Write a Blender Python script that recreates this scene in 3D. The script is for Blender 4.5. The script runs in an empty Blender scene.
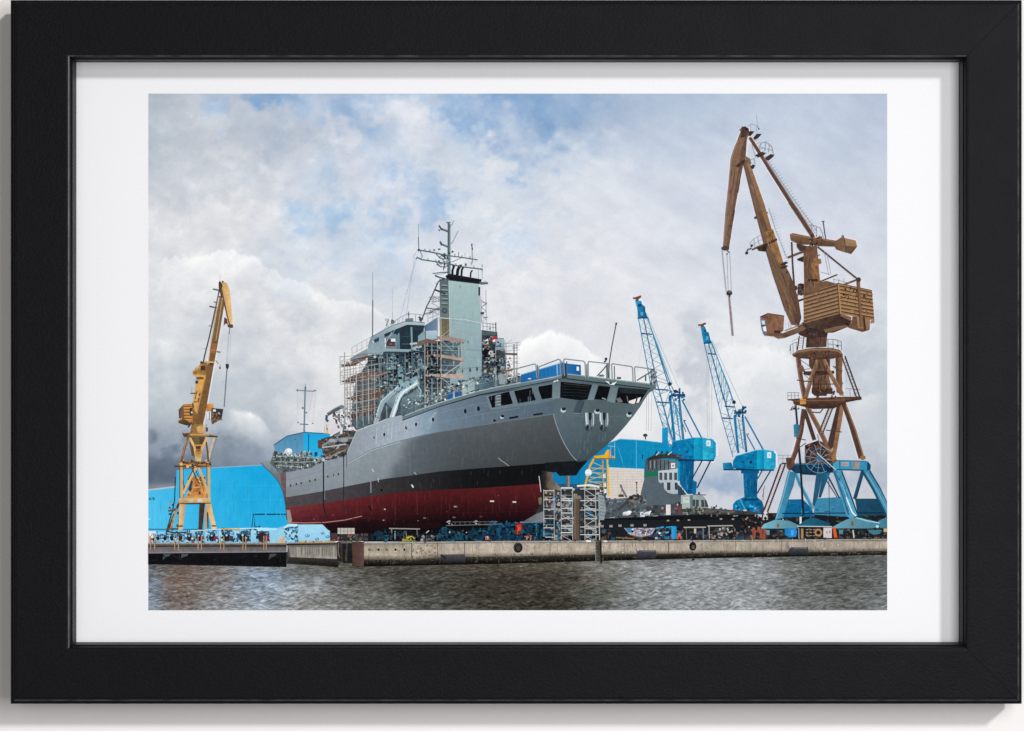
import bpy, math, random
import numpy as np
from mathutils import Vector
from mathutils.geometry import delaunay_2d_cdt

# ------------------------------------------------------------------ scene basics
sc = bpy.context.scene
COL = sc.collection
random.seed(7)
MM = 0.001
S = 0.5 * MM            # one unit of the drawing grid on the print is half a millimetre
CX, CY = 512.0, 365.5   # drawing-grid point straight in front of the camera
D = 1.70                # camera distance to the print
PRINT_H = 8.5 * MM      # the print lies 8.5 mm off the wall
FACE_H = 24.0 * MM      # front face of the frame above the wall

def P(px, py, h=PRINT_H):
    """Drawing-grid point -> metres, at height h off the wall (wall is the plane y = 0)."""
    k = (D - (h - PRINT_H)) / D
    return ((px - CX) * S * k, -h, (CY - py) * S * k)

def lin(c):
    c = c / 255.0
    return c / 12.92 if c <= 0.04045 else ((c + 0.055) / 1.055) ** 2.4
def lina(a):
    a = np.clip(a / 255.0, 0, 1)
    return np.where(a <= 0.04045, a / 12.92, ((a + 0.055) / 1.055) ** 2.4)

L0, L1 = 0.87, 1.07     # how brightly the lamps light the paper at the left and right edge
def inkl(x):
    return L0 + (L1 - L0) * (x - 148.0) / 740.0

def set_tags(o, label=None, cat=None, group=None, kind=None):
    if label: o['label'] = label
    if cat: o['category'] = cat
    if group: o['group'] = group
    if kind: o['kind'] = kind
    return o

# ------------------------------------------------------------------ materials
def new_mat(name):
    m = bpy.data.materials.new(name); m.use_nodes = True
    nt = m.node_tree
    b = nt.nodes['Principled BSDF']
    return m, nt, b

def node(nt, t, **kw):
    n = nt.nodes.new(t)
    for k, v in kw.items(): setattr(n, k, v)
    return n

def mix_mul(nt, a, b):
    n = node(nt, 'ShaderNodeMix', data_type='RGBA', blend_type='MULTIPLY')
    n.inputs[0].default_value = 1.0
    nt.links.new(a, n.inputs[6]); nt.links.new(b, n.inputs[7])
    return n.outputs[2]

def ink_material():
    m, nt, b = new_mat('printed_ink')
    at = node(nt, 'ShaderNodeAttribute', attribute_name='ink')
    tc = node(nt, 'ShaderNodeTexCoord')
    n1 = node(nt, 'ShaderNodeTexNoise'); n1.inputs['Scale'].default_value = 430; n1.inputs['Detail'].default_value = 4; n1.inputs['Roughness'].default_value = .65
    n2 = node(nt, 'ShaderNodeTexNoise'); n2.inputs['Scale'].default_value = 1500; n2.inputs['Detail'].default_value = 1
    nt.links.new(tc.outputs['Object'], n1.inputs['Vector']); nt.links.new(tc.outputs['Object'], n2.inputs['Vector'])
    # factor = 1 + alpha*(n1-.5)*7 + .16*(n2-.5), and a faint coloured mottling as in a compressed photograph
    s1 = node(nt, 'ShaderNodeMath', operation='SUBTRACT'); nt.links.new(n1.outputs['Fac'], s1.inputs[0]); s1.inputs[1].default_value = .5
    m1 = node(nt, 'ShaderNodeMath', operation='MULTIPLY'); nt.links.new(s1.outputs[0], m1.inputs[0]); nt.links.new(at.outputs['Alpha'], m1.inputs[1])
    k1 = node(nt, 'ShaderNodeMath', operation='MULTIPLY_ADD'); nt.links.new(m1.outputs[0], k1.inputs[0]); k1.inputs[1].default_value = 8.5; k1.inputs[2].default_value = 1.0
    n3 = node(nt, 'ShaderNodeTexNoise'); n3.inputs['Scale'].default_value = 620; n3.inputs['Detail'].default_value = 2
    nt.links.new(tc.outputs['Object'], n3.inputs['Vector'])
    cm = node(nt, 'ShaderNodeVectorMath', operation='SUBTRACT'); nt.links.new(n3.outputs['Color'], cm.inputs[0]); cm.inputs[1].default_value = (.5, .5, .5)
    al = node(nt, 'ShaderNodeMath', operation='MULTIPLY_ADD'); nt.links.new(at.outputs['Alpha'], al.inputs[0]); al.inputs[1].default_value = 3.2; al.inputs[2].default_value = .02
    cs = node(nt, 'ShaderNodeVectorMath', operation='SCALE'); nt.links.new(cm.outputs[0], cs.inputs[0]); nt.links.new(al.outputs[0], cs.inputs['Scale'])
    s2 = node(nt, 'ShaderNodeMath', operation='SUBTRACT'); nt.links.new(n2.outputs['Fac'], s2.inputs[0]); s2.inputs[1].default_value = .5
    k3 = node(nt, 'ShaderNodeMath', operation='MULTIPLY_ADD'); nt.links.new(s2.outputs[0], k3.inputs[0]); k3.inputs[1].default_value = .12; nt.links.new(k1.outputs[0], k3.inputs[2])
    k2 = node(nt, 'ShaderNodeVectorMath', operation='ADD'); nt.links.new(cs.outputs[0], k2.inputs[0]); nt.links.new(k3.outputs[0], k2.inputs[1])
    nt.links.new(mix_mul(nt, at.outputs['Color'], k2.outputs[0]), b.inputs['Base Color'])
    b.inputs['Roughness'].default_value = .9
    b.inputs['Specular IOR Level'].default_value = .06
    return m
INK = ink_material()

# ------------------------------------------------------------------ flat printed layers
X0, X1, Y0, Y1 = 148.3, 887.2, 93.6, 610.3          # the printed image on the sheet
LW, LH = int(X1 - X0) + 4, int(Y1 - Y0) + 4
LEV = np.zeros((LH, LW), np.int32)                   # how many ink films already lie at each spot
FILM = 0.002 * MM

class Layer:
    def __init__(s, name, label=None, kind=None):
        s.name, s.label, s.kind = name, label, kind
        s.v, s.f, s.c = [], [], []
LAYERS = []; CUR = None
def layer(name, label=None, kind=None):
    global CUR
    for l in LAYERS:
        if l.name == name and l.label == label:
            CUR = l; return
    CUR = Layer(name, label, kind); LAYERS.append(CUR)

def cell(x, y):
    return int(min(max(y - Y0 + 1, 0), LH - 1)), int(min(max(x - X0 + 1, 0), LW - 1))

def claim(pts, tris):
    """find the lowest free film level under the triangles and reserve it"""
    xs = [p[0] for p in pts]; ys = [p[1] for p in pts]
    r0, c0 = cell(min(xs) - .8, min(ys) - .8); r1, c1 = cell(max(xs) + .8, max(ys) + .8)
    sub = LEV[r0:r1 + 1, c0:c1 + 1]
    gy, gx = np.mgrid[r0:r1 + 1, c0:c1 + 1]
    gx = gx + X0 - 1 + .5; gy = gy + Y0 - 1 + .5
    mask = np.zeros(sub.shape, bool)
    for t in tris:
        a, b, c = pts[t[0]], pts[t[1]], pts[t[2]]
        m = np.ones(sub.shape, bool)
        ar = (b[0]-a[0])*(c[1]-a[1]) - (b[1]-a[1])*(c[0]-a[0])
        if abs(ar) < 1e-9: continue
        sg = 1 if ar > 0 else -1
        for p, q in ((a, b), (b, c), (c, a)):
            dx, dy = q[0]-p[0], q[1]-p[1]; ln = math.hypot(dx, dy) + 1e-9
            m &= (sg * (dx*(gy-p[1]) - dy*(gx-p[0])) / ln) > -0.95
        m &= (gx > min(a[0], b[0], c[0]) - .95) & (gx < max(a[0], b[0], c[0]) + .95) & (gy > min(a[1], b[1], c[1]) - .95) & (gy < max(a[1], b[1], c[1]) + .95)
        mask |= m
    if not mask.any(): mask[:] = True
    lv = int(sub[mask].max()) + 1
    sub[mask] = lv
    return lv

def clampp(p):
    return (min(max(p[0], X0), X1), min(max(p[1], Y0), Y1))

def hexc(c):
    return c if not isinstance(c, str) else tuple(int(c[i:i+2], 16) for i in (0, 2, 4))

def colfun(col, pts):
    if callable(col): return col
    if isinstance(col, tuple) and col and col[0] in ('h', 'v'):
        a, b = np.array(hexc(col[1]), float), np.array(hexc(col[2]), float)
        i = 0 if col[0] == 'h' else 1
        lo = min(p[i] for p in pts); hi = max(p[i] for p in pts)
        return lambda x, y: a + (b - a) * (((x, y)[i] - lo) / (hi - lo + 1e-9))
    c = hexc(col)
    return lambda x, y: c

def emit(pts, tris, cf, n):
    pts = [clampp(p) for p in pts]
    tris = [t for t in tris if abs((pts[t[1]][0]-pts[t[0]][0])*(pts[t[2]][1]-pts[t[0]][1]) - (pts[t[1]][1]-pts[t[0]][1])*(pts[t[2]][0]-pts[t[0]][0])) > 1e-6]
    if not tris: return
    return pts, tris

def put(pts, tris, cf, n, big=None):
    if CUR.name in ('pictured_portal_crane', 'pictured_harbour_crane', 'pictured_crane'): n = n*1.7
    dim = .86 if (CUR.name == 'pictured_portal_crane') else 1.0
    r = emit(pts, tris, cf, n)
    if r is None: return
    pts, tris = r
    if big is not None:
        lv = claim([clampp(p) for p in big[0]], big[1])
    else:
        lv = claim(pts, tris)
    h = PRINT_H + (lv + 1) * FILM
    base = len(CUR.v)
    for p in pts:
        CUR.v.append(P(p[0], p[1], h))
        c = cf(p[0], p[1]); k = inkl(p[0])
        if c[0] > c[2] + 14 and c[1] > c[2] + 6 and not (c[0] > 195 and c[2] < 75):
            g_ = .3*c[0] + .55*c[1] + .15*c[2]; s_ = .76 if CUR.name != 'pictured_harbour_crane' else .86
            c = tuple((g_ + (v_ - g_)*s_)*(.955)*dim for v_ in c)
            if dim < 1: c = (c[0]*1.015, c[1]*.97, c[2]*.99)
        elif dim < 1 and c[2] > c[0] + 25: c = (c[0]*.80, c[1]*.81, c[2]*.86)
        if CUR.kind == 'stuff' and c[2] > c[0] + 30 and 370 < p[0] < 560: c = (c[0]*.78, c[1]*.74, c[2]*.74)
        if c[2] > c[0] + 60 and c[2] < 207: c = (c[0], min(255, c[1] + .09*(c[2]-c[0])*(c[2]/190.0)**2), c[2])
        CUR.c.append((min(lin(c[0]) / k, .97), min(lin(c[1]) / k, .97), min(lin(c[2]) / k, .97), n))
    for t in tris:
        a, b, c = (pts[i] for i in t)
        ar = (b[0]-a[0])*(c[1]-a[1]) - (b[1]-a[1])*(c[0]-a[0])
        t = t if ar < 0 else (t[0], t[2], t[1])     # front faces look out of the wall
        CUR.f.append(tuple(base + i for i in t))

def cdt(pts, extra=()):
    pts = [tuple(p) for p in pts]
    vs = [Vector(p) for p in pts] + [Vector(p) for p in extra]
    r = delaunay_2d_cdt(vs, [], [list(range(len(pts)))], 1, 1e-5)
    ov = [(v.x, v.y) for v in r[0]]
    tr = []
    for f in r[2]:
        for i in range(1, len(f) - 1): tr.append((f[0], f[i], f[i+1]))
    return ov, tr

def inside(x, y, pts):
    c = False; j = len(pts) - 1
    for i in range(len(pts)):
        xi, yi = pts[i]; xj, yj = pts[j]
        if (yi > y) != (yj > y) and x < (xj - xi) * (y - yi) / (yj - yi) + xi: c = not c
        j = i
    return c

def poly(pts, col, n=.04, step=None):
    pts = [clampp(p) for p in pts]
    q = []
    for p in pts:
        if not q or math.hypot(p[0]-q[-1][0], p[1]-q[-1][1]) > 1e-4: q.append(p)
    if len(q) > 2 and math.hypot(q[0][0]-q[-1][0], q[0][1]-q[-1][1]) < 1e-4: q.pop()
    if len(q) < 3: return
    cf = colfun(col, q)
    ov, tr = cdt(q)
    big = (ov, tr)
    if step:
        xs = [p[0] for p in q]; ys = [p[1] for p in q]; ex = []
        y = min(ys) + step * .5
        while y < max(ys):
            x = min(xs) + step * .5
            while x < max(xs):
                if inside(x, y, q): ex.append((x, y))
                x += step
            y += step
        # split the boundary too
        b = []
        for i in range(len(q)):
            a, c = q[i], q[(i+1) % len(q)]
            k = max(1, int(math.hypot(c[0]-a[0], c[1]-a[1]) / step))
            for j in range(k): b.append((a[0] + (c[0]-a[0])*j/k, a[1] + (c[1]-a[1])*j/k))
        ov, tr = cdt(b, ex)
    put(ov, tr, cf, n, big)

def rect(x0, y0, x1, y1, col, n=.04):
    poly([(x0, y0), (x1, y0), (x1, y1), (x0, y1)], col, n)

def line(pts, w, col, n=.03, w2=None):
    """mitred ribbon through pts, width w (to w2 at the end)"""
    if len(pts) < 2: return
    w2 = w if w2 is None else w2
    L, R = [], []
    for i, p in enumerate(pts):
        a = pts[max(i-1, 0)]; b = pts[min(i+1, len(pts)-1)]
        def un(u, v):
            d = math.hypot(v[0]-u[0], v[1]-u[1]) or 1; return ((v[0]-u[0])/d, (v[1]-u[1])/d)
        d1 = un(a, p) if i > 0 else un(p, b); d2 = un(p, b) if i < len(pts)-1 else d1
        nx, ny = -(d1[1]+d2[1]), d1[0]+d2[0]; l = math.hypot(nx, ny) or 1; nx /= l; ny /= l
        cosv = max(.5, nx*(-d1[1]) + ny*d1[0])
        ww = (w + (w2 - w) * i / (len(pts)-1)) / 2 / cosv
        L.append((p[0]+nx*ww, p[1]+ny*ww)); R.append((p[0]-nx*ww, p[1]-ny*ww))
    q = [(L[i]) for i in range(len(L))] + [(R[i]) for i in range(len(R))]
    m = len(L); tr = []
    for i in range(m-1):
        tr += [(i, i+1, m+i+1), (i, m+i+1, m+i)]
    put([clampp(p) for p in q], tr, colfun(col, q), n)

def ln(x0, y0, x1, y1, w, col, n=.03):
    line([(x0, y0), (x1, y1)], w, col, n)

def disc(x, y, rx, col, ry=None, k=14, n=.03):
    ry = ry or rx
    pts = [(x + rx*math.cos(2*math.pi*i/k), y + ry*math.sin(2*math.pi*i/k)) for i in range(k)]
    poly(pts, col, n)

def halo(pts, w=2.6, col='dfdde6', closed=True):
    """pale rim that the sharpened photograph shows round dark things against the sky"""
    pts = list(pts)
    line(pts + [pts[0]] if closed else pts, w, col, .02)

def ring(x, y, r, w, col, k=16, a0=0, a1=360, ry=None):
    ry = ry or r
    full = abs(a1-a0) >= 360
    pts = [(x + r*math.cos(math.radians(a0+(a1-a0)*i/k)), y + ry*math.sin(math.radians(a0+(a1-a0)*i/k))) for i in range(k+1)]
    line(pts, w, col)

def streaks(region, n, cols, l0=2, l1=8, w=.35, ang=90, seed=1, base=None, mixf=.35):
    """thin weather streaks and scuffs"""
    rr = random.Random(seed); xs = [p[0] for p in region]; ys = [p[1] for p in region]; k = 0; t = 0
    while k < n and t < n*20:
        t += 1; x = rr.uniform(min(xs), max(xs)); y = rr.uniform(min(ys), max(ys)); l = rr.uniform(l0, l1); a = math.radians(ang + rr.uniform(-4, 4))
        x1, y1 = x + l*math.cos(a), y + l*math.sin(a)
        if inside(x, y, region) and inside(x1, y1, region):
            c = hexc(rr.choice(cols))
            if base is not None:
                b_ = base(x, y) if callable(base) else hexc(base); c = tuple(float(b_[i]) + (c[i]-float(b_[i]))*mixf for i in range(3))
            ln(x, y, x1, y1, w*rr.uniform(.6, 1.5), c); k += 1

def truss(a0, a1, b0, b1, n, w, col, chords=True, cw=None, ccol=None):
    """zig-zag lacing between the line a0-a1 and the line b0-b1"""
    A = [(a0[0]+(a1[0]-a0[0])*i/n, a0[1]+(a1[1]-a0[1])*i/n) for i in range(n+1)]
    B = [(b0[0]+(b1[0]-b0[0])*i/n, b0[1]+(b1[1]-b0[1])*i/n) for i in range(n+1)]
    z = [A[i] if i % 2 == 0 else B[i] for i in range(n+1)]
    for i in range(n): ln(*z[i], *z[i+1], w, col)
    if chords:
        ln(*a0, *a1, cw or w, ccol or col); ln(*b0, *b1, cw or w, ccol or col)

def rails(top, bot, n, w, col, mids=(.5,)):
    """hand rail: top line, posts and middle rails between two poly-lines given by their end points"""
    (x0, y0), (x1, y1) = top; (u0, v0), (u1, v1) = bot
    ln(x0, y0, x1, y1, w*1.2, col)
    for i in range(n+1):
        t = i/n; ln(x0+(x1-x0)*t, y0+(y1-y0)*t, u0+(u1-u0)*t, v0+(v1-v0)*t, w, col)
    for m in mids:
        ln(x0+(u0-x0)*m, y0+(v0-y0)*m, x1+(u1-x1)*m, y1+(v1-y1)*m, w*.8, col)

def clutter(region, n, pal, s0=.8, s1=3, seed=1, asp=1.0, ang=0):
    """many small flecks of different colour that stand for the small gear crowded there"""
    rr = random.Random(seed)
    xs = [p[0] for p in region]; ys = [p[1] for p in region]
    k = 0; tries = 0
    while k < n and tries < n*20:
        tries += 1
        x = rr.uniform(min(xs), max(xs)); y = rr.uniform(min(ys), max(ys))
        if not inside(x, y, region): continue
        k += 1
        c = hexc(rr.choice(pal)); j = rr.uniform(.8, 1.2); c = tuple(min(255, v*j) for v in c)
        w = rr.uniform(s0, s1)*asp; h = rr.uniform(s0, s1)/asp
        t = rr.random()
        a = math.radians(ang + rr.uniform(-12, 12))
        if t < .30: a += math.pi/2
        if t > .85: a += rr.uniform(-1, 1)
        ca, sa = math.cos(a), math.sin(a)
        q = [(-w/2, -h/2), (w/2, -h/2*rr.uniform(.5, 1)), (w/2*rr.uniform(.6, 1), h/2), (-w/2, h/2*rr.uniform(.5, 1))]
        poly([(x+u*ca-v*sa, y+u*sa+v*ca) for u, v in q], c)

def build_layers(parent):
    out = []
    for l in LAYERS:
        if not l.f: continue
        me = bpy.data.meshes.new(l.name)
        me.from_pydata(l.v, [], l.f); me.update()
        ca = me.color_attributes.new('ink', 'FLOAT_COLOR', 'POINT')
        ca.data.foreach_set('color', np.array(l.c, np.float32).ravel())
        me.materials.append(INK)
        o = bpy.data.objects.new(l.name, me); COL.objects.link(o); o.parent = parent
        if l.label: o['label'] = l.label
        if l.kind: o['kind'] = l.kind
        out.append(o)
    return out

# ------------------------------------------------------------------ smooth noise on a grid
def vnoise(x, y, seed):
    xi = np.floor(x).astype(np.int64); yi = np.floor(y).astype(np.int64)
    fx = x - xi; fy = y - yi
    fx = fx*fx*(3-2*fx); fy = fy*fy*(3-2*fy)
    def h(a, b):
        n = (a*374761393 + b*668265263 + seed*1442695041) & 0xffffffff
        n = ((n ^ (n >> 13)) * 1274126177) & 0xffffffff
        n = n ^ (n >> 16)
        return (n & 0xffff) / 65535.0
    return (h(xi, yi)*(1-fx) + h(xi+1, yi)*fx)*(1-fy) + (h(xi, yi+1)*(1-fx) + h(xi+1, yi+1)*fx)*fy
def fbm(x, y, seed, o=5, g=.5):
    s = 0; a = 1; t = 0
    for i in range(o):
        s = s + a*vnoise(x*2**i + 17.3*i, y*2**i + 9.1*i, seed + i); t += a; a *= g
    return s/t

def grid_layer(x0, x1, y0, y1, step, fn, n, wob=None):
    nx = int((x1-x0)/step)+1; ny = int((y1-y0)/step)+1
    gx, gy = np.meshgrid(np.linspace(x0, x1, nx), np.linspace(y0, y1, ny))
    c = lina(fn(gx, gy)) / inkl(gx)[..., None]
    c = np.clip(c, 0, .97)
    h = PRINT_H + FILM
    k = (D - (h - PRINT_H)) / D
    base = len(CUR.v)
    vx = (gx-CX)*S*k; vz = (CY-gy)*S*k
    CUR.v += list(zip(vx.ravel().tolist(), [-h]*(nx*ny), vz.ravel().tolist()))
    CUR.c += [(a, b, d, n) for a, b, d in c.reshape(-1, 3).tolist()]
    idx = np.arange(nx*ny).reshape(ny, nx) + base
    q = np.stack([idx[1:, :-1], idx[1:, 1:], idx[:-1, 1:], idx[:-1, :-1]], -1).reshape(-1, 4)
    CUR.f += [tuple(r) for r in q.tolist()]
    r0, c0 = cell(x0, y0); r1, c1 = cell(x1, y1)
    LEV[r0:r1+1, c0:c1+1] = np.maximum(LEV[r0:r1+1, c0:c1+1], 1)

def ctrl(gx, gy, xs, ys, tab):
    """smooth interpolation of a coarse table of colours"""
    t = np.array(tab, float)
    xs = np.array(xs, float); ys = np.array(ys, float)
    i = np.clip(np.searchsorted(xs, gx)-1, 0, len(xs)-2); j = np.clip(np.searchsorted(ys, gy)-1, 0, len(ys)-2)
    fx = np.clip((gx-xs[i])/(xs[i+1]-xs[i]), 0, 1); fy = np.clip((gy-ys[j])/(ys[j+1]-ys[j]), 0, 1)
    fx = fx*fx*(3-2*fx); fy = fy*fy*(3-2*fy)
    fx = fx[..., None]; fy = fy[..., None]
    return (t[j, i]*(1-fx)+t[j, i+1]*fx)*(1-fy) + (t[j+1, i]*(1-fx)+t[j+1, i+1]*fx)*fy
def sstep(a, b, x):
    t = np.clip((x-a)/(b-a), 0, 1); return t*t*(3-2*t)
WORLD_S, KEY_S, SOFT_S, FILL_S = 0.12, 1.6, 8.6, 3.9
# ================================================================== SKY
SKX = [148, 230, 310, 390, 470, 550, 630, 710, 790, 888]
SKY = [93, 140, 190, 240, 290, 340, 390, 440, 480, 530]
SKT = [
 [(158,168,184),(176,184,200),(170,184,208),(172,187,211),(172,187,211),(142,166,200),(166,181,206),(176,190,213),(182,194,217),(178,190,214)],
 [(168,177,191),(182,187,200),(180,187,202),(182,194,214),(190,199,216),(158,178,206),(184,195,216),(191,201,220),(192,202,221),(188,198,219)],
 [(182,187,199),(188,193,205),(192,197,211),(194,201,218),(194,203,219),(200,206,220),(202,208,223),(201,207,223),(199,206,223),(199,206,222)],
 [(204,206,214),(206,207,215),(196,203,217),(190,201,220),(206,211,222),(210,213,223),(210,213,224),(207,212,225),(205,210,225),(205,210,225)],
 [(206,208,216),(212,213,220),(206,209,218),(198,204,216),(208,211,221),(212,214,224),(213,216,226),(212,215,226),(210,214,226),(209,213,225)],
 [(198,202,211),(198,202,211),(208,210,218),(205,208,216),(210,212,220),(214,216,224),(214,216,225),(218,221,228),(214,217,227),(204,209,221)],
 [(182,188,198),(174,182,194),(202,205,213),(212,213,218),(214,215,221),(220,221,227),(221,222,228),(216,219,227),(212,215,224),(190,198,212)],
 [(138,149,164),(160,169,182),(196,200,208),(204,206,212),(206,208,213),(222,223,228),(224,225,230),(214,218,225),(204,209,219),(198,205,215)],
 [(84,97,113),(108,122,138),(150,160,174),(170,178,190),(190,195,204),(215,217,223),(205,210,219),(186,196,210),(196,203,214),(200,204,212)],
 [(150,155,165),(150,158,170),(165,172,184),(180,186,196),(190,195,204),(210,212,219),(205,209,217),(205,208,215),(205,208,213),(205,206,211)],
]
def blobs(gx, gy, c, lst, seed):
    wx = (fbm(gx/17, gy/15, seed, 4, .56)-.5)
    wy = (fbm(gx/17+50, gy/15+9, seed+40, 4, .56)-.5)
    for (x, y, rx, ry, ang, col, al, soft) in lst:
        a = math.radians(ang); ca, sa = math.cos(a), math.sin(a)
        k = 1.5*min(rx, ry) if soft > .3 else .9*min(rx, ry)
        dx = gx - x + wx*k*2.6; dy = gy - y + wy*k*2.6
        u = (dx*ca + dy*sa)/rx; v = (-dx*sa + dy*ca)/ry
        d = np.sqrt(u*u+v*v)
        m = (1 - sstep(1-soft, 1+soft*1.15, d))*al*(.8+.4*fbm(gx/11, gy/9, seed+5, 3))
        m = np.clip(m, 0, 1)
        c = c*(1-m[..., None]) + np.array(col, float)*m[..., None]
    return c
def edge_cloud(gx, gy, c, line_pts, top, depth, al, seed, amp=5.0, sharp=1.2):
    """cumulus rim: bright just below a billowing line, fading downwards"""
    xs = np.array([p[0] for p in line_pts], float); ys = np.array([p[1] for p in line_pts], float)
    yl = np.interp(gx, xs, ys)
    bil = -np.abs(fbm(gx/11, gy/30, seed, 4, .55)-.5)*2*amp*1.6 + (fbm(gx/5, gy/6, seed+7, 3)-.5)*amp*.7
    d = gy - (yl + bil + amp*.5)
    fx = sstep(xs[0], xs[0]+18, gx)*(1-sstep(xs[-1]-18, xs[-1], gx))
    m = sstep(-sharp, sharp, d)*np.clip(1 - d/depth, 0, 1)**1.2*al*fx
    m = m*(.72+.5*fbm(gx/9, gy/9, seed+3, 4))
    m = np.clip(m, 0, 1)
    return c*(1-m[..., None]) + np.array(top, float)*m[..., None]
BLUE = (140,168,206)
SKYB = [
 # blue gaps: x y rx ry angle colour alpha softness
 (218,108,11,14,20,(140,166,202),.9,.6),(272,98,26,9,10,(122,155,196),.9,.6),(302,110,14,8,25,(150,175,208),.7,.6),
 (355,108,18,14,20,(142,168,205),.85,.7),(366,128,8,20,-15,(148,174,210),.45,.7),(388,170,14,12,10,(154,179,213),.75,.8),
 (300,212,15,16,35,(160,185,215),.75,.8),(310,225,10,12,60,(155,182,215),.5,.7),(340,216,10,22,15,(158,184,215),.8,.7),
 (385,224,15,17,10,(158,183,215),.8,.7),(432,196,14,28,-22,(156,181,214),.9,.7),(440,210,8,12,0,(150,177,212),.5,.7),
 (455,116,18,16,-35,(146,173,209),.95,.7),(462,140,16,24,-25,(152,178,212),.85,.7),(508,120,34,36,10,(134,163,203),1.0,.7),
 (530,140,26,18,10,(140,166,202),.5,.8),(545,104,46,22,0,(130,159,198),.95,.8),(515,232,28,14,15,(184,199,222),.5,.8),
 (400,98,22,7,5,(150,175,208),.5,.7),(320,180,16,10,20,(168,188,214),.45,.8),(630,110,60,12,-4,(160,178,206),.35,.9),
 # white wisps
 (405,118,34,14,5,(206,209,222),.75,.7),(430,135,30,14,15,(205,209,222),.6,.8),(340,135,22,12,30,(205,206,220),.6,.8),
 (268,168,7,16,-38,(218,220,228),.8,.7),(276,182,14,10,0,(208,210,220),.5,.8),(222,120,10,12,-30,(196,200,214),.3,.7),
 (480,165,40,18,30,(206,211,222),.6,.8),(500,200,34,24,10,(212,215,225),.6,.8),(372,190,22,18,0,(202,207,221),.5,.8),
 (235,215,50,18,0,(213,213,220),.7,.8),(170,230,40,14,0,(212,212,219),.6,.8),(400,240,30,14,0,(210,214,225),.4,.8),
 (560,170,60,22,35,(206,211,224),.5,.9),(620,200,50,26,30,(212,216,228),.45,.9),(590,250,60,20,20,(217,219,229),.4,.9),
 # left-hand grey masses
 (200,130,44,30,10,(176,182,196),.45,.9),(260,140,38,22,0,(180,186,200),.5,.9),(160,110,24,26,0,(158,168,182),.5,.9),
 (180,300,30,26,10,(190,195,205),.45,.9),(245,320,22,20,0,(190,194,204),.5,.8),(300,315,36,16,10,(186,190,202),.7,.7),
 (200,370,34,22,0,(180,187,198),.5,.8),(165,400,30,26,0,(160,170,184),.5,.9),(250,410,40,22,10,(170,178,190),.4,.9),
 (165,470,36,20,-6,(88,102,119),.75,.7),(215,452,44,14,-10,(112,126,142),.7,.8),(265,440,34,16,20,(160,170,184),.5,.9),
 (235,355,30,16,0,(205,207,214),.4,.9),(300,345,40,24,0,(216,217,223),.6,.8),(350,370,30,30,0,(218,218,222),.5,.8),(190,340,20,12,0,(196,200,210),.4,.9),
 (330,395,30,20,0,(214,214,218),.4,.9),(310,420,20,12,0,(205,207,214),.4,.8),
 # right side
 (700,365,14,38,-8,(176,183,198),.75,.7),(690,340,10,24,0,(190,196,208),.6,.8),(735,345,24,22,20,(226,228,234),.5,.8),
 (745,372,14,12,0,(236,238,242),.6,.8),(770,400,22,26,0,(208,213,223),.5,.8),(725,410,16,20,0,(225,226,231),.5,.9),
 (865,360,40,28,-10,(186,194,208),.7,.8),(870,440,26,16,-30,(206,211,219),.4,.9),(852,300,30,12,0,(216,218,227),.5,.9),
 (868,400,24,14,-20,(204,209,219),.5,.8),(878,470,16,16,0,(176,186,200),.5,.9),(735,478,26,13,0,(148,170,198),.75,.7),
 (715,500,28,10,0,(212,214,220),.7,.8),(775,440,20,20,0,(204,208,218),.5,.9),(650,380,40,24,0,(226,226,231),.5,.9),
 (630,410,18,30,0,(226,226,230),.6,.8),(640,345,30,20,0,(216,218,225),.4,.9),(575,300,60,22,0,(215,217,226),.5,.9),
 (520,320,34,16,0,(206,209,219),.55,.8),(780,350,16,26,20,(220,223,230),.5,.8),(790,480,40,12,0,(200,206,216),.5,.9),
 (830,476,44,10,4,(170,182,198),.55,.8),
]
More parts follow.
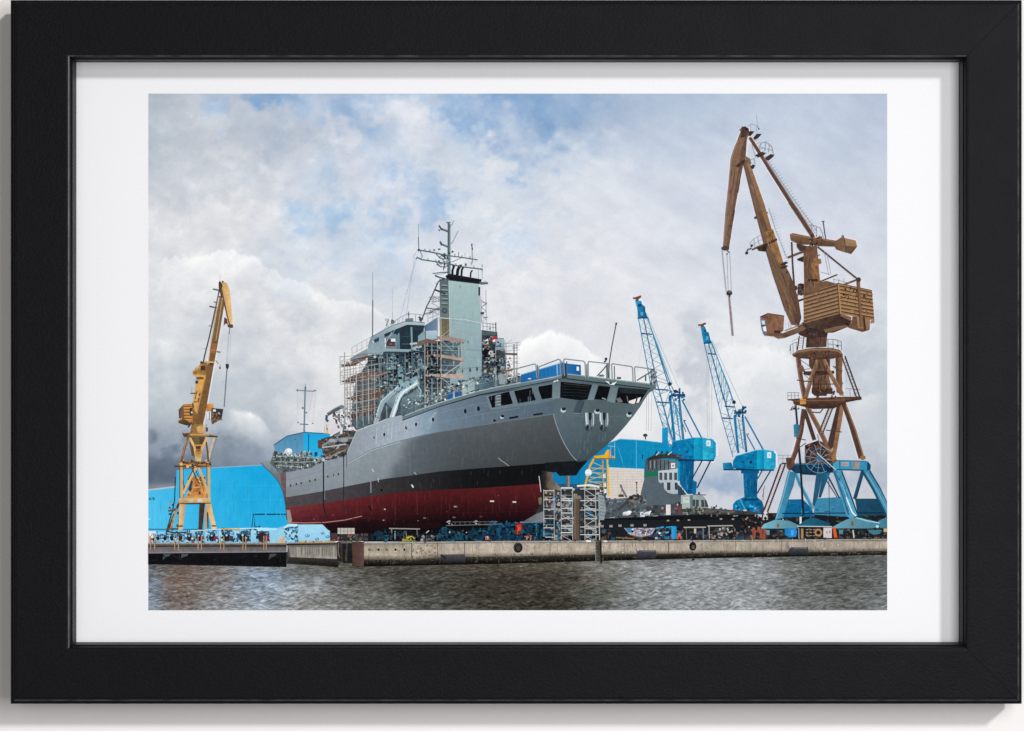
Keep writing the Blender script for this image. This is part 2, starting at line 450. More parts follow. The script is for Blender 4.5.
def sky_col(gx, gy):
    wx = (fbm(gx/60, gy/60, 3, 4)-.5)*46; wy = (fbm(gx/60+31, gy/60+7, 5, 4)-.5)*34
    c = ctrl(gx+wx*.6, np.clip(gy+wy*.6, 93, 530), SKX, SKY, SKT)
    c = blobs(gx, gy, c, SKYB, 21)
    # cumulus rims
    c = edge_cloud(gx, gy, c, [(150,262),(190,256),(225,250),(250,256),(270,268),(285,277),(305,282),(318,292),(332,299),(346,298),(352,304)], (224,225,230), 34, .9, 51, 5)
    c = edge_cloud(gx, gy, c, [(330,300),(352,300),(372,306),(392,320),(400,330)], (222,223,228), 12, .8, 57, 3)
    c = edge_cloud(gx, gy, c, [(500,362),(515,346),(530,338),(548,332),(565,333),(580,340),(592,352),(610,362)], (240,241,244), 36, 1.0, 61, 5, 2.2)
    c = edge_cloud(gx, gy, c, [(222,412),(232,408),(250,411),(262,418),(272,432),(276,440)], (226,227,230), 34, .9, 67, 4, 2.5)
    c = edge_cloud(gx, gy, c, [(148,338),(158,336),(170,344),(180,352)], (214,216,222), 16, .6, 71, 3, 2.5)
    c = edge_cloud(gx, gy, c, [(712,352),(735,340),(760,344),(785,350),(800,362)], (236,238,241), 46, .7, 73, 7, 3)
    c = edge_cloud(gx, gy, c, [(845,410),(862,396),(888,390)], (222,224,228), 40, .75, 79, 5, 3)
    c = edge_cloud(gx, gy, c, [(850,322),(868,334),(888,330)], (205,210,220), 20, .3, 83, 5, 3)
    # horizon glow strip far left
    g = np.exp(-((gy-487)/4.0)**2)*(1-sstep(178, 215, gx))*.55
    c = c*(1-g[..., None]) + np.array((160,160,168))*g[..., None]
    # cloud texture
    t = (fbm(gx/34, gy/26, 91, 5, .54)-.5)*30 + (fbm(gx/12, gy/9, 97, 4, .55)-.5)*9
    t = t*(.55+.6*sstep(560, 300, gx))
    streak = (fbm((gx+gy*.9)/40, (gy-gx*.55)/11, 99, 4)-.5)*14*sstep(420, 600, gx)*sstep(380, 300, gy)
    c = c + (t+streak)[..., None]*np.array((1.05, .95, .75))
    # small crisp wisps
    w1 = fbm(gx/22 + gy/60, gy/15 - gx/90, 121, 6, .62)
    m = sstep(.52, .66, w1)*sstep(420, 250, gy)*sstep(720, 520, gx)
    c = c + m[..., None]*np.array((7, 6, 4))
    m = sstep(.50, .34, fbm(gx/30, gy/22, 131, 6, .6))*sstep(380, 240, gy)*sstep(640, 480, gx)*sstep(200, 300, gx)
    c = c + m[..., None]*np.array((-10, -5, 0))
    lift = sstep(470, 400, gy)
    c = c + lift[..., None]*np.array((6, 6.5, 2.5))
    return c
layer('pictured_sky', 'printed sky of grey and white clouds with pale blue gaps')
grid_layer(X0, X1, Y0, 532, 1.25, sky_col, .006)

# ================================================================== WATER
WX = [148, 180, 215, 260, 310, 360, 420, 500, 560, 600, 640, 700, 760, 800, 840, 888]
WY = [556, 566, 576, 588, 600, 611]
WT = [
 [(70,72,76),(66,58,54),(70,68,70),(84,88,94),(60,58,54),(58,54,48),(62,58,50),(92,84,70),(98,90,78),(104,102,96),(112,114,114),(118,120,122),(116,118,120),(98,100,98),(84,86,84),(92,94,94)],
 [(96,98,104),(100,84,78),(112,104,102),(128,136,148),(96,94,90),(78,74,68),(78,74,66),(80,72,60),(84,78,68),(112,110,106),(130,132,134),(142,146,152),(138,142,148),(106,108,106),(88,90,88),(100,103,104)],
 [(108,116,130),(112,92,84),(118,110,112),(120,138,166),(118,122,128),(86,84,80),(66,64,58),(62,56,48),(66,60,52),(108,104,98),(134,138,142),(146,150,157),(142,146,153),(106,108,108),(84,86,84),(98,102,103)],
 [(108,124,146),(112,94,86),(124,118,120),(132,148,172),(138,142,150),(92,90,86),(62,60,54),(58,52,44),(62,57,48),(92,92,86),(130,134,138),(146,150,158),(143,147,154),(104,106,106),(88,90,88),(104,108,110)],
 [(110,128,152),(110,96,90),(132,132,138),(134,146,164),(132,134,136),(106,106,104),(74,74,70),(58,54,46),(58,54,46),(82,84,80),(126,130,134),(144,148,156),(146,150,157),(104,106,106),(94,97,96),(112,117,120)],
 [(120,138,158),(112,100,96),(138,140,146),(140,150,164),(132,133,134),(112,113,112),(84,85,82),(62,60,53),(60,58,50),(88,92,92),(128,133,138),(142,146,154),(150,154,161),(108,111,111),(100,104,104),(122,128,132)],
]
def water_col(gx, gy):
    wx = (fbm(gx/14, gy/5, 301, 3)-.5)*18
    c = ctrl(gx+wx, gy, WX, WY, WT)
    g = c.mean(-1, keepdims=True); c = (g + (c-g)*.78)*np.array((1.0, 1.01, .99))
    d = np.clip((gy-556)/54, 0, 1)
    sx = 3.2+4.2*d; sy = 1.15+1.25*d
    # foreshortened ripples
    q = np.log1p((gy-540)/26.0)*26
    wob = (fbm(gx/9, q/2.2, 305, 2)-.5)*1.3
    r1 = fbm(gx/5.6 + .35*q, (q+wob)/.34, 311, 2, .6)-.5
    r2 = fbm(gx/3.2 + .25*q, (q+wob)/.21, 317, 2, .6)-.5
    r3 = fbm(gx/26, q/3.0, 331, 3)-.5
    glint = np.clip(fbm(gx/3.8 + .35*q, (q+wob)/.4, 341, 2)-.63, 0, 1)*3.0
    lum = c.mean(-1)/110.0
    amp = (104*r1 + 92*r2 + 22*r3)*(.40+.36*lum)
    c = c + amp[..., None]*np.array((.98, 1.0, 1.03)) + (glint*50*(.25+.5*lum))[..., None]
    blue = np.clip(r3+.5*r1, -1, 1)*16*np.exp(-((gx-255)/60.0)**2)*.5
    c = c + blue[..., None]*np.array((-.5, 0, .8))
    return np.clip(c, 14, 238)
layer('pictured_water', 'printed strip of rippled grey harbour water')
grid_layer(X0, X1, 552, Y1, .5, water_col, .0)
LEV[:, :] = 2

# pale rims against the sky (kept with the sky)
layer('pictured_sky', 'printed sky of grey and white clouds with pale blue gaps')
for h_ in ([(741.4,129.6),(744,127),(748.8,128.4),(749,134),(745.6,158),(742.6,168),(735.6,205),(731,236),(729,247.6),(723.2,247.2),(725.6,212),(728.4,186),(731,158),(737.6,140)],
           [(743,161.6),(747.6,158),(757,183),(764.4,204),(772,230),(781,258),(794,284),(798.6,300),(801.4,318),(791.4,324.6),(781,298),(764,244),(754,206)],
           [(790,234.2),(792.6,233),(811,236.8),(836,240.6),(842.4,236.8),(855.6,240.4),(857.2,246.6),(851.4,254),(836.4,250),(818,246),(800,244.6),(791,240.4)],
           [(803.6,293.4),(838,283.4),(872,290.8),(874.4,323),(869.4,330),(862.4,332),(848,328),(834,333),(804,326)],
           [(803.6,246),(817,246),(820.4,284),(804.6,290)], [(760.4,317),(768,313.4),(784.2,315.8),(783.4,330.6),(776,336.6),(764.4,335.4)],
           [(792.4,354.6),(797,351),(817,347.6),(840,350),(842.4,353.6),(842,356.6),(817,359.6),(794,356.8)]):
    halo(h_)
halo([(749.6,137.4),(768,167),(790,202),(813.6,237.6)], 6, 'dcdbe4', False)
for h_, w_ in (([(798,354),(800.6,376),(805,399)],7.5),([(840,356),(840,396)],9),([(804,409),(801,432),(791,464)],7.6),([(806,404),(829,450),(836,462)],6.6),([(843.6,403),(851,424),(861,458)],7.6),([(819.4,352),(805.6,398)],6.6),([(820.6,352),(842,394.6)],6.6),([(788,400),(861,398)],5)):
    halo(h_, w_, 'dcdbe3', False)
for h_ in ([(219.6,296),(224.6,303.6),(217.6,345),(208.4,396),(203,424),(194.6,424),(203,388),(211.4,343)], [(220.4,284),(222.4,281.6),(227,283),(231,300),(232.8,324),(229.4,326),(223.4,300)]):
    halo(h_, 2.6, 'd8d8de')
halo([(439,283),(440,320),(425,326),(406,320),(386,329),(369,341),(352,352)], 2.2, 'd6d7de', False)
halo([(481.6,283),(483,330)], 2.2, 'd6d8df', False); halo([(449.2,222),(449,274)], 5, 'cfd5df', False)
halo([(656,388),(649,393),(640,407),(624,427.6),(604,447.6)], 2.6, 'e6e5ea', False)
for h_, w_ in (([(634.5,300),(641.4,300),(648,318),(638,318.6)],2.4),([(700.6,326.8),(706,326),(711.4,343.4),(703.8,344)],2.4),([(714,439.6),(716.4,444),(716.4,456)],3),([(774,451),(776.4,456),(776,467)],3),([(703,461),(714.6,461.6)],2.4),([(755,500),(758,471)],3)):
    halo(h_, w_, 'e2e8f0', False)
# ================================================================== HALLS
layer('pictured_hall', 'bright blue shipyard hall behind the yellow crane at the left')
def hallc(x, y):
    a = np.array((62, 178, 224), float); b = np.array((22, 160, 214), float)
    t = min(1, max(0, (x-160)/90)); c = a+(b-a)*t
    s = (y-470)/60; c = c + np.array((14, 6, 2))*s
    return c + (vnoise(np.array(x/5.0), np.array(y/7.0), 5)-.5)*9
poly([(148,490),(160,489),(176,487),(176.6,470),(211,468.3),(240,466.6),(262,465.4),(268,467),(290,480),(292,532),(148,532)], hallc, .012, 5)
line([(148,489.7),(160,488.6),(176,486.6)], 1.4, 'b5b8c2'); line([(211,467.8),(240,466.2),(262,465)], .8, '8aa9bd')
for x in range(213, 290, 12): ln(x, 469, x, 529, .5, '2796c8')
for y in (486, 500, 513): ln(180, y, 285, y-.6, .45, '2a9bce')
ln(158, 492, 158, 528, .4, '48aedb'); ln(169, 490, 169, 528, .4, '48aedb')
ln(148, 529.3, 290, 529.6, 1.2, '2a6f96')
# the end of the painted name on the hall, cut off by the print edge
for x in (148.8, 150.3): line([(x,500),(x+.7,497.6),(x+1.1,499.8)], .6, '123b58')
line([(151.6,500),(152.3,497.3),(153.4,497.6),(153.2,498.7),(152.2,499)], .7, '123b58')
line([(153.0,497.6),(153.5,500),(154.3,498.4),(154.8,499.9),(156.0,497.3)], .7, '123b58')
ln(148.3, 519, 150.4, 519, .9, 'd8eef8')
# dark portal in front of the hall
ln(252, 514.3, 290, 514.3, 1.3, '12314f'); ln(254.4, 514.5, 254.8, 529, .9, '1d3c58'); ln(253.4, 514.5, 251.6, 529, .8, '1d3c58')
poly([(282,529),(283,526.5),(288,526),(290,529)], '2b6f9a')

layer('pictured_hall', 'smaller blue hall with a dark roof edge behind the bow of the ship')
poly([(274,445),(287,436.2),(304,432),(304,455),(275,455)], ('v','4a7ca6','5e8fb4'), .03, 5)
poly([(303.6,432.6),(330,434.2),(330,458),(303.6,458)], ('v','1a9fd2','2eabd9'), .03, 5)
for x in (279, 285, 291, 297): ln(x, 440, x, 455, .4, '41709a')
ln(308.6, 434, 308.6, 452, .9, '104b74'); line([(273.6,445.2),(287,436),(304,432.2),(330,434)], .9, '2b4f6e')
rect(314.5,452,317.5,456.5,'123f63'); disc(295.5,439.5,.5,'203c50')
ln(326.5, 424, 327.5, 434, 1.6, 'd2b27a'); ln(324.6,426,325,434,.7,'b9a988'); disc(327,429,.9,'7c5a33')

layer('pictured_hall', 'blue and cream hall under and behind the stern of the ship')
poly([(546,468),(560,468),(578,462),(595,452),(613,441),(620,439.3),(640,440.4),(664,443.2),(684,446),(684,480),(556,505),(540,512)], ('h','0e6ba6','0c80bb'), .05, 6)
line([(600,446),(620,439),(640,440),(664,443)], .7, '6fb5dc')
poly([(607,467.8),(644,469.4),(644,500),(607,500)], ('h','ddd0c4','e2d8d0'), .03, 6)
for y in np.arange(471, 499, 2.7): ln(608, y, 643, y+.5, .4, 'c8b9ad')
ln(607, 467.6, 644, 469.2, .7, 'b9d3e6'); ln(636.3, 441, 636.3, 469, .6, '59b1de'); ln(618,447,624,467,.4,'4fa9da')
rect(642, 454.5, 643.6, 459, '0b3f70')
for x in (566, 572, 579, 601): ln(x, 474, x, 500, .5, '0e5c95')
rect(556,484,606,505,'28506a'); 

# ================================================================== BLUE SLEWING CRANES
def blue_crane(dx, dy, label, full):
    layer('pictured_crane', label)
    B1, B2, B3, BD = '0f78bd', '1687c8', '0a5f9c', '0c4a78'
    def T(*p): return [(x+dx, y+dy) for x, y in p]
    return T, B1, B2, B3, BD
# --- the nearer one
layer('pictured_crane', 'blue lattice-jib crane close behind the stern, its hook hanging over the hall')
ln(652, 384, 651, 431, .28, '8a8d96'); ln(646.5, 391, 646.3, 431, .3, '8f9099'); ln(648.6, 388, 648.4, 431, .3, '8f9099')
disc(645.3, 435.3, 2.3, '3a3a40', 1.7); ln(645.3, 436, 645.6, 439.5, 1.1, '45454c')
ln(645.6, 322, 637.5, 372, .25, 'b5bccb')
LB, MB, RB = '2a7fae', '1a6898', '2a7fae'
# two lacings of the jib
truss((638.4,318),(650,381),(643.6,318),(656.6,381), 15, .55, '7da6c4', True, .9, '2b7aa8')
truss((643.6,318),(656.6,381),(647.6,317),(667.4,381), 15, .55, '6f9fc0', True, 1.0, '1b5f8f')
truss((650,381),(662.5,425),(656.6,381),(671,436), 11, .6, '6d9dbd', True, .9, '2b7aa8')
truss((656.6,381),(673,440),(667.4,381),(676,408), 9, .6, '5a90b4', True, .9, '2b6c98')
ln(662.5,425,670,447,.9,'6f93b0'); ln(671,436,675,446,.8,'5c8cb0'); truss((662.5,425),(670,447),(667,425),(674,447),5,.5,'8aa6bd')
ln(647.2, 317, 670, 383, 1.2, '3a86b2'); ln(648.4, 320, 672.6, 384, .5, '8db7d2'); ln(646.5, 313, 681, 393, .35, 'a2b9cc')
for (a, b, y) in ((641,652,334),(655,668.5,389.8),(656.5,671,402.6)): ln(a, y-.6, b, y+.3, 1.3, '15517f')
poly([(635,300.4),(641.4,301),(642,304),(645.2,307),(645.4,311.5),(648,318.5),(638,318.6),(637.4,309)], ('h','2386b8','0e4c7c'), .12)
rect(638,304,641,306.5,'0b3c66'); rect(640.5,312,643.2,315.5,'4aa4cf'); ln(637.5,318,648,318,1,'0a3a60')
poly([(632.8,297.4),(636,297),(640.8,295.2),(641.4,297),(638.4,299.6),(639,301),(635.8,301),(635.4,299),(633,299)], '6e4741')
disc(670, 384, 1.9, '16334e'); ln(671.5,386,674.5,392,.8,'23577f')
# mast head
clutter([(670,391),(682,389),(685,396),(684,401),(669,400)], 26, ['0f4f80','0b3a62','1b6ea6','123047'], 1, 3.2, 3)
ln(679.8, 388, 679.6, 402, 1.3, '123c60'); rect(671,394,683,396,'0e4470'); ln(673.5,390.5,676,393,1.4,'17324c')
ln(670.4, 400, 674.6, 441, 2.3, '1567a1'); ln(679.2, 400, 683.4, 440, 2.3, '0f5a93')
ln(674.5, 402, 680.6, 440, 1.0, '3a88b6'); ln(676,404,679,425,.6,'6aa3c7'); truss((671.5,402),(675.5,438),(679.5,402),(683,438),7,.5,'4b8fbb')
ln(682, 400, 702, 438.5, 1.4, '176ba6'); ln(684, 421, 692.4, 438.5, 1.1, '176ba6'); ln(675,403,686,432,.8,'2a7cb0')
rect(683.5,420,686,421,'15517f')
# house, cab and column
poly([(662.2,428.2),(668,427.2),(668,448),(655,446.5),(655,442),(662.2,443)], ('v','1681c4','0f75b8'), .06)
poly([(679.5,460),(694,459.5),(694,466),(692.5,494),(680,494)], ('h','0a629b','064a7c'), .12, 5)
rect(678,458.5,695,461.5,'08426e'); poly([(692.5,480),(697,482),(696,494),(692,494)], '0a5c98')
ln(702, 461, 692.5, 478, 1.3, '1d3f5c'); ln(710.5, 461, 697, 488, 1.4, '16344e'); ln(692,482,688,492,1,'0c4674')
poly([(672.2,441.5),(680,440),(694,438),(694,459.5),(684,459),(672.2,457)], ('h','06669f','0870ad'), .12, 5)
poly([(694,438),(702.6,438.2),(702.6,459.6),(694,459.6)], ('h','1592c6','0675b0'), .08)
poly([(702.6,438.2),(713.6,440.2),(716,443),(716,456),(714,460.2),(702.6,459.6)], ('h','2c9ccc','1f8dc2'), .09, 5)
line([(672,457.5),(684,460),(703,460.3),(714,460.6)], 1.4, '07395f'); line([(672,441.4),(694,437.7),(703,437.9),(714,440)], .7, '45abdc')
rect(706.3,440.4,710.6,446.2,'d6e6f2'); rect(707.6,442,709.2,444.5,'9db8cc'); rect(685.8,450.2,688,452.6,'062c4c'); ln(711,438.2,711,441,.7,'0d5a90')
for y in (444,448,452): ln(673,y,693,y-.7,.35,'0b68a6')
ln(713.8,441,714.2,459.5,.6,'0a5f9c'); disc(708.5,462,.8,'a8bccb')

# --- the farther one
layer('pictured_crane', 'blue lattice-jib crane standing between the grey tug and the brown portal crane')
for x in (706.8, 708.6, 711.4): ln(x, 346, x+.6, 437, .28, '9a9ca8')
truss((704.2,343.6),(720.5,413),(708.6,343.6),(723.8,400), 16, .5, '7da6c4', True, .85, '2b7aa8')
truss((708.6,343.6),(727.8,412),(711.4,342.6),(728,385), 15, .5, '6f9fc0', True, .95, '1b5f8f')
truss((720.5,413),(733,457),(727.8,412),(737,450), 11, .55, '6b91b4', True, .8, '4a80a8')
ln(728,385,733.4,402,1.3,'2b6c98'); truss((723.8,395),(730,418),(728,387),(736,410),6,.5,'5a90b4')
ln(711.2, 341, 733.5, 401, 1.0, '3a86b2'); ln(712, 340, 744, 410, .35, '93b2ca')
for (a, b, y) in ((708,716,354),(724.5,734.5,406.6),(721.5,733,418.4)): ln(a, y-.5, b, y+.3, 1.3, '15517f')
poly([(700.6,326.8),(705.2,326.6),(706.6,331.5),(708.6,332.4),(711.4,343.4),(703.8,344)], ('h','2386b8','0e4c7c'), .12)
rect(704,330,706,331.8,'0b3c66'); rect(706,336,708.4,340,'4aa4cf'); ln(703.8,343.2,711.4,343,1,'0a3a60')
poly([(698,324.4),(701.4,324),(705.6,322.3),(706.2,324),(703.6,325.6),(704.4,327.2),(700.8,327.2),(700.6,325.8),(698.4,326)], '6e4741')
disc(734, 402.2, 1.9, '1a3046'); 
clutter([(733.5,409),(745.5,407),(747.5,414),(747,417.5),(734,417)], 24, ['0f4f80','0b3a62','1b6ea6','123047'], 1, 3, 9)
ln(743, 405.6, 742.6, 418, 1.2, '123c60'); rect(734.5,411.5,746,413.6,'0e4470')
ln(734.6, 416.5, 738.4, 453, 2.2, '1567a1'); ln(742.6, 416.5, 746.4, 452, 2.2, '0f4f86')
ln(738.6,420,743.5,449,.9,'3a88b6'); truss((736,418),(739,450),(743,418),(746,450),7,.5,'4b8fbb')
ln(745, 416.5, 763.4, 450, 1.4, '176ba6'); ln(747, 435, 755, 450, 1.1, '176ba6'); rect(746.5,433.6,749,434.6,'15517f')
poly([(743,470),(758,470),(757,498),(744.4,498)], ('h','0a629b','064a7c'), .12, 5)
rect(741,469,759,473.5,'08507f'); 
ln(762.5, 470, 754, 485, 1.2, '1d3f5c'); ln(771, 470, 757, 493.5, 1.3, '16344e')
poly([(732.5,514.5),(733,504),(736,500.6),(744,497),(757,497),(762,501),(764,507),(764.5,514.5)], ('h','106ca0','085586'), .2, 4)
line([(740,499),(747,513)], 1.2, '45a8d8'); rect(744,498.6,758,500.6,'063a60'); clutter([(733,506),(764,506),(764,514),(733,514)], 26, ['0c5a90','2f9ad0','0a3c62','1b78b0'], 1, 3, 12)
poly([(733,461),(736,456),(747,452.5),(757,450.5),(757,469.5),(745,468.5),(733,468.5)], ('h','06669f','0870ad'), .12, 5)
poly([(757,450.5),(764,450),(764,469.5),(757,469.5)], ('h','1592c6','0675b0'), .08)
poly([(764,450),(773.6,451.6),(775.8,454),(775.8,466.5),(774,469.8),(764,469.3)], ('h','2c9ccc','1f8dc2'), .09, 5)
poly([(722.8,463),(730.8,462.4),(732,464),(733.4,470),(723.4,469.4)], ('h','1f7fb4','0a4f80'), .06); ln(723.4,469.6,745,469.8,1.3,'07395f')
line([(736,468.6),(757,470),(774,470.2)], 1.3, '07395f'); line([(736,456),(757,450.2),(764,449.8),(774,451.4)], .7, '45abdc')
rect(767.2,452.2,771.3,458,'d6e6f2'); rect(768.6,454,770,456.5,'9db8cc'); rect(749.6,460.8,752,463.4,'062c4c')
for y in (456,460,464): ln(737,y+1,756,y,.35,'0b68a6')

# ================================================================== YELLOW SCAFFOLD TOWER + small things at the yard level
layer('pictured_stair_tower', 'yellow steel stair tower under the stern of the ship')
Y1c, Y2c = 'e3a61c', 'c98a12'
for i in range(6): ln(591.5-i*.9, 468+i*4.6, 606, 469+i*4.4, .7, 'd6a83a')
truss((592,462),(585,494),(603,462),(602,494),7,.6,'e0b54c',False)
line([(594,458.5),(590,466),(583,494.5)], 1.9, Y1c); ln(607.6,458,608.6,495,2.0,'eab32b'); ln(602.6,460,604.2,494,1.1,Y2c)
poly([(594,456),(604,455),(607,450),(610,449.4),(611,455),(615,456.6),(615,458.4),(594,459)], Y1c, .12)
ln(594,458.6,615,458.6,.8,'8a5a12'); rails((605,446.6),(614.6,446.2)) if False else None
ln(608,446,615,446.4,.5,'8fc0d8'); ln(614.6,442,614.6,457,.6,'9fb8b0'); ln(610.8,445,610.8,455,.5,'9fb8b0')
for x, y in ((604,474),(604.5,483),(605,489)): rect(x-1,y,x+1.6,y+4,'e9e2d8')
disc(588.4,472.5,3.3,'e8eaea',3.5); disc(587.8,475,2.2,'c6cacc',1.2)
line([(577,486),(590,485),(598,486.5),(600.5,492)], 1.8, 'dfe3e2'); line([(590,487),(597,489),(599.5,493)], 1.2, '7fb45c')

# ================================================================== GREY TUG
layer('pictured_tug', 'grey tug with a white wheelhouse and a green band, on the barge')
poly([(600,500),(640,497),(640,520),(600,520)], ('v','59666e','454d53'), .15, 5)
poly([(647,468),(658.4,466),(677,466),(677.6,490),(681,495),(681,510),(638,512),(641,492)], ('h','55636c','515c64'), .06, 5)
poly([(658.2,470.6),(677.6,468.4),(678,493.6),(672.5,494),(668,492.6),(664.8,489.6),(662.6,484.6),(658.6,481.6)], ('v','bcc6cb','a9b4ba'), .05)
for x in (659.4,664.2,669.2,674.2):
    rect(x,472.6,x+2.9,480,'3d4a55'); ln(x+1.5,472.6,x+1.5,480,.3,'56646e')
for x in (667,): rect(x,482.4,x+3.4,490.2,'323f4a')
poly([(661,482.8),(663.6,482.6),(664,488),(662.6,485)], '3a4652'); poly([(674.6,482.6),(677.6,482.8),(677.8,490),(675,489.6)], '323f4a')
poly([(644.6,472.6),(658,471.2),(658,475.8),(643.6,477.2)], '15704f'); 
poly([(645.6,460),(658,459),(677,461),(677,468.6),(658.3,470.8),(645,472.4)], ('h','44505a','6b7378'), .16, 4)
for x in (648.5,652.5,656.6,660.5,664.6,668.5): ln(x,460,x,470,.9,'2b3238')
for x in (650.5,654.5): ln(x,461,x,468,.7,'8f9ba3')
rect(671,463,675,468,'dfe5e8'); rect(672,464.6,674,466.6,'8a949a')
poly([(645.6,459.4),(655,454.6),(668,453.8),(683.4,454.6),(680,458),(690,459.2),(664,458.4),(650,460)], ('h','2b2a28','4a463c'), .1)
for x in (655,660.5,665.5,670): line([(x,455),(x+1.6,451.6),(x+2.6,453)], 1.1, '20262e'); 
ln(656,455.4,659,452,.7,'d8dde2'); ln(668,455,672,451.6,.7,'d8dde2')
ln(677.6,482,688,495.4,1.0,'cfd6d8'); poly([(677.8,484),(687,495.4),(678,495.4)], '2c4456')
poly([(681,495.4),(686,494.6),(702.4,495),(706,499.6),(709,509.4),(681,512)], ('h','a9b8b4','8e9b97'), .1, 4)
rect(690,495.2,693,511,'64767e'); poly([(692.6,499.6),(698.8,499.6),(698.8,506.4),(692.6,506.4)], '3c4a4c'); poly([(701,499.8),(706.4,500.2),(708.6,507),(701.4,507)], '3c4640')
ln(695.5,500,695.5,506.4,.5,'9aa8a6'); ln(704,500,705,507,.5,'9aa8a6'); ln(693,494.4,706,495,.8,'26445a'); rect(698,492,700,494.6,'1c3f5c')
rect(683,497,689,503,'c2cdc8'); ln(685,499,688,499.4,.7,'8a9a96')
poly([(681,509),(700,507.6),(734,510),(757,512),(757,518),(681,519)], '3a3d3c', .2)
poly([(645,506),(682,504),(682,519),(645,519)], '41474b', .2)
# deck crane and gear on the barge
line([(608,503),(640,499)], 1.0, '7a868c')
clutter([(600,497),(645,497),(650,518),(600,518)], 110, ['3f484e','515c63','66727a','333b41','7b878c','4a5258','5a5248'], .7, 3, 21)
line([(620.4,484.5),(622,489),(626.8,497.5)], 2.0, '6f6b70'); line([(622,489),(620.5,495.5),(624,496)], .7, '4a4a50'); poly([(618.6,494.4),(623.6,494.4),(624,497),(618.4,497)], '4d4038')
line([(618,510),(624,505),(629,498.6),(634,495.6),(641,496.6),(645,503)], 2.6, '3b3f42'); line([(630,503),(635,500),(640,503)], 2, '57503a')
clutter([(624,497),(645,494),(646,506),(634,518),(630,518),(628,506)], 40, ['34383c','5a5348','6b7074','22262a','857a58'], 1, 3.4, 22)
ln(636.6,481.6,637,496,.8,'4a4440'); disc(636.6,482.6,1,'4d4640')
for x, w in ((626.2,4),(648.6,4.6)): disc(x+.5,513.4,w,'d9dde0',1.9); disc(x+3,512,w*.6,'eceff0',1.4); disc(x-2,514.6,w*.5,'a9afb4',1)
clutter([(650,505),(681,503),(681,517),(650,517)], 46, ['3b4147','52595f','2d3237','707a80','5e4a44'], .9, 3.6, 23)
rect(666,504.6,670.6,515,'d8dad4'); rect(664.6,505,665.6,512,'7a3030'); line([(676,508),(677,505.6),(679,508),(678.8,513)], 1.5, '8e2a34'); disc(677.5,504.6,.9,'c9c2b8')

layer('pictured_crane', 'blue lattice-jib crane close behind the stern, its hook hanging over the hall')
streaks([(680,462),(693,462),(692,492),(681,492)], 20, ['064a7c','2a86bc','0a3c62'], 3, 10, .5, 90, 420)
clutter([(674,443),(694,440),(694,457),(674,456)], 22, ['0a4f80','2a88be','064066','1a78ae'], .5, 2, 421, 2)
clutter([(704,447),(714,447),(713,458),(704,458)], 10, ['1a7fae','4ab0d8','0a5f90'], .5, 2, 422, 2)
for x in (676,681,686,691): ln(x, 459.6, x, 461.4, .8, '0a2f4c')
layer('pictured_crane', 'blue lattice-jib crane standing between the grey tug and the brown portal crane')
streaks([(745,474),(757,474),(756,496),(745,496)], 18, ['064a7c','2a86bc','0a3c62'], 3, 9, .5, 90, 423)
clutter([(735,458),(756,453),(756,468),(736,467)], 22, ['0a4f80','2a88be','064066','1a78ae'], .5, 2, 424, 2)
layer('pictured_hall', 'bright blue shipyard hall behind the yellow crane at the left')
streaks([(212,471),(262,468),(284,500),(284,527),(212,527)], 60, ['3fb2e0','1f92c8','5abce6','1a8abf'], 4, 22, .5, 90, 425, (34,164,216), .35)
streaks([(149,492),(176,490),(176,527),(149,527)], 26, ['7acbee','4ab0dc','3aa2d2'], 4, 18, .5, 90, 426, (60,178,224), .35)
layer('pictured_hall', 'blue and cream hall under and behind the stern of the ship')
streaks([(608,444),(660,446),(642,467),(608,466)], 26, ['0c5f94','2a90c6','0a5488'], 3, 12, .5, 90, 427, (13,118,178), .4)
streaks([(609,470),(642,471),(641,494),(609,494)], 26, ['c9b8ab','b8a598','eee2da'], 3, 12, .5, 90, 428, (222,210,200), .4)
# ================================================================== BARGE + yard clutter behind the quay, right half
layer('pictured_barge', 'black barge hull on the slip behind the quay, carrying the tug')
poly([(600,519),(648,516.6),(700,514.4),(757,514.6),(762,518),(762,527),(700,529),(600,530)], ('h','0d1014','15171b'), .25, 8)
rect(560,520,888,541,'1a1d22')
line([(682,514),(700,511.5),(718,511.2),(733,512)], 2.6, '565a58'); clutter([(684,508),(716,506),(733,510),(733,515),(684,516)], 60, ['6a6a62','3c403e','8a8a80','2a2c2c','55524a'], .8, 3, 31)
for x, y in ((602,526),(611,526),(620,525.5),(632,525.2),(645,525)): 
    ln(x-.9,y-1,x-.9,y+.9,.7,'cfcfcb'); ln(x+.9,y-1,x+.9,y+.9,.7,'cfcfcb'); ln(x-1.6,y+1,x+1.6,y+1,.5,'9a9a96')
for x, y in ((668,520.6),(678,520.4),(689,520),(721,519),(743,518.6),(733,519.2)): rect(x-1.2,y-.7,x+1.2,y+.7,'b99a78')
for x, y in ((612,517.6),(655,516),(735,516)): ln(x-2,y,x+3,y-.3,.7,'9fa5a8')
layer('pictured_yard_gear', 'crates, barrels, trestles and painted hoardings lying behind the quay edge', 'stuff')
clutter([(600,529),(770,527),(770,539.5),(600,540.5)], 200, ['20242a','14171b','343a40','4a3a30','5a5a58','2b4a66','6b4a38'], 1, 4.5, 33)
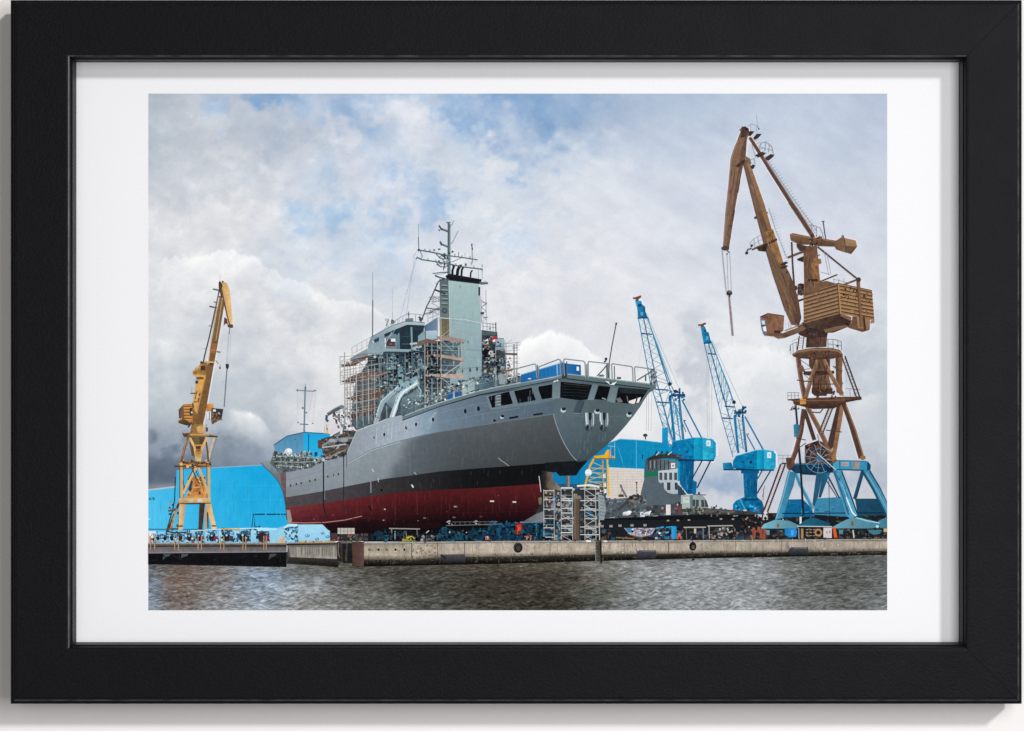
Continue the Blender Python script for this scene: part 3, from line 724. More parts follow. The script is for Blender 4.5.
# painted panel with faces, white with red and blue
poly([(624,528),(656,528),(652,534),(645,537),(634,536.6),(628,533.4)], 'a9a4ac', .4)
poly([(625,528),(632,528),(633.5,532),(629,533)], '3a7aa6'); disc(632.5,531.4,1.3,'16203a'); disc(650.5,531.2,1.2,'16203a'); poly([(640,529),(644.6,529),(645,534),(641,534)], '7a4248'); clutter([(626,528),(654,528),(650,535),(630,534)], 34, ['8a8690','c9c5cc','3a4a66','6a5a66','4a86b4'], .7, 2.4, 34)
line([(630,535),(640,537.4),(650,535.6)], .9, '8a4438'); ln(616,537.5,634,538.5,1.3,'8a6a30'); ln(656,528.4,664,527,1.6,'2a8ccc'); 
clutter([(655,527),(672,526),(672,539),(655,539)], 26, ['1c5f96','2a8ccc','3a3f44','7a4a3a','cfd2d0'], 1, 3.2, 35)
poly([(671.4,526.2),(676.4,526.2),(676.6,539),(671.6,539)], ('h','2f9fe0','1a78ba'), .06); ln(666,527.4,672,526.6,1.1,'2a8ccc')
line([(677.5,539),(678.6,536),(680.4,536),(681,539)], 1.7, 'c9583c'); disc(679.2,534.4,1.5,'d9765c'); 
ln(683.5,527.4,706,527.2,1.3,'b3ab9a'); ln(686,528,686.6,539,.9,'6f685c'); ln(703,528,703.6,539,.9,'8a8272'); ln(695,529,695,538,2.2,'1c2226'); rect(694,528.6,696.2,533.4,'cdbfa0')
ln(707.5,526,733,525.6,1.2,'b3ab9a'); ln(709,526,709.4,538.5,1.1,'a79f8e')
clutter([(711,528),(736,527),(736,538.5),(711,538.5)], 70, ['8d8c88','3b3f44','b9b4aa','1b1e22','5a544c'], .6, 2.6, 37)
clutter([(750,528),(768,528),(768,539),(750,539)], 34, ['a24a32','6e3424','8c4634','3a2a26','c07a5a'], 1.2, 3.6, 39)
for x in (754,760.6,764): line([(x,529),(x+.6,533),(x,538.6)], 2.6, 'a34c34'); 
clutter([(740,515),(768,514),(768,528),(740,527)], 44, ['3a2420','20201f','5c3a30','8f8580','151515'], 1, 3, 41)
for x, y in ((733,511.6),(745,510.4),(757,510),(764.6,512.6),(771,512.4)): rect(x-1.6,y-.8,x+1.8,y+.7,random.choice(['d9d2c6','b04838','e4e0da']))

# ================================================================== BROWN PORTAL CRANE
layer('pictured_portal_crane', 'tall brown level-luffing crane on a blue portal at the right')
BL, BM, BR, BK, GD = '8d6c4e', 'a9814f', 'b8864f', '4c362c', 'c39a5c'
# yard level dark parts under the portal
rect(768,513,888,540,'191c20')
clutter([(772,512),(888,512),(888,522),(772,522)], 90, ['2b3232','1a1f20','4a4f48','5a5a44','26333a'], 1, 4, 43)
ln(783,519,783.4,528,.9,'d9d9d4'); rect(799.6,516,801.6,524,'e4e2dc')
# back legs of blue portal
poly([(816,498.4),(846,496.6),(850,514),(850,517),(813.5,514.5)], ('h','4f9fc6','3f8cb8'), .06, 6)
poly([(855,498.6),(880,498.6),(886,515),(858,516)], ('h','235a74','1d4c66'), .08, 6); ln(868,499,868,515,.4,'1a4156')
poly([(785.5,499.4),(803,499.2),(812,508.6),(814,516.6),(780,517.4)], ('h','1179ae','0e6ba4'), .06, 6)
ln(862.6,471,854.6,499,3.2,'1f5876'); ln(864,472,856.6,498,.7,'153f58')
ln(828,476,839.5,498,1.4,'2b4658'); ln(825,478,837,497,.8,'203646')
line([(801,473),(820,474),(826,471)], 3, '0f3850')
poly([(816.6,472),(823,472),(818,497),(813,510),(812.6,503)], '2b6584'); poly([(823,472),(831.5,470),(825,486),(821,497.5),(818.5,497.5)], ('h','1d5878','2e7ea6'), .06)
line([(795.4,472),(800,484),(812.5,508)], 3.2, '4a9cc4', .05); line([(796.6,472),(801.5,484),(814,508)], .9, '8ccbe6')
poly([(788.4,471),(796.4,472.5),(793.5,486),(788.6,499),(783,518),(775,519.5),(776,516),(781,499.5)], ('h','5db0d4','3a86ac'), .05, 5)
line([(789.4,472),(783,497),(776.4,518)], .8, '9fd8ee')
poly([(786,466),(796,463.4),(833,463),(833,472.6),(796,473.4)], ('h','1f4c68','123b54'), .2, 5)
for x in (800,806,813,820,827): ln(x,465,x+.6,472,.6,'0c2a3c')
ln(795,464.6,832,463.6,1,'3a7ea0')
# lower rails and pads
ln(782,513.4,887,512.8,1.1,'12303f'); ln(816,513.5,848,513,.8,'1c3a48')
# lit main leg
poly([(833,469.6),(842.2,470),(848,489),(857.6,515.6),(850,518.6),(846,515),(838,487)], ('h','4fa4cc','6fc0e0'), .04, 5)
line([(841.6,471),(848.5,489),(857.4,514)], 1.3, '123f5c'); line([(837,473),(844.6,491),(853,513)], 1.7, '8fdcf6'); line([(846,497),(852,512),(856,516)], 1.0, 'f2fbff')
line([(833.6,471),(843,496),(848.6,515)], 1.6, '3d7796')
poly([(861.6,470.4),(870.4,470),(878,484),(887.2,502.5),(887.2,517),(883.5,509),(872,488)], ('h','4c93b4','5cacce'), .05, 5)
line([(862.4,471),(873,489),(886,515)], 2.0, '1d5674'); line([(869.8,471),(879,486),(887.2,502)], 1.2, '12415e'); line([(866.6,473),(878,492),(887,509)], 1.2, '8ccbe6')
poly([(832.6,460.4),(862,460.6),(868,461.4),(870.8,465),(870.4,470),(864,470.6),(833,469.4)], ('h','5bb4da','3f9ac4'), .05, 5)
ln(833,460.4,866,461.2,.9,'1f7fb4'); ln(833,469.4,864,470.4,1.0,'154a6a'); ln(839.4,460.6,840,469.6,.9,'1f6f9c'); poly([(867.4,461.6),(870.8,465),(870.4,470),(867,470.4)], '15506e')
rect(841.4,462.2,848.6,465.8,'d9cfc0'); ln(842.4,464,847.4,464.2,1,'c98a6a'); poly([(852.4,461.6),(860,461.8),(859.4,468.8),(853,468.6)], 'c3b9ac'); ln(854,461.8,854,468,.7,'8a5a44'); ln(855,465,859,465,.6,'8f968c')
# machinery inside
poly([(805,445.2),(818,440.4),(826,443),(833.6,456),(834,463.4),(805,463.4)], ('h','4a3732','7a4a34'), .3, 4)
clutter([(806,446),(818,441),(830,450),(833,462),(806,462)], 60, ['3a2a28','6a4434','8f5a3c','25201f','a9744a'], .9, 3.2, 45)
for a in range(0, 360, 30):
    ln(819.5,458.4,819.5+14*math.cos(math.radians(a+8)),458.4+15*math.sin(math.radians(a+8)),.55,'93b4c2')
ring(819.5,458.4,14.5,.6,'8fb0be',26,60,230); ring(819.5,458.4,9.5,.5,'7fa4b4',20,80,300); disc(819.6,458.4,2.2,'2a86b0')
ln(817,453,836,470,1,'b5c7cc'); ln(826,444,834,459,1.2,'8f8f84')
# access stair
ln(781.6,463.4,794,463.4,1.4,'4a2420'); rails((772,454.4),(790,455)) if False else None
for x in (778,783,788,792): ln(x,455,x,463,.4,'9a9ea6')
ln(777.6,455.4,793,455,.4,'9a9ea6'); ln(777.6,458.6,793,458.4,.4,'9a9ea6')
ln(781,464,764.2,510,1.6,'4a2422'); ln(785.2,464.4,767.6,511.6,1.6,'3b1f1e')
for i in range(22):
    t = (i+.5)/22; ln(781.4-16.8*t,464.4+46*t,784.6-17*t,465+46.2*t,.45,'cfc6c0')
ln(763.6,508,762,520,1.4,'5a2a24'); ln(768,511,768.4,520,1.2,'4a2a26'); line([(763.6,489),(763,500)],.7,'c9584c'); ln(764.6,486,762.4,497,.6,'b85a4e')
# dark mast with blue box
ln(795.6,405,797.4,426,2.1,'2b3c4c'); ln(798,437,800.6,466,2.2,'2a2a30'); ln(800.6,466,803.4,516,2.0,'15202a'); ln(829,480,829.4,516,.5,'2a3a44')
poly([(793.6,425),(796,423.6),(800.6,425.4),(800.8,435.6),(798,437.6),(794.4,436.8)], ('h','4aa0c2','226e92'), .08)
# brown tower, lower legs
line([(804,409),(801,432),(795.6,452),(791,464)], 4.6, '6d4c3c', .12); line([(801.5,425),(794.6,450),(789.6,463)], 1.4, '9a6c4c')
line([(805,411),(814.5,440)], 3.8, '5b4034', .1); line([(806,404),(818.6,428),(829,450),(836,462)], 4.0, '8f6748', .1); line([(807.8,404),(820.8,428),(832,452)], 1.3, 'c08e60')
poly([(837.4,404),(842,404),(833.6,446),(831,450),(827.6,444)], '5a4136', .1); poly([(840.4,404),(844,406),(842,420),(836,455),(832,453),(834.6,438)], ('h','a87344','c08c56'), .1)
line([(843.6,403),(851,424),(861,458)], 4.6, '664832', .1); line([(846,405),(855.6,430),(864,458)], 1.5, 'b88a5c'); disc(863,457.6,2.8,'c08a4a',2.2); disc(834,457,2.4,'c08a4a',3)
poly([(786,458),(794,457),(795,464),(790,471),(787,468)], '7a5140', .2)
# stair inside
ln(829,408,819,433,1.6,'5a3c34'); ln(832.6,408,822.6,433.6,1.4,'4d342e')
for i in range(14):
    t = (i+.5)/14; ln(829-10*t,408+25*t,832.4-10*t,408.2+25.2*t,.5,'c9b9ac')
line([(812,412),(820,412.6),(823,409)], 1.1, '6a5a52'); line([(817.6,434),(820,444),(832,452)], .9, '9a9a94')
# drum and mid platform
poly([(809,357),(830,357),(830,368),(828,372),(832,390),(831.6,396),(812.6,396),(812,390),(813,372),(809,366)], ('h','6a4a36','a2754c'), .12, 3)
poly([(822,358),(830,358),(830,371),(824,371)], ('h','6e4e3a','54392c'), .1); rect(811.6,388,832.6,396,'5a3c30'); poly([(803.6,371.4),(834,370.6),(834.4,373.6),(829,374.6),(808,375.6),(803.6,374.4)], '4c362c', .2)
ln(819.6,373,820.4,390,.5,'54392c'); ln(824,373,825,390,.5,'54392c'); clutter([(811,388),(834,388),(836,399),(809,399)], 30, ['3a2822','7a5238','4c342a','a9794c'], .9, 2.8, 46)
poly([(809,391),(815,396),(814,400),(809,400)], 'dcdfe6'); poly([(827,394),(832,394),(830,399),(826,399)], 'cfd3dc')
poly([(787.6,399.4),(800,398.4),(845,396.6),(861.6,396.8),(861.6,399.2),(846,402.4),(840,405.4),(834,408.4),(813,409),(800,405.6),(794,404.4),(793,401)], ('v','7a5338','4a3228'), .16, 5)
ln(788,399.8,800,399.2,1.2,'4c3a32'); poly([(799.8,398.4),(805.8,397.6),(806,404),(800,404.4)], 'cf9648', .08); ln(795,401,845,400,.8,'a9794c'); ln(846,401,861.6,399,1.2,'2f2622')
for x in (788,791.5,795,798.5): ln(x,392.4,x,399.4,.35,'8f8f95')
ln(787.6,392.4,799.4,392.6,.45,'8f8f95'); ln(787.6,395.6,799.4,395.6,.35,'8f8f95')
for x in (850,854,858): ln(x,388.6,x+.4,396.8,.35,'8f8f95')
ln(846,388.4,860.6,389.4,.45,'8f8f95')
# upper four legs
line([(798,354),(800.6,376),(805,399)], 4.4, '7a5640', .1); line([(796.4,357),(799,376),(803,398)], 1.2, 'b58560'); ln(800.6,366,803,372,4.6,'9a6c4a')
poly([(835.6,356),(843,354),(842,372),(842.6,396),(836.6,392)], ('h','5a3f30','b8864f'), .08)
line([(819.4,352),(812,376),(805.6,398)], 4.0, '9a6f4c', .08); line([(818.2,355),(811,376),(804.8,396)], 1.1, 'c2966a')
line([(820.6,352),(830,373),(842,394.6)], 3.9, 'a8794e', .08); line([(822.4,354),(832,374),(843.4,393)], 1.2, 'c99a62')
ln(841.6,356,856.8,398,1.2,'5a4238'); ln(845,356,860.6,399,1.3,'4c362e'); 
for i in range(12): 
    t=(i+.5)/12; ln(842+15*t,357+41*t,845.4+15*t,357.4+41*t,.35,'8a7464')
# slewing ring
poly([(792.4,354.6),(797,351),(806,348.8),(817,347.6),(832,348),(840,350),(842.4,353.6),(842,356.6),(832,358.8),(817,359.6),(802,358.4),(794,356.8)], ('v','8a6446','5a3f30'), .1, 4)
line([(792.4,354.6),(798,351.8),(812,349.6),(828,349.4),(838,351),(842,353.8)], 1.6, 'b38656'); line([(797,351),(812,348.4),(834,348.6)], .8, '6a6a3e')
ring(816,345,26,.45,'8a8f98',22,200,250,ry=9); 
for x, y in ((790.6,345),(793,343.6),(796.4,342.6),(828,339.4),(833,339.4),(838,340.4),(841.4,342)): ln(x,y,x+.4,y+9,.4,'7c828c')
line([(790,351),(790.4,345),(794,343),(798,342)], .5, '7c828c'); line([(827,339.2),(835,339.4),(841.4,341.6),(841.8,349)], .55, '7c828c'); ln(827,343.6,841.4,345.6,.4,'7c828c'); disc(837.6,345.8,1.1,'3a3430')
ln(799.4,336,797.4,350,1.1,'5a3f34'); ln(804,337,802.6,349,.9,'5a3f34')
for i in range(5): ln(799,338+i*2.4,803.6,338.4+i*2.4,.5,'b9b4b4')
# slewing column
poly([(796,329),(803,322),(838,316),(846,322),(828,331.6),(827,337.5),(826.4,346.8),(807,347.6),(807,337.6),(799.6,335)], ('h','5a4034','3f2c26'), .16, 4)
poly([(806.6,338),(826.4,337),(826.6,346.4),(806,347.6)], ('h','50382e','7a5440'), .12); rect(812,327,816,336,'2f3036')
clutter([(800,326),(828,320),(828,334),(804,336)], 26, ['33261f','5a4034','2a2a30','6b4a3a'], 1, 3.6, 47)
# machine house underside and pods
poly([(803.6,322.8),(840,313.4),(852,320.4),(848.6,326.6),(834,332.4),(826,333),(823,330.4),(812,328)], ('h','6a4c3a','4a342a'), .14, 5)
poly([(826,333),(848.6,326.6),(846,325),(836,326.4),(824,329.6)], '9a7252')
poly([(852.6,316.4),(868,318),(870,319.6),(869.4,330),(862.4,332),(848,327.4),(852,321.4)], ('h','8a6444','7a583c'), .08)
poly([(856.6,316),(862,316.6),(863.4,328.6),(858,328.2)], ('v','d0a268','b88a54')); poly([(864,318),(869.6,318.6),(869.8,329),(865.4,330.6)], ('v','c89a5e','a87c4a'))
poly([(841,313.6),(851.6,317),(850.6,321),(840.6,316)], 'a47a50')
# machine house
LFc = lambda x, y: np.array((186,146,94)) if False else np.array((168,128,80))
poly([(803.6,293.4),(838,283.4),(840.6,313.4),(804,323.4)], ('v','a98258','b58a58'), .06, 5)
for i in range(8):
    t = (i+.35)/8; y0 = 293.4+30*t; y1 = 283.4+30*t
    ln(804, y0+.4, 838.6+2*t, y1+.4, 1.35, '6a4a2e'); ln(804, y0-1.0, 838.4+2*t, y1-1.0, .7, 'd0a66c')
poly([(838,283.4),(872,290.8),(874.4,320),(868,319),(840.6,313.4)], ('v','c29454','b98c50'), .08, 5)
for i in range(8):
    t = (i+.4)/8; ln(838.4+2*t, 284+29.6*t, 872+2.4*t, 291+28.8*t, 1.3, '6f4b2a'); ln(838.4+2*t, 282.8+29.6*t, 872+2.4*t, 289.8+28.8*t, .8, 'deb272')
clutter([(842,286),(858,289),(858,300),(842,297)], 22, ['5a3c22','8a6034','3c2a1c','c99a58'], .8, 2.6, 48); clutter([(862,292),(871,294),(871,302),(862,300)], 12, ['5a3c22','8a6034','3c2a1c'], .8, 2.2, 49)
ln(838.4,283.4,841,314,1.4,'d2a666'); ln(837.2,284,839.6,314,.6,'5a3f28'); line([(804,293.2),(838,283.2),(872,290.6)], .9, '6a5236'); 
line([(844.6,284.4),(852,281.6),(858.4,279.2)], 1.9, '8d6442'); line([(858.4,279),(859.6,300),(861.6,327)], 3.0, 'a2744a'); line([(857,281),(858.4,300),(860.2,327)], .8, '6b4a30'); disc(858.6,279.6,2.4,'5c4334'); ln(863.8,316,865.4,330,1.6,'4a3526')
poly([(873,318),(874.6,318.6),(874.4,323),(870,323)], 'c2965c')
# arm to the operator's cab
poly([(774,336.4),(790,330.4),(803,325.4),(806,329),(797,333.4),(785,337.8),(778,338.6)], ('v','a87e58','6a4c38'), .08)
line([(785,330.6),(803,324)], 1.2, 'b98e64')
poly([(760.4,317),(768,313.4),(784.2,315.8),(783.4,330.6),(776,336.6),(764.4,335.4),(762,330)], ('h','9a6a48','a87450'), .14, 4)
poly([(760.4,317),(766,319.4),(767,334.8),(763.4,334),(761.4,327)], '66707a', .1); poly([(761.4,320.6),(764.6,320.6),(765,324.6),(762,324.4)], 'cfdbe6'); poly([(762.6,327),(766,326),(766.4,331.6),(763.6,331)], 'e2e8ee'); ln(761.6,325.6,766,326,.6,'2f2a28')
ln(760.4,316.8,768,313.4,.9,'5c4436'); ln(768,313.4,784,315.8,.8,'6b4c38'); rect(774,330.4,780,333,'4a3228'); poly([(764.4,335.4),(776,336.8),(779,338.6),(784,338),(782,333),(770,333.6)], ('v','7a583f','a07a5a'))
for x in (786,789,791): ln(x,321.6,x,328,.35,'9aa0a8')
# column with lever
poly([(803.6,246),(817,246),(818.6,262),(820.4,291),(804.6,294)], ('h','7f5d43','946a46'), .1, 4)
poly([(812,263),(818.4,262),(820.6,286),(813.6,287)], ('v','bd8442','a87440'), .12); poly([(813.4,258),(821,259),(821.4,263.4),(817,264.8),(812.6,262.4)], 'b8844c', .12); ln(817.6,256,820,254.6,.8,'4c3a32')
rect(808,279,818,281.6,'4c3428'); ln(820,281.6,837.4,274.6,1.3,'4a3a34'); ln(820,284.4,829,281.8,1.4,'4a3a34'); poly([(798,284),(804,283.6),(804,294),(797.6,295)], '6a4c3a', .3)
poly([(805,286),(826,280.8),(838,284),(806,293)], '8d6a48', .1)
clutter([(796,284),(804,283),(804,297),(796,297)], 16, ['4c3428','7a5a44','9a7a60','33261f'], .8, 2.6, 50); ln(794,302.6,803.6,299,1.8,'4a372e')
poly([(796.6,243.4),(806,246),(806,251),(800,251),(797,247)], '5a4132', .1)
line([(787.8,257.6),(800,252.8),(812.6,249.4)], 2.2, '7d5a40'); poly([(797,259),(803.6,256),(803.6,262),(798,260.4)], '4c362c')
ln(791.8,242,792.6,262,1.5,'5f4038'); ln(792.6,262,795,296,1.6,'5f4038')
ln(817.6,246.6,858,279.4,1.5,'4a3a34')
poly([(790,234.2),(792.6,233),(811,236.8),(836,240.6),(836.4,246.6),(818,246),(812,244.6),(800,244.6),(791,240.4)], ('v','a07850','6f5138'), .08, 4)
line([(790.4,234.4),(811,237.6),(835,241.6)], .8, 'b98f62')
poly([(834.6,241.4),(842.4,236.8),(844.6,238),(846,252.6),(836.4,249.4),(834.6,245.6)], ('h','8a6848','a07850'), .08)
poly([(844.6,238),(855.6,240.4),(857.2,246.6),(846,246)], ('v','caa068','b88a56'), .05); poly([(845.4,246),(857.2,246.6),(851.4,254),(846,252.4)], '7a6048', .08); ln(844.4,238,845.8,252.4,.7,'6a4e34'); line([(841.6,236.6),(843,235.4),(844,237.6)],.8,'6a4e34')
# back stay and its railing
ln(749.6,137.4,768,167,3.0,'7a5644',.1); ln(768,167,790,202,3.4,'74503f',.1); ln(790,202,813.6,237.6,3.6,'76523f',.1)
ln(751.6,138,814,234.6,.8,'a97f62')
for i in range(34):
    t=(i+.5)/34; x=754+60*t; y=140+92*t; ln(x,y,x+3.4,y-2.2,.3,'8d94a0')
line([(765,156),(790,194),(817,231)], .4, '8d94a0'); line([(763.4,157.6),(788,195),(815.4,233)], .3, '8d94a0')
for (x, y, w) in ((755,156.4,11),(765.4,158.6,9)):
    poly([(x,y-1.2),(x+w*.6,y-4.6),(x+w,y-3.6),(x+w*.8,y-1),(x+w*.3,y+1)], '40322c')
poly([(765.4,158),(774.4,154),(773,157),(769,160.4),(766,160)], '5a4034'); poly([(753.4,137.6),(757,133.6),(761.8,134),(758,138.2),(754.6,140)], '3a2f2a'); poly([(747,133.6),(750,131),(754.6,131.4),(750.6,136),(747,136)], '44352d')
line([(747,126.6),(751,124),(757,125.8),(759.4,130.4)], .4, '7c828c'); ln(751,124,750.6,131,.35,'7c828c'); ln(757,125.8,756.4,132,.35,'7c828c'); ln(756,114.6,758.6,130,.4,'8a8f98'); disc(758.8,128.6,.8,'5a5a60')
line([(760.6,143),(766,141.6),(772,146.6),(773.4,154)], .45, '7c828c'); ln(766,141.6,765,151,.35,'7c828c'); ln(760.6,143,759.6,150,.35,'7c828c'); ln(769.6,144.4,768.6,152.4,.35,'7c828c'); ln(760,147,772.6,150.4,.35,'7c828c')
ln(752,144,756,158,.4,'9aa0aa')
line([(808,226),(812,224.6),(820,227.6),(823,234),(823.6,240)], .4, '7c828c'); ln(823.2,221.4,826,240,.9,'5a5258'); ln(822,221.4,824.6,221.2,.9,'4a4448'); ln(812,225,811.6,234,.35,'7c828c'); ln(816.6,226.4,816.4,236,.35,'7c828c')
clutter([(808,235),(816,234),(826,240),(816,246),(809,246)], 26, ['4c362c','6a4c3a','33261f','8a6648'], .9, 3, 51)
for a,b in (((824,250),(829,275)),((827,252),(831,274))): ln(*a,*b,.3,'9aa0aa')
ln(821,272,830,274.4,.4,'8a8f98'); ln(833,279,850,283,.35,'8a8f98')
for x in (834,839,844): ln(x,278.4,x,283.4,.3,'8a8f98')
# main jib
poly([(743,161.6),(747.6,158),(752,169),(757,183),(764.4,204),(772,230),(781,258),(789,272),(794,284),(798.6,300),(801.4,318),(799,325.6),(791.4,324.6),(785.4,311),(781,298),(773.6,276),(764,244),(754,206)], ('h','8f6e52','8a6848'), .06, 5)
poly([(746.6,163),(749.4,161.4),(757,183),(764.4,204),(772,230),(781,258),(784,264),(782,264),(774.6,250),(768.6,232),(757,196)], ('v','b58a5c','b07a40'), .08, 4)
poly([(764,232),(773,229),(783.6,263),(778.6,265)], ('v','b8843f','bd8844'), .16, 4)
poly([(789,272),(794,284),(798.6,300),(801.4,318),(799,325.6),(795,322),(790,296)], ('v','7a5a42','6b4c38'), .08)
line([(743.4,163),(754,206),(764,244),(773.6,276),(785.4,311)], .6, '6b5140')
for i in range(17):
    t = i/17; x = 768+15*t; y = 214+50*t; ln(x+3.5,y,x+6.4,y-1,.3,'8d94a0')
line([(769,208),(776,230),(787,258)], .4, '9aa0b0')
poly([(751.6,249.6),(756,246.8),(776.6,238.2),(777.4,240.2),(768,245),(765.6,251.6),(759,250.8),(757,248.4),(752.4,250.4)], '46352d', .2); ln(752.6,249,776,238.6,1.0,'8a6648')
line([(750.4,242.6),(754,238.6),(762,234.6)], .4, '8d94a0'); ln(750.4,242.6,751.6,248.6,.35,'8d94a0'); ln(754,238.8,755,246.8,.35,'8d94a0'); ln(758,236.6,759.4,245,.35,'8d94a0'); ln(750.8,245.6,763,238.6,.35,'8d94a0'); ln(752.6,246.4,751,245,2.2,'35302f'); 
line([(751.6,248.4),(748,249.4),(746.8,252)], 1.2, '4a4444'); disc(746.8,253,1.5,'2e2c30')
for y in (262.6, 266): poly([(780,y+1.6),(785,y-1),(788.6,y-.2),(785,y+2.4),(781.6,y+3)], '3a302a')
disc(755.6,217.6,1.3,'5a4436'); disc(767,212.8,1,'9a6f50'); disc(787,272,1,'4a3a30')
# luffing jib
poly([(741.4,129.6),(744,127),(748.8,128.4),(749,134),(747,139),(745.6,150),(745.6,158),(742.6,168),(735.6,205),(731,236),(729,247.6),(723.2,247.2),(723.6,240),(725.6,212),(728.4,186),(731,158),(733.4,150),(737.6,140)], ('h','9c7a60','a0784f'), .06, 4)
poly([(745.8,134),(748.8,128.6),(746.8,140),(745.6,158),(742.6,168),(735.6,205),(731,236),(729,247.6),(726.6,247.6),(729,228),(733.6,198),(739,166),(741.6,150)], ('v','7d5c44','8a664a'), .08, 4)
line([(738,141),(733.8,151),(731.4,160),(728.8,186),(726,214),(723.8,243)], .8, 'c0a084'); ln(736,160,727.4,236,.6,'7d6048')
poly([(741.2,131),(743,126.6),(748,127.6),(749.4,132),(745,137),(740.4,137.6)], '5a4438', .2); line([(740,130.6),(742.6,127),(746,126.8)], .9, '3a302c')
line([(736,166.6),(741,162.6),(745,160)], 1.6, '4a382e'); poly([(737,164.6),(742,160),(745.4,163),(741,165.4),(738,168)], '4c382e', .2); line([(745,157),(749,159.4),(750.4,164)], 2.4, 'a07a54'); poly([(750.4,166.4),(753,164.2),(755.4,165.6),(753.4,169),(751.4,168.6)], '33302f')
line([(750,160),(754,158.4),(755.4,164)], .4, '7c828c')
disc(730.6,225.6,1.2,'5c4a3e'); poly([(721.4,247.4),(724,246),(729.4,246.4),(729,249.6),(725,250.6),(722,249.6)], '5c4c44'); ln(727,250,729.6,252.6,1,'5f5c60'); disc(727.2,253.8,.8,'5c5a60')
for a,b in (((721.8,250),(726,291.6)),((727.2,254),(728.4,291.6)),((729.8,252),(731.6,291)),((722.6,250),(726.6,291.6))): ln(*a,*b,.28,'8e9099')
disc(729.4,293,2.9,'3a3438',2.7); disc(729.6,291.8,1.4,'6e6068',1); ln(729.5,295,729.6,299,1.6,'2f2b30')
line([(729.4,297),(731,315),(733,335.6)], 1.7, '8d8288', .1, 2.2); line([(730.4,299),(732.2,316),(733.8,335)], .5, 'c6c0c6')

# ------------------------------------------------------------------ pads like low blue tents in front of the portal
layer('pictured_yard_gear', 'blue-grey tent-like covers, a blue drum and a white cabinet behind the quay edge', 'stuff')
rect(768,527,887.2,540,'1c1e22')
clutter([(772,528),(887,528),(887,539.4),(772,539.4)], 120, ['202428','34393d','4a4038','13161a','55564f','6a4c38'], 1, 4, 53)
def tent(pts, c1, c2):
    poly(pts, ('h', c1, c2), .06, 5)
tent([(761,528.6),(764,524),(776,519.4),(790,521),(799.6,525.6),(797,528.6)], '7ab0c6', '4f7f96'); ln(761,528.8,797,528.8,.7,'2b4654')
tent([(797.6,525.6),(806,519.6),(814,517.6),(831,523.4),(828,526),(800,526.4)], '1f6080', '154a66')
tent([(830,528.4),(842,521.6),(852,517.4),(862,518),(880,522.6),(876,527.6),(868,528.6)], '6c9fb4', '4a7c94'); ln(832,528.6,874,528.6,.7,'2b4654')
tent([(878,521),(887.2,517),(887.2,528),(880,528)], '4a8098', '41748c')
line([(856,517.6),(866,520.6),(879.6,523)], 1.0, '9ed4ea'); disc(877.4,526.4,1.8,'a8dcee',1.5); ln(797,526.2,832,526.6,.9,'c2ccc8')
poly([(776.6,524),(779,523.6),(779.4,527.4),(777,527.8)], 'a05c22'); poly([(851,521.4),(853.4,521.2),(853.6,526),(851.4,526)], '8a5a2a'); 
poly([(784.6,529),(796,528.6),(797,532),(796,536.6),(790,537.4),(785,535)], ('h','1b6cb8','2c8ae0'), .06); rect(791,530,793.6,535.4,'4ba6f0')
ln(798.6,528,799,538.6,1,'8a9aa0'); rect(801,528.6,803.4,538.6,'b58a4a')
for x in (806,809.6,813): 
    for y in (529.6,532.4,535.6): ln(x,y,x+2.2,y,.7,'b09a80')
ring(818.4,532.6,3.0,1.7,'c28a4c',14); rect(823.4,527.6,831.8,538,'cfc8c8'); rect(826.2,531.4,827.6,533.2,'8a8488'); rect(829.2,530.6,830.4,533,'8a8488')
poly([(832.6,527.4),(835.4,527.4),(837.4,537.6),(834.2,537.8)], 'dc5a28'); rect(839,530,843,534,'4a86a0'); poly([(868,530),(882,530),(880,533.6),(874,535),(869,532.6)], '3f7488'); rect(883.6,528.4,887,532,'cdb87a'); line([(853,530),(854,538)], 1.2,'cfd0ca')
rect(766.6,530,769.6,535,'6a8a9a')

layer('pictured_portal_crane', 'tall brown level-luffing crane on a blue portal at the right')
JB = [(746,172),(752,180),(764,206),(774,240),(784,270),(793,290),(798,318),(792,320),(784,302),(766,240),(755,204)]
streaks(JB, 46, ['5f4632','9a7350','c49a66','503a2c','7a5c40'], 4, 14, .45, 70, 401)
streaks([(740,138),(746,134),(744,160),(730,244),(725,244),(729,186),(733,156)], 30, ['6b5140','b08e6c','8a6b50','5a4436'], 4, 14, .45, 98, 402)
streaks([(805,248),(816,248),(819,288),(806,290)], 26, ['4c382c','a8784a','c08a50','5f4634'], 2, 8, .5, 88, 403)
streaks([(811,358),(829,358),(831,394),(813,394)], 34, ['3c2c24','8a6242','b58a58','54402f'], 3, 9, .5, 89, 404)
clutter([(804,294),(838,284),(840,313),(804,322)], 34, ['8a6640','6a4c30','b58f5e','4c3826'], .5, 1.8, 405, 2.4, -14)
clutter([(839,285),(872,291),(873,318),(841,313)], 44, ['7a5834','5a3f28','c99a5c','3c2c20'], .5, 1.8, 406, 2.2, 12)
streaks([(807,338),(826,337),(826,346),(807,347)], 16, ['2f241f','7a5a44','4c382c'], 2, 7, .6, 90, 407)
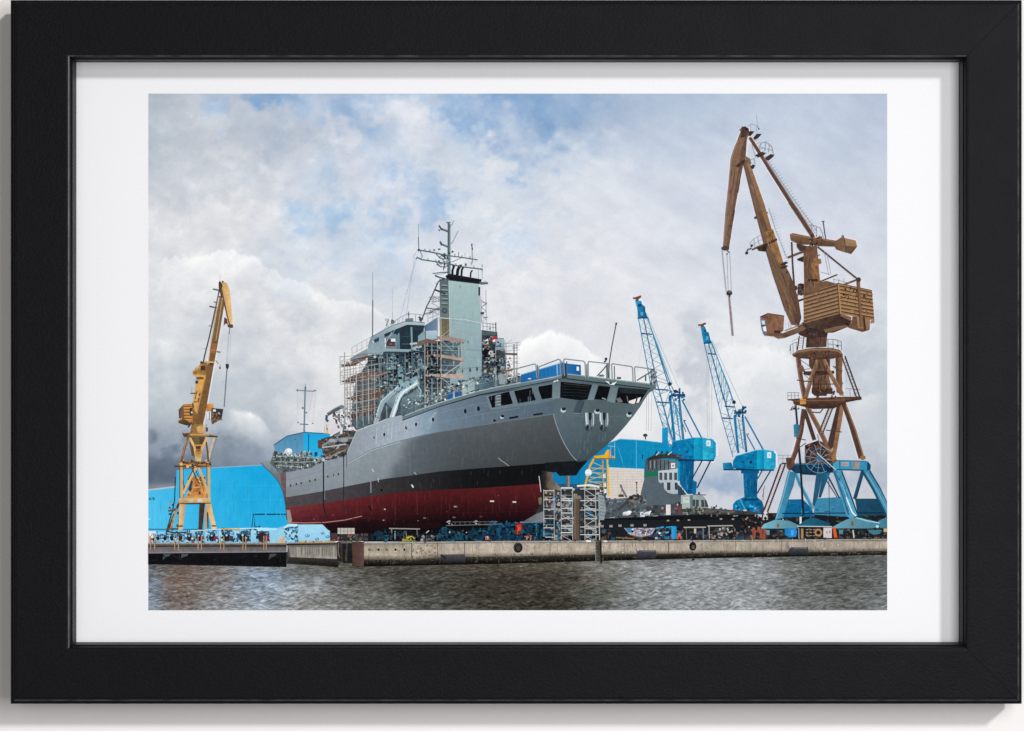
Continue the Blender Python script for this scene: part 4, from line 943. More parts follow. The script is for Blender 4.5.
# bolts, hangers, ladder rungs and cross ties in the lower tower
for p, q, c_ in (((797,380),(812,382),'5a4030'),((812,384),(834,384),'4c362c'),((797,366),(806,372),'7a5a44'),((833,366),(841,372),'6a4c38'),((796,438),(806,440),'4c3a34'),((826,430),(842,432),'5a4436'),((800,447),(806,443),'5a4436')):
    ln(*p, *q, .8, c_)
truss((798,358),(804,396),(813,362),(806,396),6,.4,'6a5344',False); truss((842,358),(844,396),(834,362),(841,392),6,.4,'6a5344',False)
clutter([(806,350),(832,350),(832,360),(806,360)], 24, ['3a2b24','7a5a42','2a2020','9a7450'], .7, 2.4, 408)
clutter([(789,404),(800,404),(798,414),(790,412)], 10, ['4c3a32','7a5c48','2f2622'], .7, 2.2, 409)
streaks([(834,470),(841,471),(855,512),(849,514)], 16, ['2f6f92','8fd2ec','3f86a8'], 4, 12, .4, 69, 410)
clutter([(785,501),(846,500),(848,512),(784,513)], 30, ['1a6a94','3f90b8','12506e','5aa8cc'], .6, 2.4, 411, 2.4)
# ================================================================== LEFT HARBOUR CRANE (yellow)
layer('pictured_harbour_crane', 'yellow-brown level-luffing crane on tall trestle legs at the left')
Gd, Gl, Gb, Gk = 'd8a458', 'e8c07c', '8a6238', '40302a'
# rear legs + cable pole
line([(175.4,477),(174.6,500),(172.6,510),(166.6,531)], 1.1, '24323e')
line([(179,503),(175,513),(167.6,531)], 2.4, '54402f', .2); line([(180.4,507),(178.4,530)], 2.0, '4c382c', .2); line([(176.6,508),(173.6,518),(171,530)], 2.2, 'b08650', .2)
clutter([(170,500),(180,500),(180,530),(166,531)], 26, ['2c2c30','6a4a34','a07848','3b4650'], .9, 3, 61); ln(168,528.6,182,528.4,1,'5a5048')
poly([(199.4,503.6),(205,503.6),(202.4,530),(198.2,530)], ('h','4a3a30','3a2a28'), .15); line([(205.4,508),(206,520),(205.6,530)], 2.2, 'c89a5e'); line([(207.6,512),(208,528)], 1.4, '3a3634')
# lower trestle
poly([(187.6,478),(200,476),(206,482),(207.4,498.6),(185,498.6),(190,488)], ('v','b07c40','cf954c'), .16, 4)
clutter([(188,476),(206,476),(206,496),(188,496)], 30, ['6a4830','a8743c','40343a','d8a458'], 1, 3.4, 62)
poly([(192,486.4),(200.6,485.6),(200.6,491.4),(193,492)], 'b87434', .2); ln(193,487.6,200,487,1,'e0a860'); ln(185,492,186.6,487,2,'33404e'); poly([(188,489),(191.4,480),(193,482),(190,492)], '3a3a44')
ln(182.4,480,186,492,1,'5a4a40')
line([(181.2,466),(181.8,500)], 2.7, 'd8a860'); ln(183.4,468,183.8,498,.6,'6a4c34'); ln(179.8,467,179.8,500,.9,'6a4a34')
line([(208.8,466),(209,500)], 2.6, 'dca95e'); ln(207,468,207,498,.7,'5c4434')
line([(196.4,467),(190,479),(183.4,493.6)], 2.4, 'e2b46c'); line([(194,468),(188,480)], 1.0, '5a4234'); line([(198.6,467),(203.6,480),(207.6,493.4)], 2.4, 'dca860'); ln(205.6,484,209,493,1.3,'c8b0a0')
ln(192,468,197,480,1.4,'54402f'); ln(196,478,200,484,1.2,'6e4a34'); ln(195.6,470,203,486,.8,'4a3a34')
poly([(179,498.4),(210.4,498.2),(210.4,503.2),(179,503.8)], ('v','ecc07a','b98446'), .1); ln(180,503.8,211,503.4,1.2,'2f2a2a'); rect(188.6,499.4,193.4,502.2,'b8b2aa'); rect(197.6,499,202.4,502.2,'c6c2c0')
poly([(179.6,504),(185.4,504),(183.2,527),(182.6,530),(178.4,530),(178.6,524)], ('h','f0cc90','c48f50'), .06); rect(178.2,525.4,183,526.8,'6a3c24'); rect(178.4,526.8,183,529.6,'e2b884')
poly([(205.6,503.6),(211,503.6),(214,518),(216.4,527),(216,530),(212,530),(210.4,522)], ('h','d8a052','f0cc8e'), .06); rect(211.6,525.2,216.4,526.6,'6a3c24'); rect(211.6,526.8,216.6,529.4,'ecc898')
# middle platform
poly([(179,461.4),(184,462),(210.6,462.4),(211,466.4),(196,467.6),(180,467)], ('v','9a6c3c','5c4230'), .24, 4); ln(174,466.4,181,466,1.6,'4a3c36'); ln(180,461.6,211,462.6,.9,'4c3a30'); ln(182,464.6,210,465,.8,'c48e4a'); rect(179.6,459.4,182.6,466,'b8803e')
clutter([(178,460),(211,460),(211,467),(178,467)], 40, ['40302a','c08a48','6a4a32','e0b070','28242a'], .8, 2.8, 63)
# upper frustum
poly([(191,437),(205,437),(203,446),(201.6,457),(193.6,457),(191.6,446)], ('v','5a3e2c','6e4a30'), .2, 4)
rect(194.4,438,199.6,445,'6a6238'); 
line([(188.4,437),(184.6,448),(181.4,462)], 2.4, '7c5636', .15); line([(186.4,440),(182.4,456)], .7, 'c08e58')
line([(214.6,437),(210.4,450),(207.6,463)], 2.6, 'c2ac94', .08); ln(216.8,437.4,209.6,462,.8,'8a8078'); line([(205.4,438),(207.4,450),(208.4,462)], 1.8, '6c4c34')
ln(190,442,192.6,456,1.5,'6a4a34'); 
line([(190,437.6),(194.4,447),(196.8,461)], 2.3, 'e6b668', .05); line([(206.8,438),(202,447.6),(199.6,461)], 2.3, 'e2b064', .05); ln(194,445.4,203,445.2,1.4,'c88f4a')
poly([(195,451),(202,451),(201,461),(196,461)], ('v','a8763c','f0c074'), .1); rect(196,449,201.4,450.6,'b05a2c')
# turntable
poly([(182.4,433.8),(188,432.8),(208,434),(217.8,436),(217,437.6),(205,436.8),(196,437.8),(184,437.2)], ('h','6a5236','9a7242'), .2, 4); ln(190,434.6,209,434.8,1.6,'d09a50'); ln(208,436.4,217.6,436.6,1.2,'3c3430'); ln(182.4,433,187,436,.9,'40362e'); ln(182.2,431.4,182.6,434,.6,'8a7a66')
poly([(192,422),(203.6,421),(203,433.8),(190,433.6)], ('h','7a5632','c08c4c'), .16, 4); poly([(196,427),(203,425),(203,433),(198,433)], 'd49c54', .1); ln(205,427,206.6,435,.8,'d09a50'); ln(207,424,203.6,434,.8,'c08c4c'); rect(206,427.4,208,431.6,'3a4450')
line([(188,427.6),(192,422)], 1.6, '4a3a30')
# machine house and cab
poly([(178.6,409.6),(183.6,404.2),(186,404.6),(185,421),(178.8,418)], ('h','5e4a3c','7c5c40'), .1)
poly([(183.6,404.2),(195,403.6),(196,420.6),(192,423.6),(184.4,421)], ('h','b8732c','c8843a'), .1, 4)
for y in (406.6,409.6,412.6,415.6,418.6): ln(184,y,191,y-.2,.8,'7a4820'); ln(184,y+1.2,190.6,y+1,.6,'e0a050')
rect(189.6,408,193.6,415.6,'3c3436'); rect(191,411.4,193.2,413.4,'b8c0c8'); poly([(178.4,420.6),(181.6,417.8),(190,422.6),(193,421.6),(190,425.6),(185.6,425.2),(178.6,423)], ('v','6a4c34','40322c'), .1); ln(179,420.4,182,418.4,1,'d09a50')
poly([(192,403),(200,401),(204,412),(198,424),(193,424)], ('v','7a5430','8f6232'), .16, 3); ln(193,410,199,402,.8,'c88e4c')
poly([(206,404),(213.6,403.6),(213.4,411),(206.4,411.4)], ('v','c98c42','b87c3a'), .1); rect(207,411.6,211,418.6,'cfd2da'); ln(209.6,412,209.2,420,.8,'5a4a40')
poly([(211.4,408),(223.4,409),(221.6,419.6),(217.4,421.4),(212,424.6),(211,419)], ('v','4a3c36','6a4e3a'), .2, 3); poly([(216,409.6),(222.8,409.8),(221.6,417),(216.6,416)], '2c3142'); rect(213,409.4,215.8,411.6,'d6dade'); ln(212,419.6,223,420,.8,'8f6a3e'); clutter([(213,413),(221,412),(220,420),(212,422)], 14, ['b08a5a','3a3030','8a6a4a'], .8, 2, 64)
# mast
poly([(193.2,402),(194.6,392),(197.4,377),(207,375),(204.4,402),(202,412),(195,412)], ('h','dca652','d89c48'), .06, 4)
rect(196.4,377,203.6,379.4,'7a4e26'); poly([(199.4,393),(202,393),(201,396.4),(198.6,396.4)], '33404a'); poly([(198.4,397.6),(201.4,397.4),(200.6,401.6),(197.6,401.4)], '3c3c3a'); ln(193.4,401.8,201,402,1.4,'9a5c2a'); rect(195.4,380.6,198,383.6,'3a3a3c'); rect(190.6,392.8,197,393.8,'40383a'); ln(192,387,191.6,393,.4,'8a8f98'); ln(195,399,197,391,1,'a83c28')
poly([(192.6,372),(196,367.6),(200,365),(200.6,361.4),(206.8,361.6),(208.4,366),(206,376),(196,376.4),(193,374)], ('h','b8803c','9a6a36'), .16, 4); poly([(200.6,366),(205,365.6),(205,370.4),(200.6,370.6)], '3a3230'); ln(193,375,205.6,376,1.2,'dca652'); ln(194,371,199,366.6,.9,'e0ae66')
ln(201,362,213,363,.9,'c48e4a'); disc(201.4,362.4,1.2,'3a302c')
# main jib
poly([(219.6,296),(221.4,297),(224.6,303.6),(223.6,309),(217.6,345),(213.4,367),(208.4,396),(204.6,418),(203,424),(194.6,424),(196,414),(203,388),(208,364),(211.4,343),(216.6,314)], ('v','7f6038','7c5630'), .08, 5)
line([(219.6,297.6),(215.6,316),(210.8,343),(208.2,364)], .8, 'c9b08c'); line([(205.6,376),(200.6,396),(196.8,414)], 1.4, 'c08a48'); line([(222,300),(217.6,330),(214,352)], .6, 'c7a878')
poly([(212.6,341),(217.8,341),(214.6,354),(210.4,353)], ('v','7c5230','a8683c'), .16); ln(211,350,215,350.6,1.2,'c07a4c'); ln(216.6,351.6,220.4,352.2,1.4,'8a6a4a'); ln(206,361.6,215,362.4,1.4,'dcb070'); line([(215.6,360),(218.6,364)], .9, 'b08a5a'); rect(209.6,363,213.4,365.4,'5a3c28')
# front jib
poly([(220.4,284),(222.4,281.6),(227,283),(229.6,290),(231,300),(232.8,322),(232,325.4),(229.4,325),(226.4,314),(223.4,300),(220.6,292)], ('h','c08e50','f0cd8e'), .05, 5)
line([(220.6,286),(223.8,300),(227,315),(229.6,325)], 1.3, '6b4a30'); ln(219.4,284,221.8,298,1.5,'5a4232'); line([(223.6,284),(228.8,308),(230.8,323)], 1.2, 'e4b25e')
poly([(218.6,282.6),(219.6,280.8),(221,282),(222.6,286),(220.4,292),(219,292)], '4e3d34'); disc(222.8,281.6,.9,'3a3230'); ln(220,276,220.2,282,.25,'9aa0a8')
poly([(227.4,324.4),(232.8,324.4),(233.2,327.6),(230.6,328),(228,327)], '564430'); poly([(224.4,317),(227,319),(228,324),(225.4,323.6),(223.8,325.8)], '6a2f30')
line([(219.4,290),(216,306),(209.6,336),(204.6,356),(203,364)], 1.3, '4c4640'); ln(218.2,294,215,309,.6,'8f7a60'); ln(213,289,218.6,290.2,1.5,'5f6068'); ln(209.4,306.4,217,307.8,1.5,'5a5a60'); ln(214,301.6,217,303,1,'5a5550'); ln(208.8,325.6,213,326.4,.8,'6a6a6c'); ln(204,348.6,207,349.4,.6,'7a7a7c'); ln(216.6,308,213,325,.5,'c9b090')
# rope and hook
ln(229.8,328,229.2,334,.8,'6e6468'); ln(229.2,334,227.4,364,.3,'9ba0aa'); ln(231.4,330,229.8,362,.25,'b2b6be'); ln(228.4,332,226.4,364,.25,'b2b6be')
poly([(225.6,364),(229,364),(228.8,367.6),(227.6,369.4),(226,368)], '2c3038'); ln(227.2,369,226.6,373,1,'4a5058'); ln(226.8,372,224.2,407,1.1,'6e7480'); ln(227.4,372,225,405,.35,'aab0b8'); disc(220,368,1,'3c4046'); ln(220.2,365,220,368,.5,'3c4046')

# ================================================================== THE SHIP
layer('pictured_ship', 'large grey naval ship with a red and black underbody, on the slip with its stern to the viewer')
# --- foremast and forecastle gear
ln(305.4,386.6,304.2,432,1.7,'5c717c'); ln(305.8,390,304.8,430,.5,'9fb0b6'); ln(296,390.2,313,391.2,1.0,'6f7f88'); ln(313,391.4,316,390.2,1.2,'5a6a72'); ln(297.4,388.8,297.6,392,.7,'5a6a72'); ln(300,424,308.4,424.6,1.1,'5c6c76'); disc(302.8,408,1,'4b5b66'); disc(306.2,412.6,1,'6d7f88'); 
for a,b in (((297.4,391),(297.8,422)),((313,392),(307,420)),((316,391),(313,422)),((297,421),(304,432))): ln(*a,*b,.2,'a5abb2')
ln(305.4,384,305.5,388,.5,'5a6a72'); disc(298,422.4,.7,'4b5560'); disc(312.8,423.4,.7,'4b5560')
# flare of the bow
poly([(260,463),(266,461),(272,461.6),(280,462),(290,466),(290,520),(286.4,520),(285.6,506),(283,492),(278,481),(270,472)], ('v','6f7a80','5a4c50'), .08, 4)
poly([(260,463),(268,461),(275,462),(278,478),(271,472)], ('v','7f8a90','68747c'), .1); poly([(279,470),(286.6,471),(286.6,520),(286,506),(283,491)], ('v','6c5a60','4a3c42'), .14, 4)
line([(261,463.4),(270,472.2),(278,481),(283,492),(285.6,506),(286.6,520)], .7, '3d5560')
# --- forecastle clutter
poly([(270,463),(274,452),(280,455),(306,456),(325,462),(325,470),(280,473)], '545e60', .2)
clutter([(273,452),(326,456),(326,470),(280,473),(272,463)], 170, ['6d7a7c','3a454b','8f9a9c','252d31','504f48','7d8688','5a6567','b5bcbe'], .8, 3.4, 71)
clutter([(273,453),(300,453),(324,462),(324,468),(280,472)], 120, ['1f272b','454f54','7b8689','2f383d'], .6, 2.2, 371)
line([(273,456.6),(290,456),(312,457.6)], 1.1, 'a3aca6'); line([(274,461.6),(300,462.4),(320,461)], 1.0, '8d9894'); line([(276,465.4),(300,467)], .9, '98a29e')
for x in (277,282,288,294,300,306,311): ln(x,456,x+.3,468,.6,'3e4a50')
disc(288.4,451.6,4.0,'c9ccd0',3.4); disc(289.4,450.4,2.4,'e6e8ea',2); disc(284,453.6,2,'b5b9bc',1.6); ln(274.6,451,275.6,458,1.4,'2f3a40'); disc(276.4,452.6,1.4,'39444a')
ln(300,452.6,310,453.4,1.8,'8d9896'); clutter([(296,450),(312,451),(312,457),(296,456)], 18, ['6f7a7a','9aa4a2','414a50'], .8, 2.6, 72)
# winch and pipes heap amidships
poly([(318,441),(324,438),(332,436),(340,430),(356,431),(354,445),(349,452),(346,457),(332,461),(325,460),(322,449),(318,448)], '3b3f42', .3)
clutter([(318,440),(334,436),(342,430),(357,431),(352,446),(345,456),(330,462),(324,456)], 170, ['2a2e32','6e6a66','8e9698','4d4440','1b1e22','7b5b4a','5d6468'], .9, 4, 73, 1.6, -12)
line([(322,446),(330,441),(343,438.6),(353,438)], 2.2, '7c868a'); line([(321,447.6),(334,446),(346,444)], 1.3, 'aab2b4'); line([(326,455),(336,450),(348,447)], 1.8, '6b5245'); line([(327,458.6),(338,452.4),(346,450)], 1.4, '9a8070'); rect(318,440,322,448.6,'6e3c34'); disc(344,440,4,'8f989a',2.4); disc(332,440.4,3.2,'9aa2a4',1.8); rect(340,428,342.4,434,'d8d8d6')
# deck crane and white wrappings
poly([(329,420),(340,418.6),(342,430),(335,434),(328.6,434)], 'd0cfd3', .03); 
clutter([(333,410),(352,405),(357,420),(352,431),(338,430),(334,420)], 90, ['9aa2a6','5c646a','c8cace','3d4248','7a848a','6a5348'], .8, 3.2, 74)
line([(327.6,414.6),(332,412),(342,406.6)], 3.2, '4f5a63', .2); line([(328.6,412.4),(334,408.6),(341.6,405)], .9, '8f9aa2'); line([(326.8,415),(326.4,419.6),(328.2,421.6)], 2.4, '3e5361'); disc(342,407,2.2,'6d7882')
# ---------------- superstructure body behind everything
poly([(352,404),(356,380),(372,355),(385,350),(410,351),(425,343),(462,340),(484,345),(505,350),(507,385),(470,392),(430,404),(402,417),(385,420),(356,430),(352,424)], ('v','3d4b53','46525a'), .2, 5)
poly([(372,354),(386,350),(410,351),(425,344),(425,395),(398,400),(384,412),(372,404)], ('v','2c3d47','4a626c'), .16, 4)
for x, c in ((377,'53656d'),(381,'3b4e58'),(387,'5f747c'),(391.6,'7a9098'),(405,'44606c'),(414,'5a7680')): ln(x,356,x+.4,396,1.6,c)
poly([(390.4,353),(396.4,354),(403.4,372),(403,384),(399,384),(397.6,371)], ('v','44626e','8aa7b0'), .06); poly([(414.6,347),(417.6,346),(423.6,365),(422,372),(418,366)], ('v','8aa6b0','5c7a86'), .06)
ln(404.6,374.6,419,369,1.2,'9aa9ab'); poly([(406,376),(420,370.6),(421,380),(407,384)], '1f2c34', .2); ln(376,360,392,360,.6,'61757d'); ln(376,368,396,368,.5,'50646c')
clutter([(374,354),(424,348),(424,396),(374,400)], 150, ['24333c','56707a','3b515b','7f979e','1a262d','5b5048'], .8, 4.2, 75)
poly([(394,391),(397,386),(418.4,374.6),(421,378.6),(406,388),(398,394)], ('h','8fb0ba','7697a3'), .05); ln(398,392,420,379,.9,'2b3d46')
# ---------------- left bridge wing and upper bridge
poly([(350.6,358),(367.6,348.2),(368,355.6),(352.4,361.4),(350.4,360.6)], ('v','8d9ca4','66767f'), .06); ln(350.8,361,368,355.6,.9,'3d4a52'); poly([(351,362),(361,358.4),(360,361),(356,364),(352.4,364.4)], '7a4236', .1)
poly([(369,342),(385,332.6),(385.2,349.2),(374.4,354.6),(368,354.6),(368,346)], ('v','7f939e','8ea3ab'), .05, 4)
poly([(384,332),(407,322),(423,323.6),(424.6,326),(423,334),(421,345),(410,350.4),(386,349.4)], ('v','26353f','1f2d36'), .14, 4)
poly([(385,337),(385.6,348.6),(397.6,350),(398,335),(393,333.4)], '6b7e88', .1); poly([(386.4,339.6),(394.6,338.6),(395,346.4),(386.6,346)], '41383c', .2); rect(391,338.6,395.4,341.6,'e0e4e8'); rect(389,343,392,345,'8a4a40'); ln(385.2,338,385.4,347,.9,'e4e6e8')
ln(398.8,333,399,349,1.7,'62808a'); ln(411.4,327,412,348,1.7,'7e98a0'); ln(402,344,410,344,.5,'5b747e'); ln(402,337,411,336,.4,'46606a')
ln(385,344,392,332,.8,'9fb0b6'); ln(388,339,395,330,.6,'8a9ca4')
poly([(383,350),(386,348.8),(409.6,349.4),(418,345),(421,344.6),(422,347),(411.4,352),(385.6,351.4),(375,355.6),(374,354)], ('v','a9c0c6','70888f'), .04)
poly([(370.6,337.4),(392,326),(405.6,321.8),(425,323),(424.6,325.4),(407.4,324.6),(394,330),(384.6,334),(372.6,342.6),(369,343)], ('v','a7bcc2','748992'), .04); line([(371,337),(392,325.6),(406,321.2),(424.6,322.6)], .6, '4a5b64')
poly([(374,339.6),(379,337),(379,341),(374.6,343)], '2c4256'); ln(372,341,374,342.6,.7,'dfe6e8')
# right bridge block
poly([(424.6,325.6),(436,318),(438,318),(438,332),(427,331),(424.6,330)], ('h','54708c','6c8496'), .06); poly([(425.6,331),(437,330.4),(437.4,339.6),(427,341),(418,347),(418,340)], ('v','a9c0cc','91aab6'), .06); poly([(418,336),(425,330),(426.4,342),(418,346)], ('v','7c939d','8ea5ae'), .08)
ln(410,344,419,343,2.0,'a8bec4'); ln(425.2,326,425.6,342,.8,'3f4e56'); line([(412,347),(424,342.6),(438,339)], 1.2, '8e5c4c')
# dark block under it with scaffold
poly([(424,342),(441,341),(463,341),(463,378),(460,386),(425,394)], ('v','262f36','36424a'), .2, 4); 
clutter([(425,344),(462,342),(462,386),(426,392)], 130, ['151c22','44525a','60747c','2a353c','8aa0a6','4a4440'], .8, 3.8, 76)
for y in (347,352,364,370,381): ln(441,y,461,y+.8,.9,'7f979d')
# --- things on the bridge roof
for x0,y0,x1,y1 in ((386.4,326,388.6,319),(391.6,324.4,392,319.4),(394.6,323,395,320.6)): ln(x0,y0,x1,y1,1.6,'8a979c')
disc(386.4,319.6,1.7,'b3bcc0',1.6); ln(392.6,312,392.4,322,.4,'7c868c'); rect(391.2,320,394,324,'4c5a62')
poly([(405,322),(405.6,318.6),(413,318),(413.6,322)], '66747c', .1); ln(408.6,311.6,408.8,318.4,.7,'4c5a62'); disc(408.6,314.4,1,'5a666e')
rails((396,321),(396,325),0,.4,'6f7a80') if False else None
line([(384,329),(396,320),(407.6,313.4),(424,315),(436,311.6)], .5, '8a949a')
for x,y,z in ((388,326,331),(392,323,328),(398,319,325),(403,316,322),(415.6,314.4,322),(420,314.8,322.6),(428,314,322),(433,312.6,320)): ln(x,y,x,z,.45,'8a949a')
ln(418.6,317,423,319.4,1.8,'49565e'); disc(420.4,319.6,1.4,'3c474e')
# wing railing
line([(351.6,350),(352,347.6),(368,338.6),(371,336.8)], .5, 'a5a29c'); line([(351.8,354),(368,345)], .4, 'a5a29c')
for x in (352,357,362,367): ln(x, 348-(x-352)*.56, x, 358-(x-352)*.56, .4, 'a5a29c')
# whip aerials and stays
ln(372.7,272,372.7,300,.45,'70777e'); ln(372.8,300,372.6,336.6,1.0,'5c636a'); ln(392.8,288,392.4,318,.18,'aab0ba')
for a,b in (((417,259),(403,306)),((415.4,261),(399,322)),((414.6,258.6),(406,318))): ln(*a,*b,.28,'a2b0c8')
# --- tower
poly([(439.6,279),(449.6,280.4),(450,336),(440,333)], ('v','55666c','6d7a76'), .1, 4); poly([(439.6,317),(450,318),(450,340),(440,338)], ('v','6e6550','85734f'), .1)
for y in (285,289.6,294,298.4,303): ln(441.6,y,447.6,y+.4,1.0,'8d9a9a'); ln(441.6,y+1.6,447.6,y+2,.9,'37444a')
disc(444.6,310.6,2.8,'3a464c'); disc(444.6,310.6,1.5,'5e6a6e'); 
poly([(448.4,280),(479,283.6),(480.6,312),(481.6,345),(482,380),(470,388),(450,392),(449.6,330)], lambda x,y: np.array((160,184,184))+(np.array((138,162,168))-np.array((160,184,184)))*min(1,max(0,(y-283)/70)), .035, 5)
ln(448.8,280,450,340,.6,'b7cbca'); line([(436.6,317.4),(450,318.6),(465,319.6),(482,323.4)], .9, 'b9c6c6'); line([(450,319.6),(481,324.4)], .4, '7d9294'); ln(460,285,460,288,.8,'6f8684'); line([(463,349),(482,350.8)], .7, '7a8c90'); ln(466,330,466,380,.5,'8ea6aa')
ln(450,332,463,324,.35,'9aa8a6'); ln(463,330,464,340,.35,'9aa8a6'); ln(458,333,470,334,.35,'9aa8a6')
poly([(445.4,276),(449,273.6),(482,279.4),(480,283.8),(466,282.6),(447.6,279.6)], '16191f', .15); ln(447,280,479.6,283.9,.6,'3d4a4e'); 
poly([(479,281.6),(488.4,282.6),(488,284),(481,284.8)], '56656b'); ln(484,281,488,282.6,.5,'8a979c'); rect(478.4,287,480.2,295.6,'2b343a'); ln(480,296,481,300,.5,'8a979c')
line([(432.6,273.6),(441,272.4),(449,272)], .9, '4a565e'); line([(435,275.6),(440,277.6),(449,279.6)], 1.4, '434f57'); line([(439,280.4),(445,279)], 1.2, '3c474e'); ln(435,275,448,272.6,.5,'7a878e')
line([(438.6,281),(432,296),(427,306),(421,322)], 1.2, '4c5860'); line([(434.6,289.6),(440,291.6),(445.4,294)], 1.8, '3a464e'); ln(432,301,440,297,.5,'7a878e'); 
truss((433,296),(429,318),(440,296),(439,318),6,.45,'8f989c',False); ln(431,301.6,440,301,.6,'8f989c'); ln(426,308,440,309.6,1.0,'4a555b'); line([(429,314),(436,309),(440,308)], .8, '4a555b')
# exhaust pipes
line([(452.4,277),(452.6,270),(454,266.4),(452.8,265)], 2.2, '1d2126'); line([(457,277.6),(457.8,270),(459.6,266.4),(462,265.6)], 3.0, '1b1f24'); line([(461.4,278),(461.8,270),(463.4,267)], 2.0, '23282e'); line([(470.4,279),(470.8,272.6),(472.4,270.2)], 1.5, '262b31')
# mast head
ln(449.2,224,449,274,3.0,'6a7a7e'); ln(448.4,226,448,274,.9,'3f4c52'); ln(450.4,228,450.4,272,.7,'97a7a8'); ln(446.6,222.6,450.6,222.6,1.1,'4c585e'); ln(448.6,222,448.8,228,2,'56646a')
ln(440.6,228.6,448,231.4,1.9,'55636a'); ln(439,225.4,442,230,1.5,'3f4c52'); ln(438.4,229.4,440,231,1,'4a565c'); ln(441,243.8,448,247,1.7,'55636a'); ln(440,241.4,442,245.4,1.8,'434f56')
line([(418.6,250),(430,251.8),(447,255.4)], 1.3, '56646a'); line([(447,255.4),(462,257.4),(477.6,259.8)], 1.1, '5c6a70'); disc(418.8,250,1.3,'3f4c52'); disc(439.2,249.2,1.5,'55636a',.9); disc(434.2,250,1,'66747a'); disc(452.6,251.6,1.1,'4a565c')
line([(415.8,259),(417.4,257.4),(421.6,259.6),(434,261.4),(448,263.8),(464,267),(482,269.2),(482.4,270.6)], 1.2, '566469'); line([(420,250.6),(422.4,256),(421.4,258.6)], .7, '6a787e'); line([(416.6,252),(413.8,256),(414,258)], .35, '8a97a6')
ln(418.4,224,418.6,237,.4,'6a757c'); ln(418.5,237,418.9,249,.7,'59656c'); ln(453.8,220.6,451.4,226,.5,'69757a'); ln(458.2,230.8,452.4,242.6,.6,'69757a'); ln(452.4,242.6,451,243.6,.8,'69757a')
ln(472,243,472.4,263,.6,'5c6a70'); ln(471.8,244,472,246.4,1.3,'4a565c'); ln(472.2,247.4,472.4,250,1.3,'4a565c'); ln(465,253,465,256.6,.4,'7a868c'); ln(458.6,252,458.6,257.6,.6,'66747a'); rect(465,263.4,466.6,266,'3f4c52')
ln(482.2,265,482.4,278.6,.4,'8a969c'); ln(481.6,264.6,482.6,265.6,.8,'6a767c'); ln(478.4,269,478.6,279,.3,'8a969c'); ln(471,262,472,265,.5,'5c6a70')
clutter([(440,252),(450,252),(450,266),(438,263)], 34, ['3c484e','5c6a70','28333a','7a888c'], .8, 2.4, 77); line([(436,254),(441,258.6),(447,259)], .8, '4a565c'); line([(436.4,264),(441,267),(448,266)], .7, '4a565c'); line([(445,264),(443.4,270)], 1, '3f4b52'); ln(452,262,462,257.6,.6,'5c6a70'); line([(436,262),(440,266),(446,268)],.6,'5c6a70')
# --- right-hand superstructure
poly([(481.6,330),(497,332),(498,340),(504.4,340),(504.6,352),(500,366),(505,380),(482,388)], ('v','323b42','3c464d'), .25, 4)
clutter([(482,334),(503,340),(503,378),(482,386)], 150, ['171d22','56636a','2c363d','8d9a9e','40383a','6f8086'], .8, 3.6, 78)
poly([(495.6,339.4),(504,338.6),(504.4,349.2),(495.8,350.4)], ('v','9ab0ba','7b929c'), .05); ln(495.6,338.8,504,338.4,.6,'4a5960'); poly([(481.6,331.6),(493,331.6),(497.8,332.4),(495,335.6),(482,335.2)], '4d5c63', .1)
poly([(483.6,349),(495,350.4),(495,358),(483,358)], '0f1316'); disc(491.6,353.4,3.4,'a7a6a6',3); disc(490.6,352.8,1.6,'d9d5d2'); poly([(484.6,340.6),(488,338.6),(488.6,343.6),(485.6,344.6)], 'e4e2e2'); poly([(491,340.4),(492,337.6),(496.4,335.8),(497,337.6),(495,341),(492.6,342.4)], 'b02c2c'); poly([(492.8,340.2),(495.6,339),(495.2,341.6),(493,342)], 'f0ecea'); line([(481.4,346),(486,347.6),(489,343.6)], 1.2, 'a8503f')
for x in (483,487,490,493,496): ln(x,322.6,x+.2,331.6,.45,'7e898f')
line([(482,322.6),(496,324.6)], .5, '7e898f'); line([(482,326),(496,327.6)], .4, '7e898f'); ln(495.8,322.4,496,332,1,'515d64'); disc(490,328.6,1.1,'8c979c')
truss((481,300),(481.6,322),(486,300),(486.4,322),6,.5,'7e898f',True); rect(480.6,312,484,314.4,'39444b'); ln(486,290,486,300,.4,'8e989d'); line([(481,303),(484,302),(487,304)], .5, '7a858b')
ln(484.6,358,494,356,1,'b2b4b2'); ln(484,362,497,359,.9,'9aa4a6'); ln(483.6,370,499,367,.8,'8a6f60')
# --- deck edge clutter behind the side rail
poly([(402,416),(420,409),(440,402),(470,392),(500,386),(521,382),(521,376),(500,380),(482,378),(460,384),(440,390),(418,398),(400,402)], ('v','55666c','4a5a60'), .22, 5)
clutter([(400,398),(440,386),(482,376),(520,374),(520,383),(480,392),(440,404),(402,417)], 230, ['2b363c','6d8087','98a8ac','48575e','1e272c','7f6a5c','b4c0c2'], .8, 3.6, 79)
poly([(447,393),(461,390),(461,396),(448,400)], '23518c', .1); ln(453,388,454,399,2,'a9bccb'); poly([(461.6,381.6),(475,378),(475.6,389.6),(462.4,394)], ('h','a5b9bd','8fa5ab'), .05); disc(466.4,386,1.6,'4a5a60'); ln(465,383,468,391,.5,'56666c')
poly([(479,379),(494,374.6),(494.6,386),(480,390)], ('h','566b78','3f5260'), .14); rect(499,374,505,384,'8b9ba0'); clutter([(503,372),(515,372),(514,380),(503,382)], 14, ['d8d3cc','8a7a70','b0a49c'], .8, 2.6, 80)
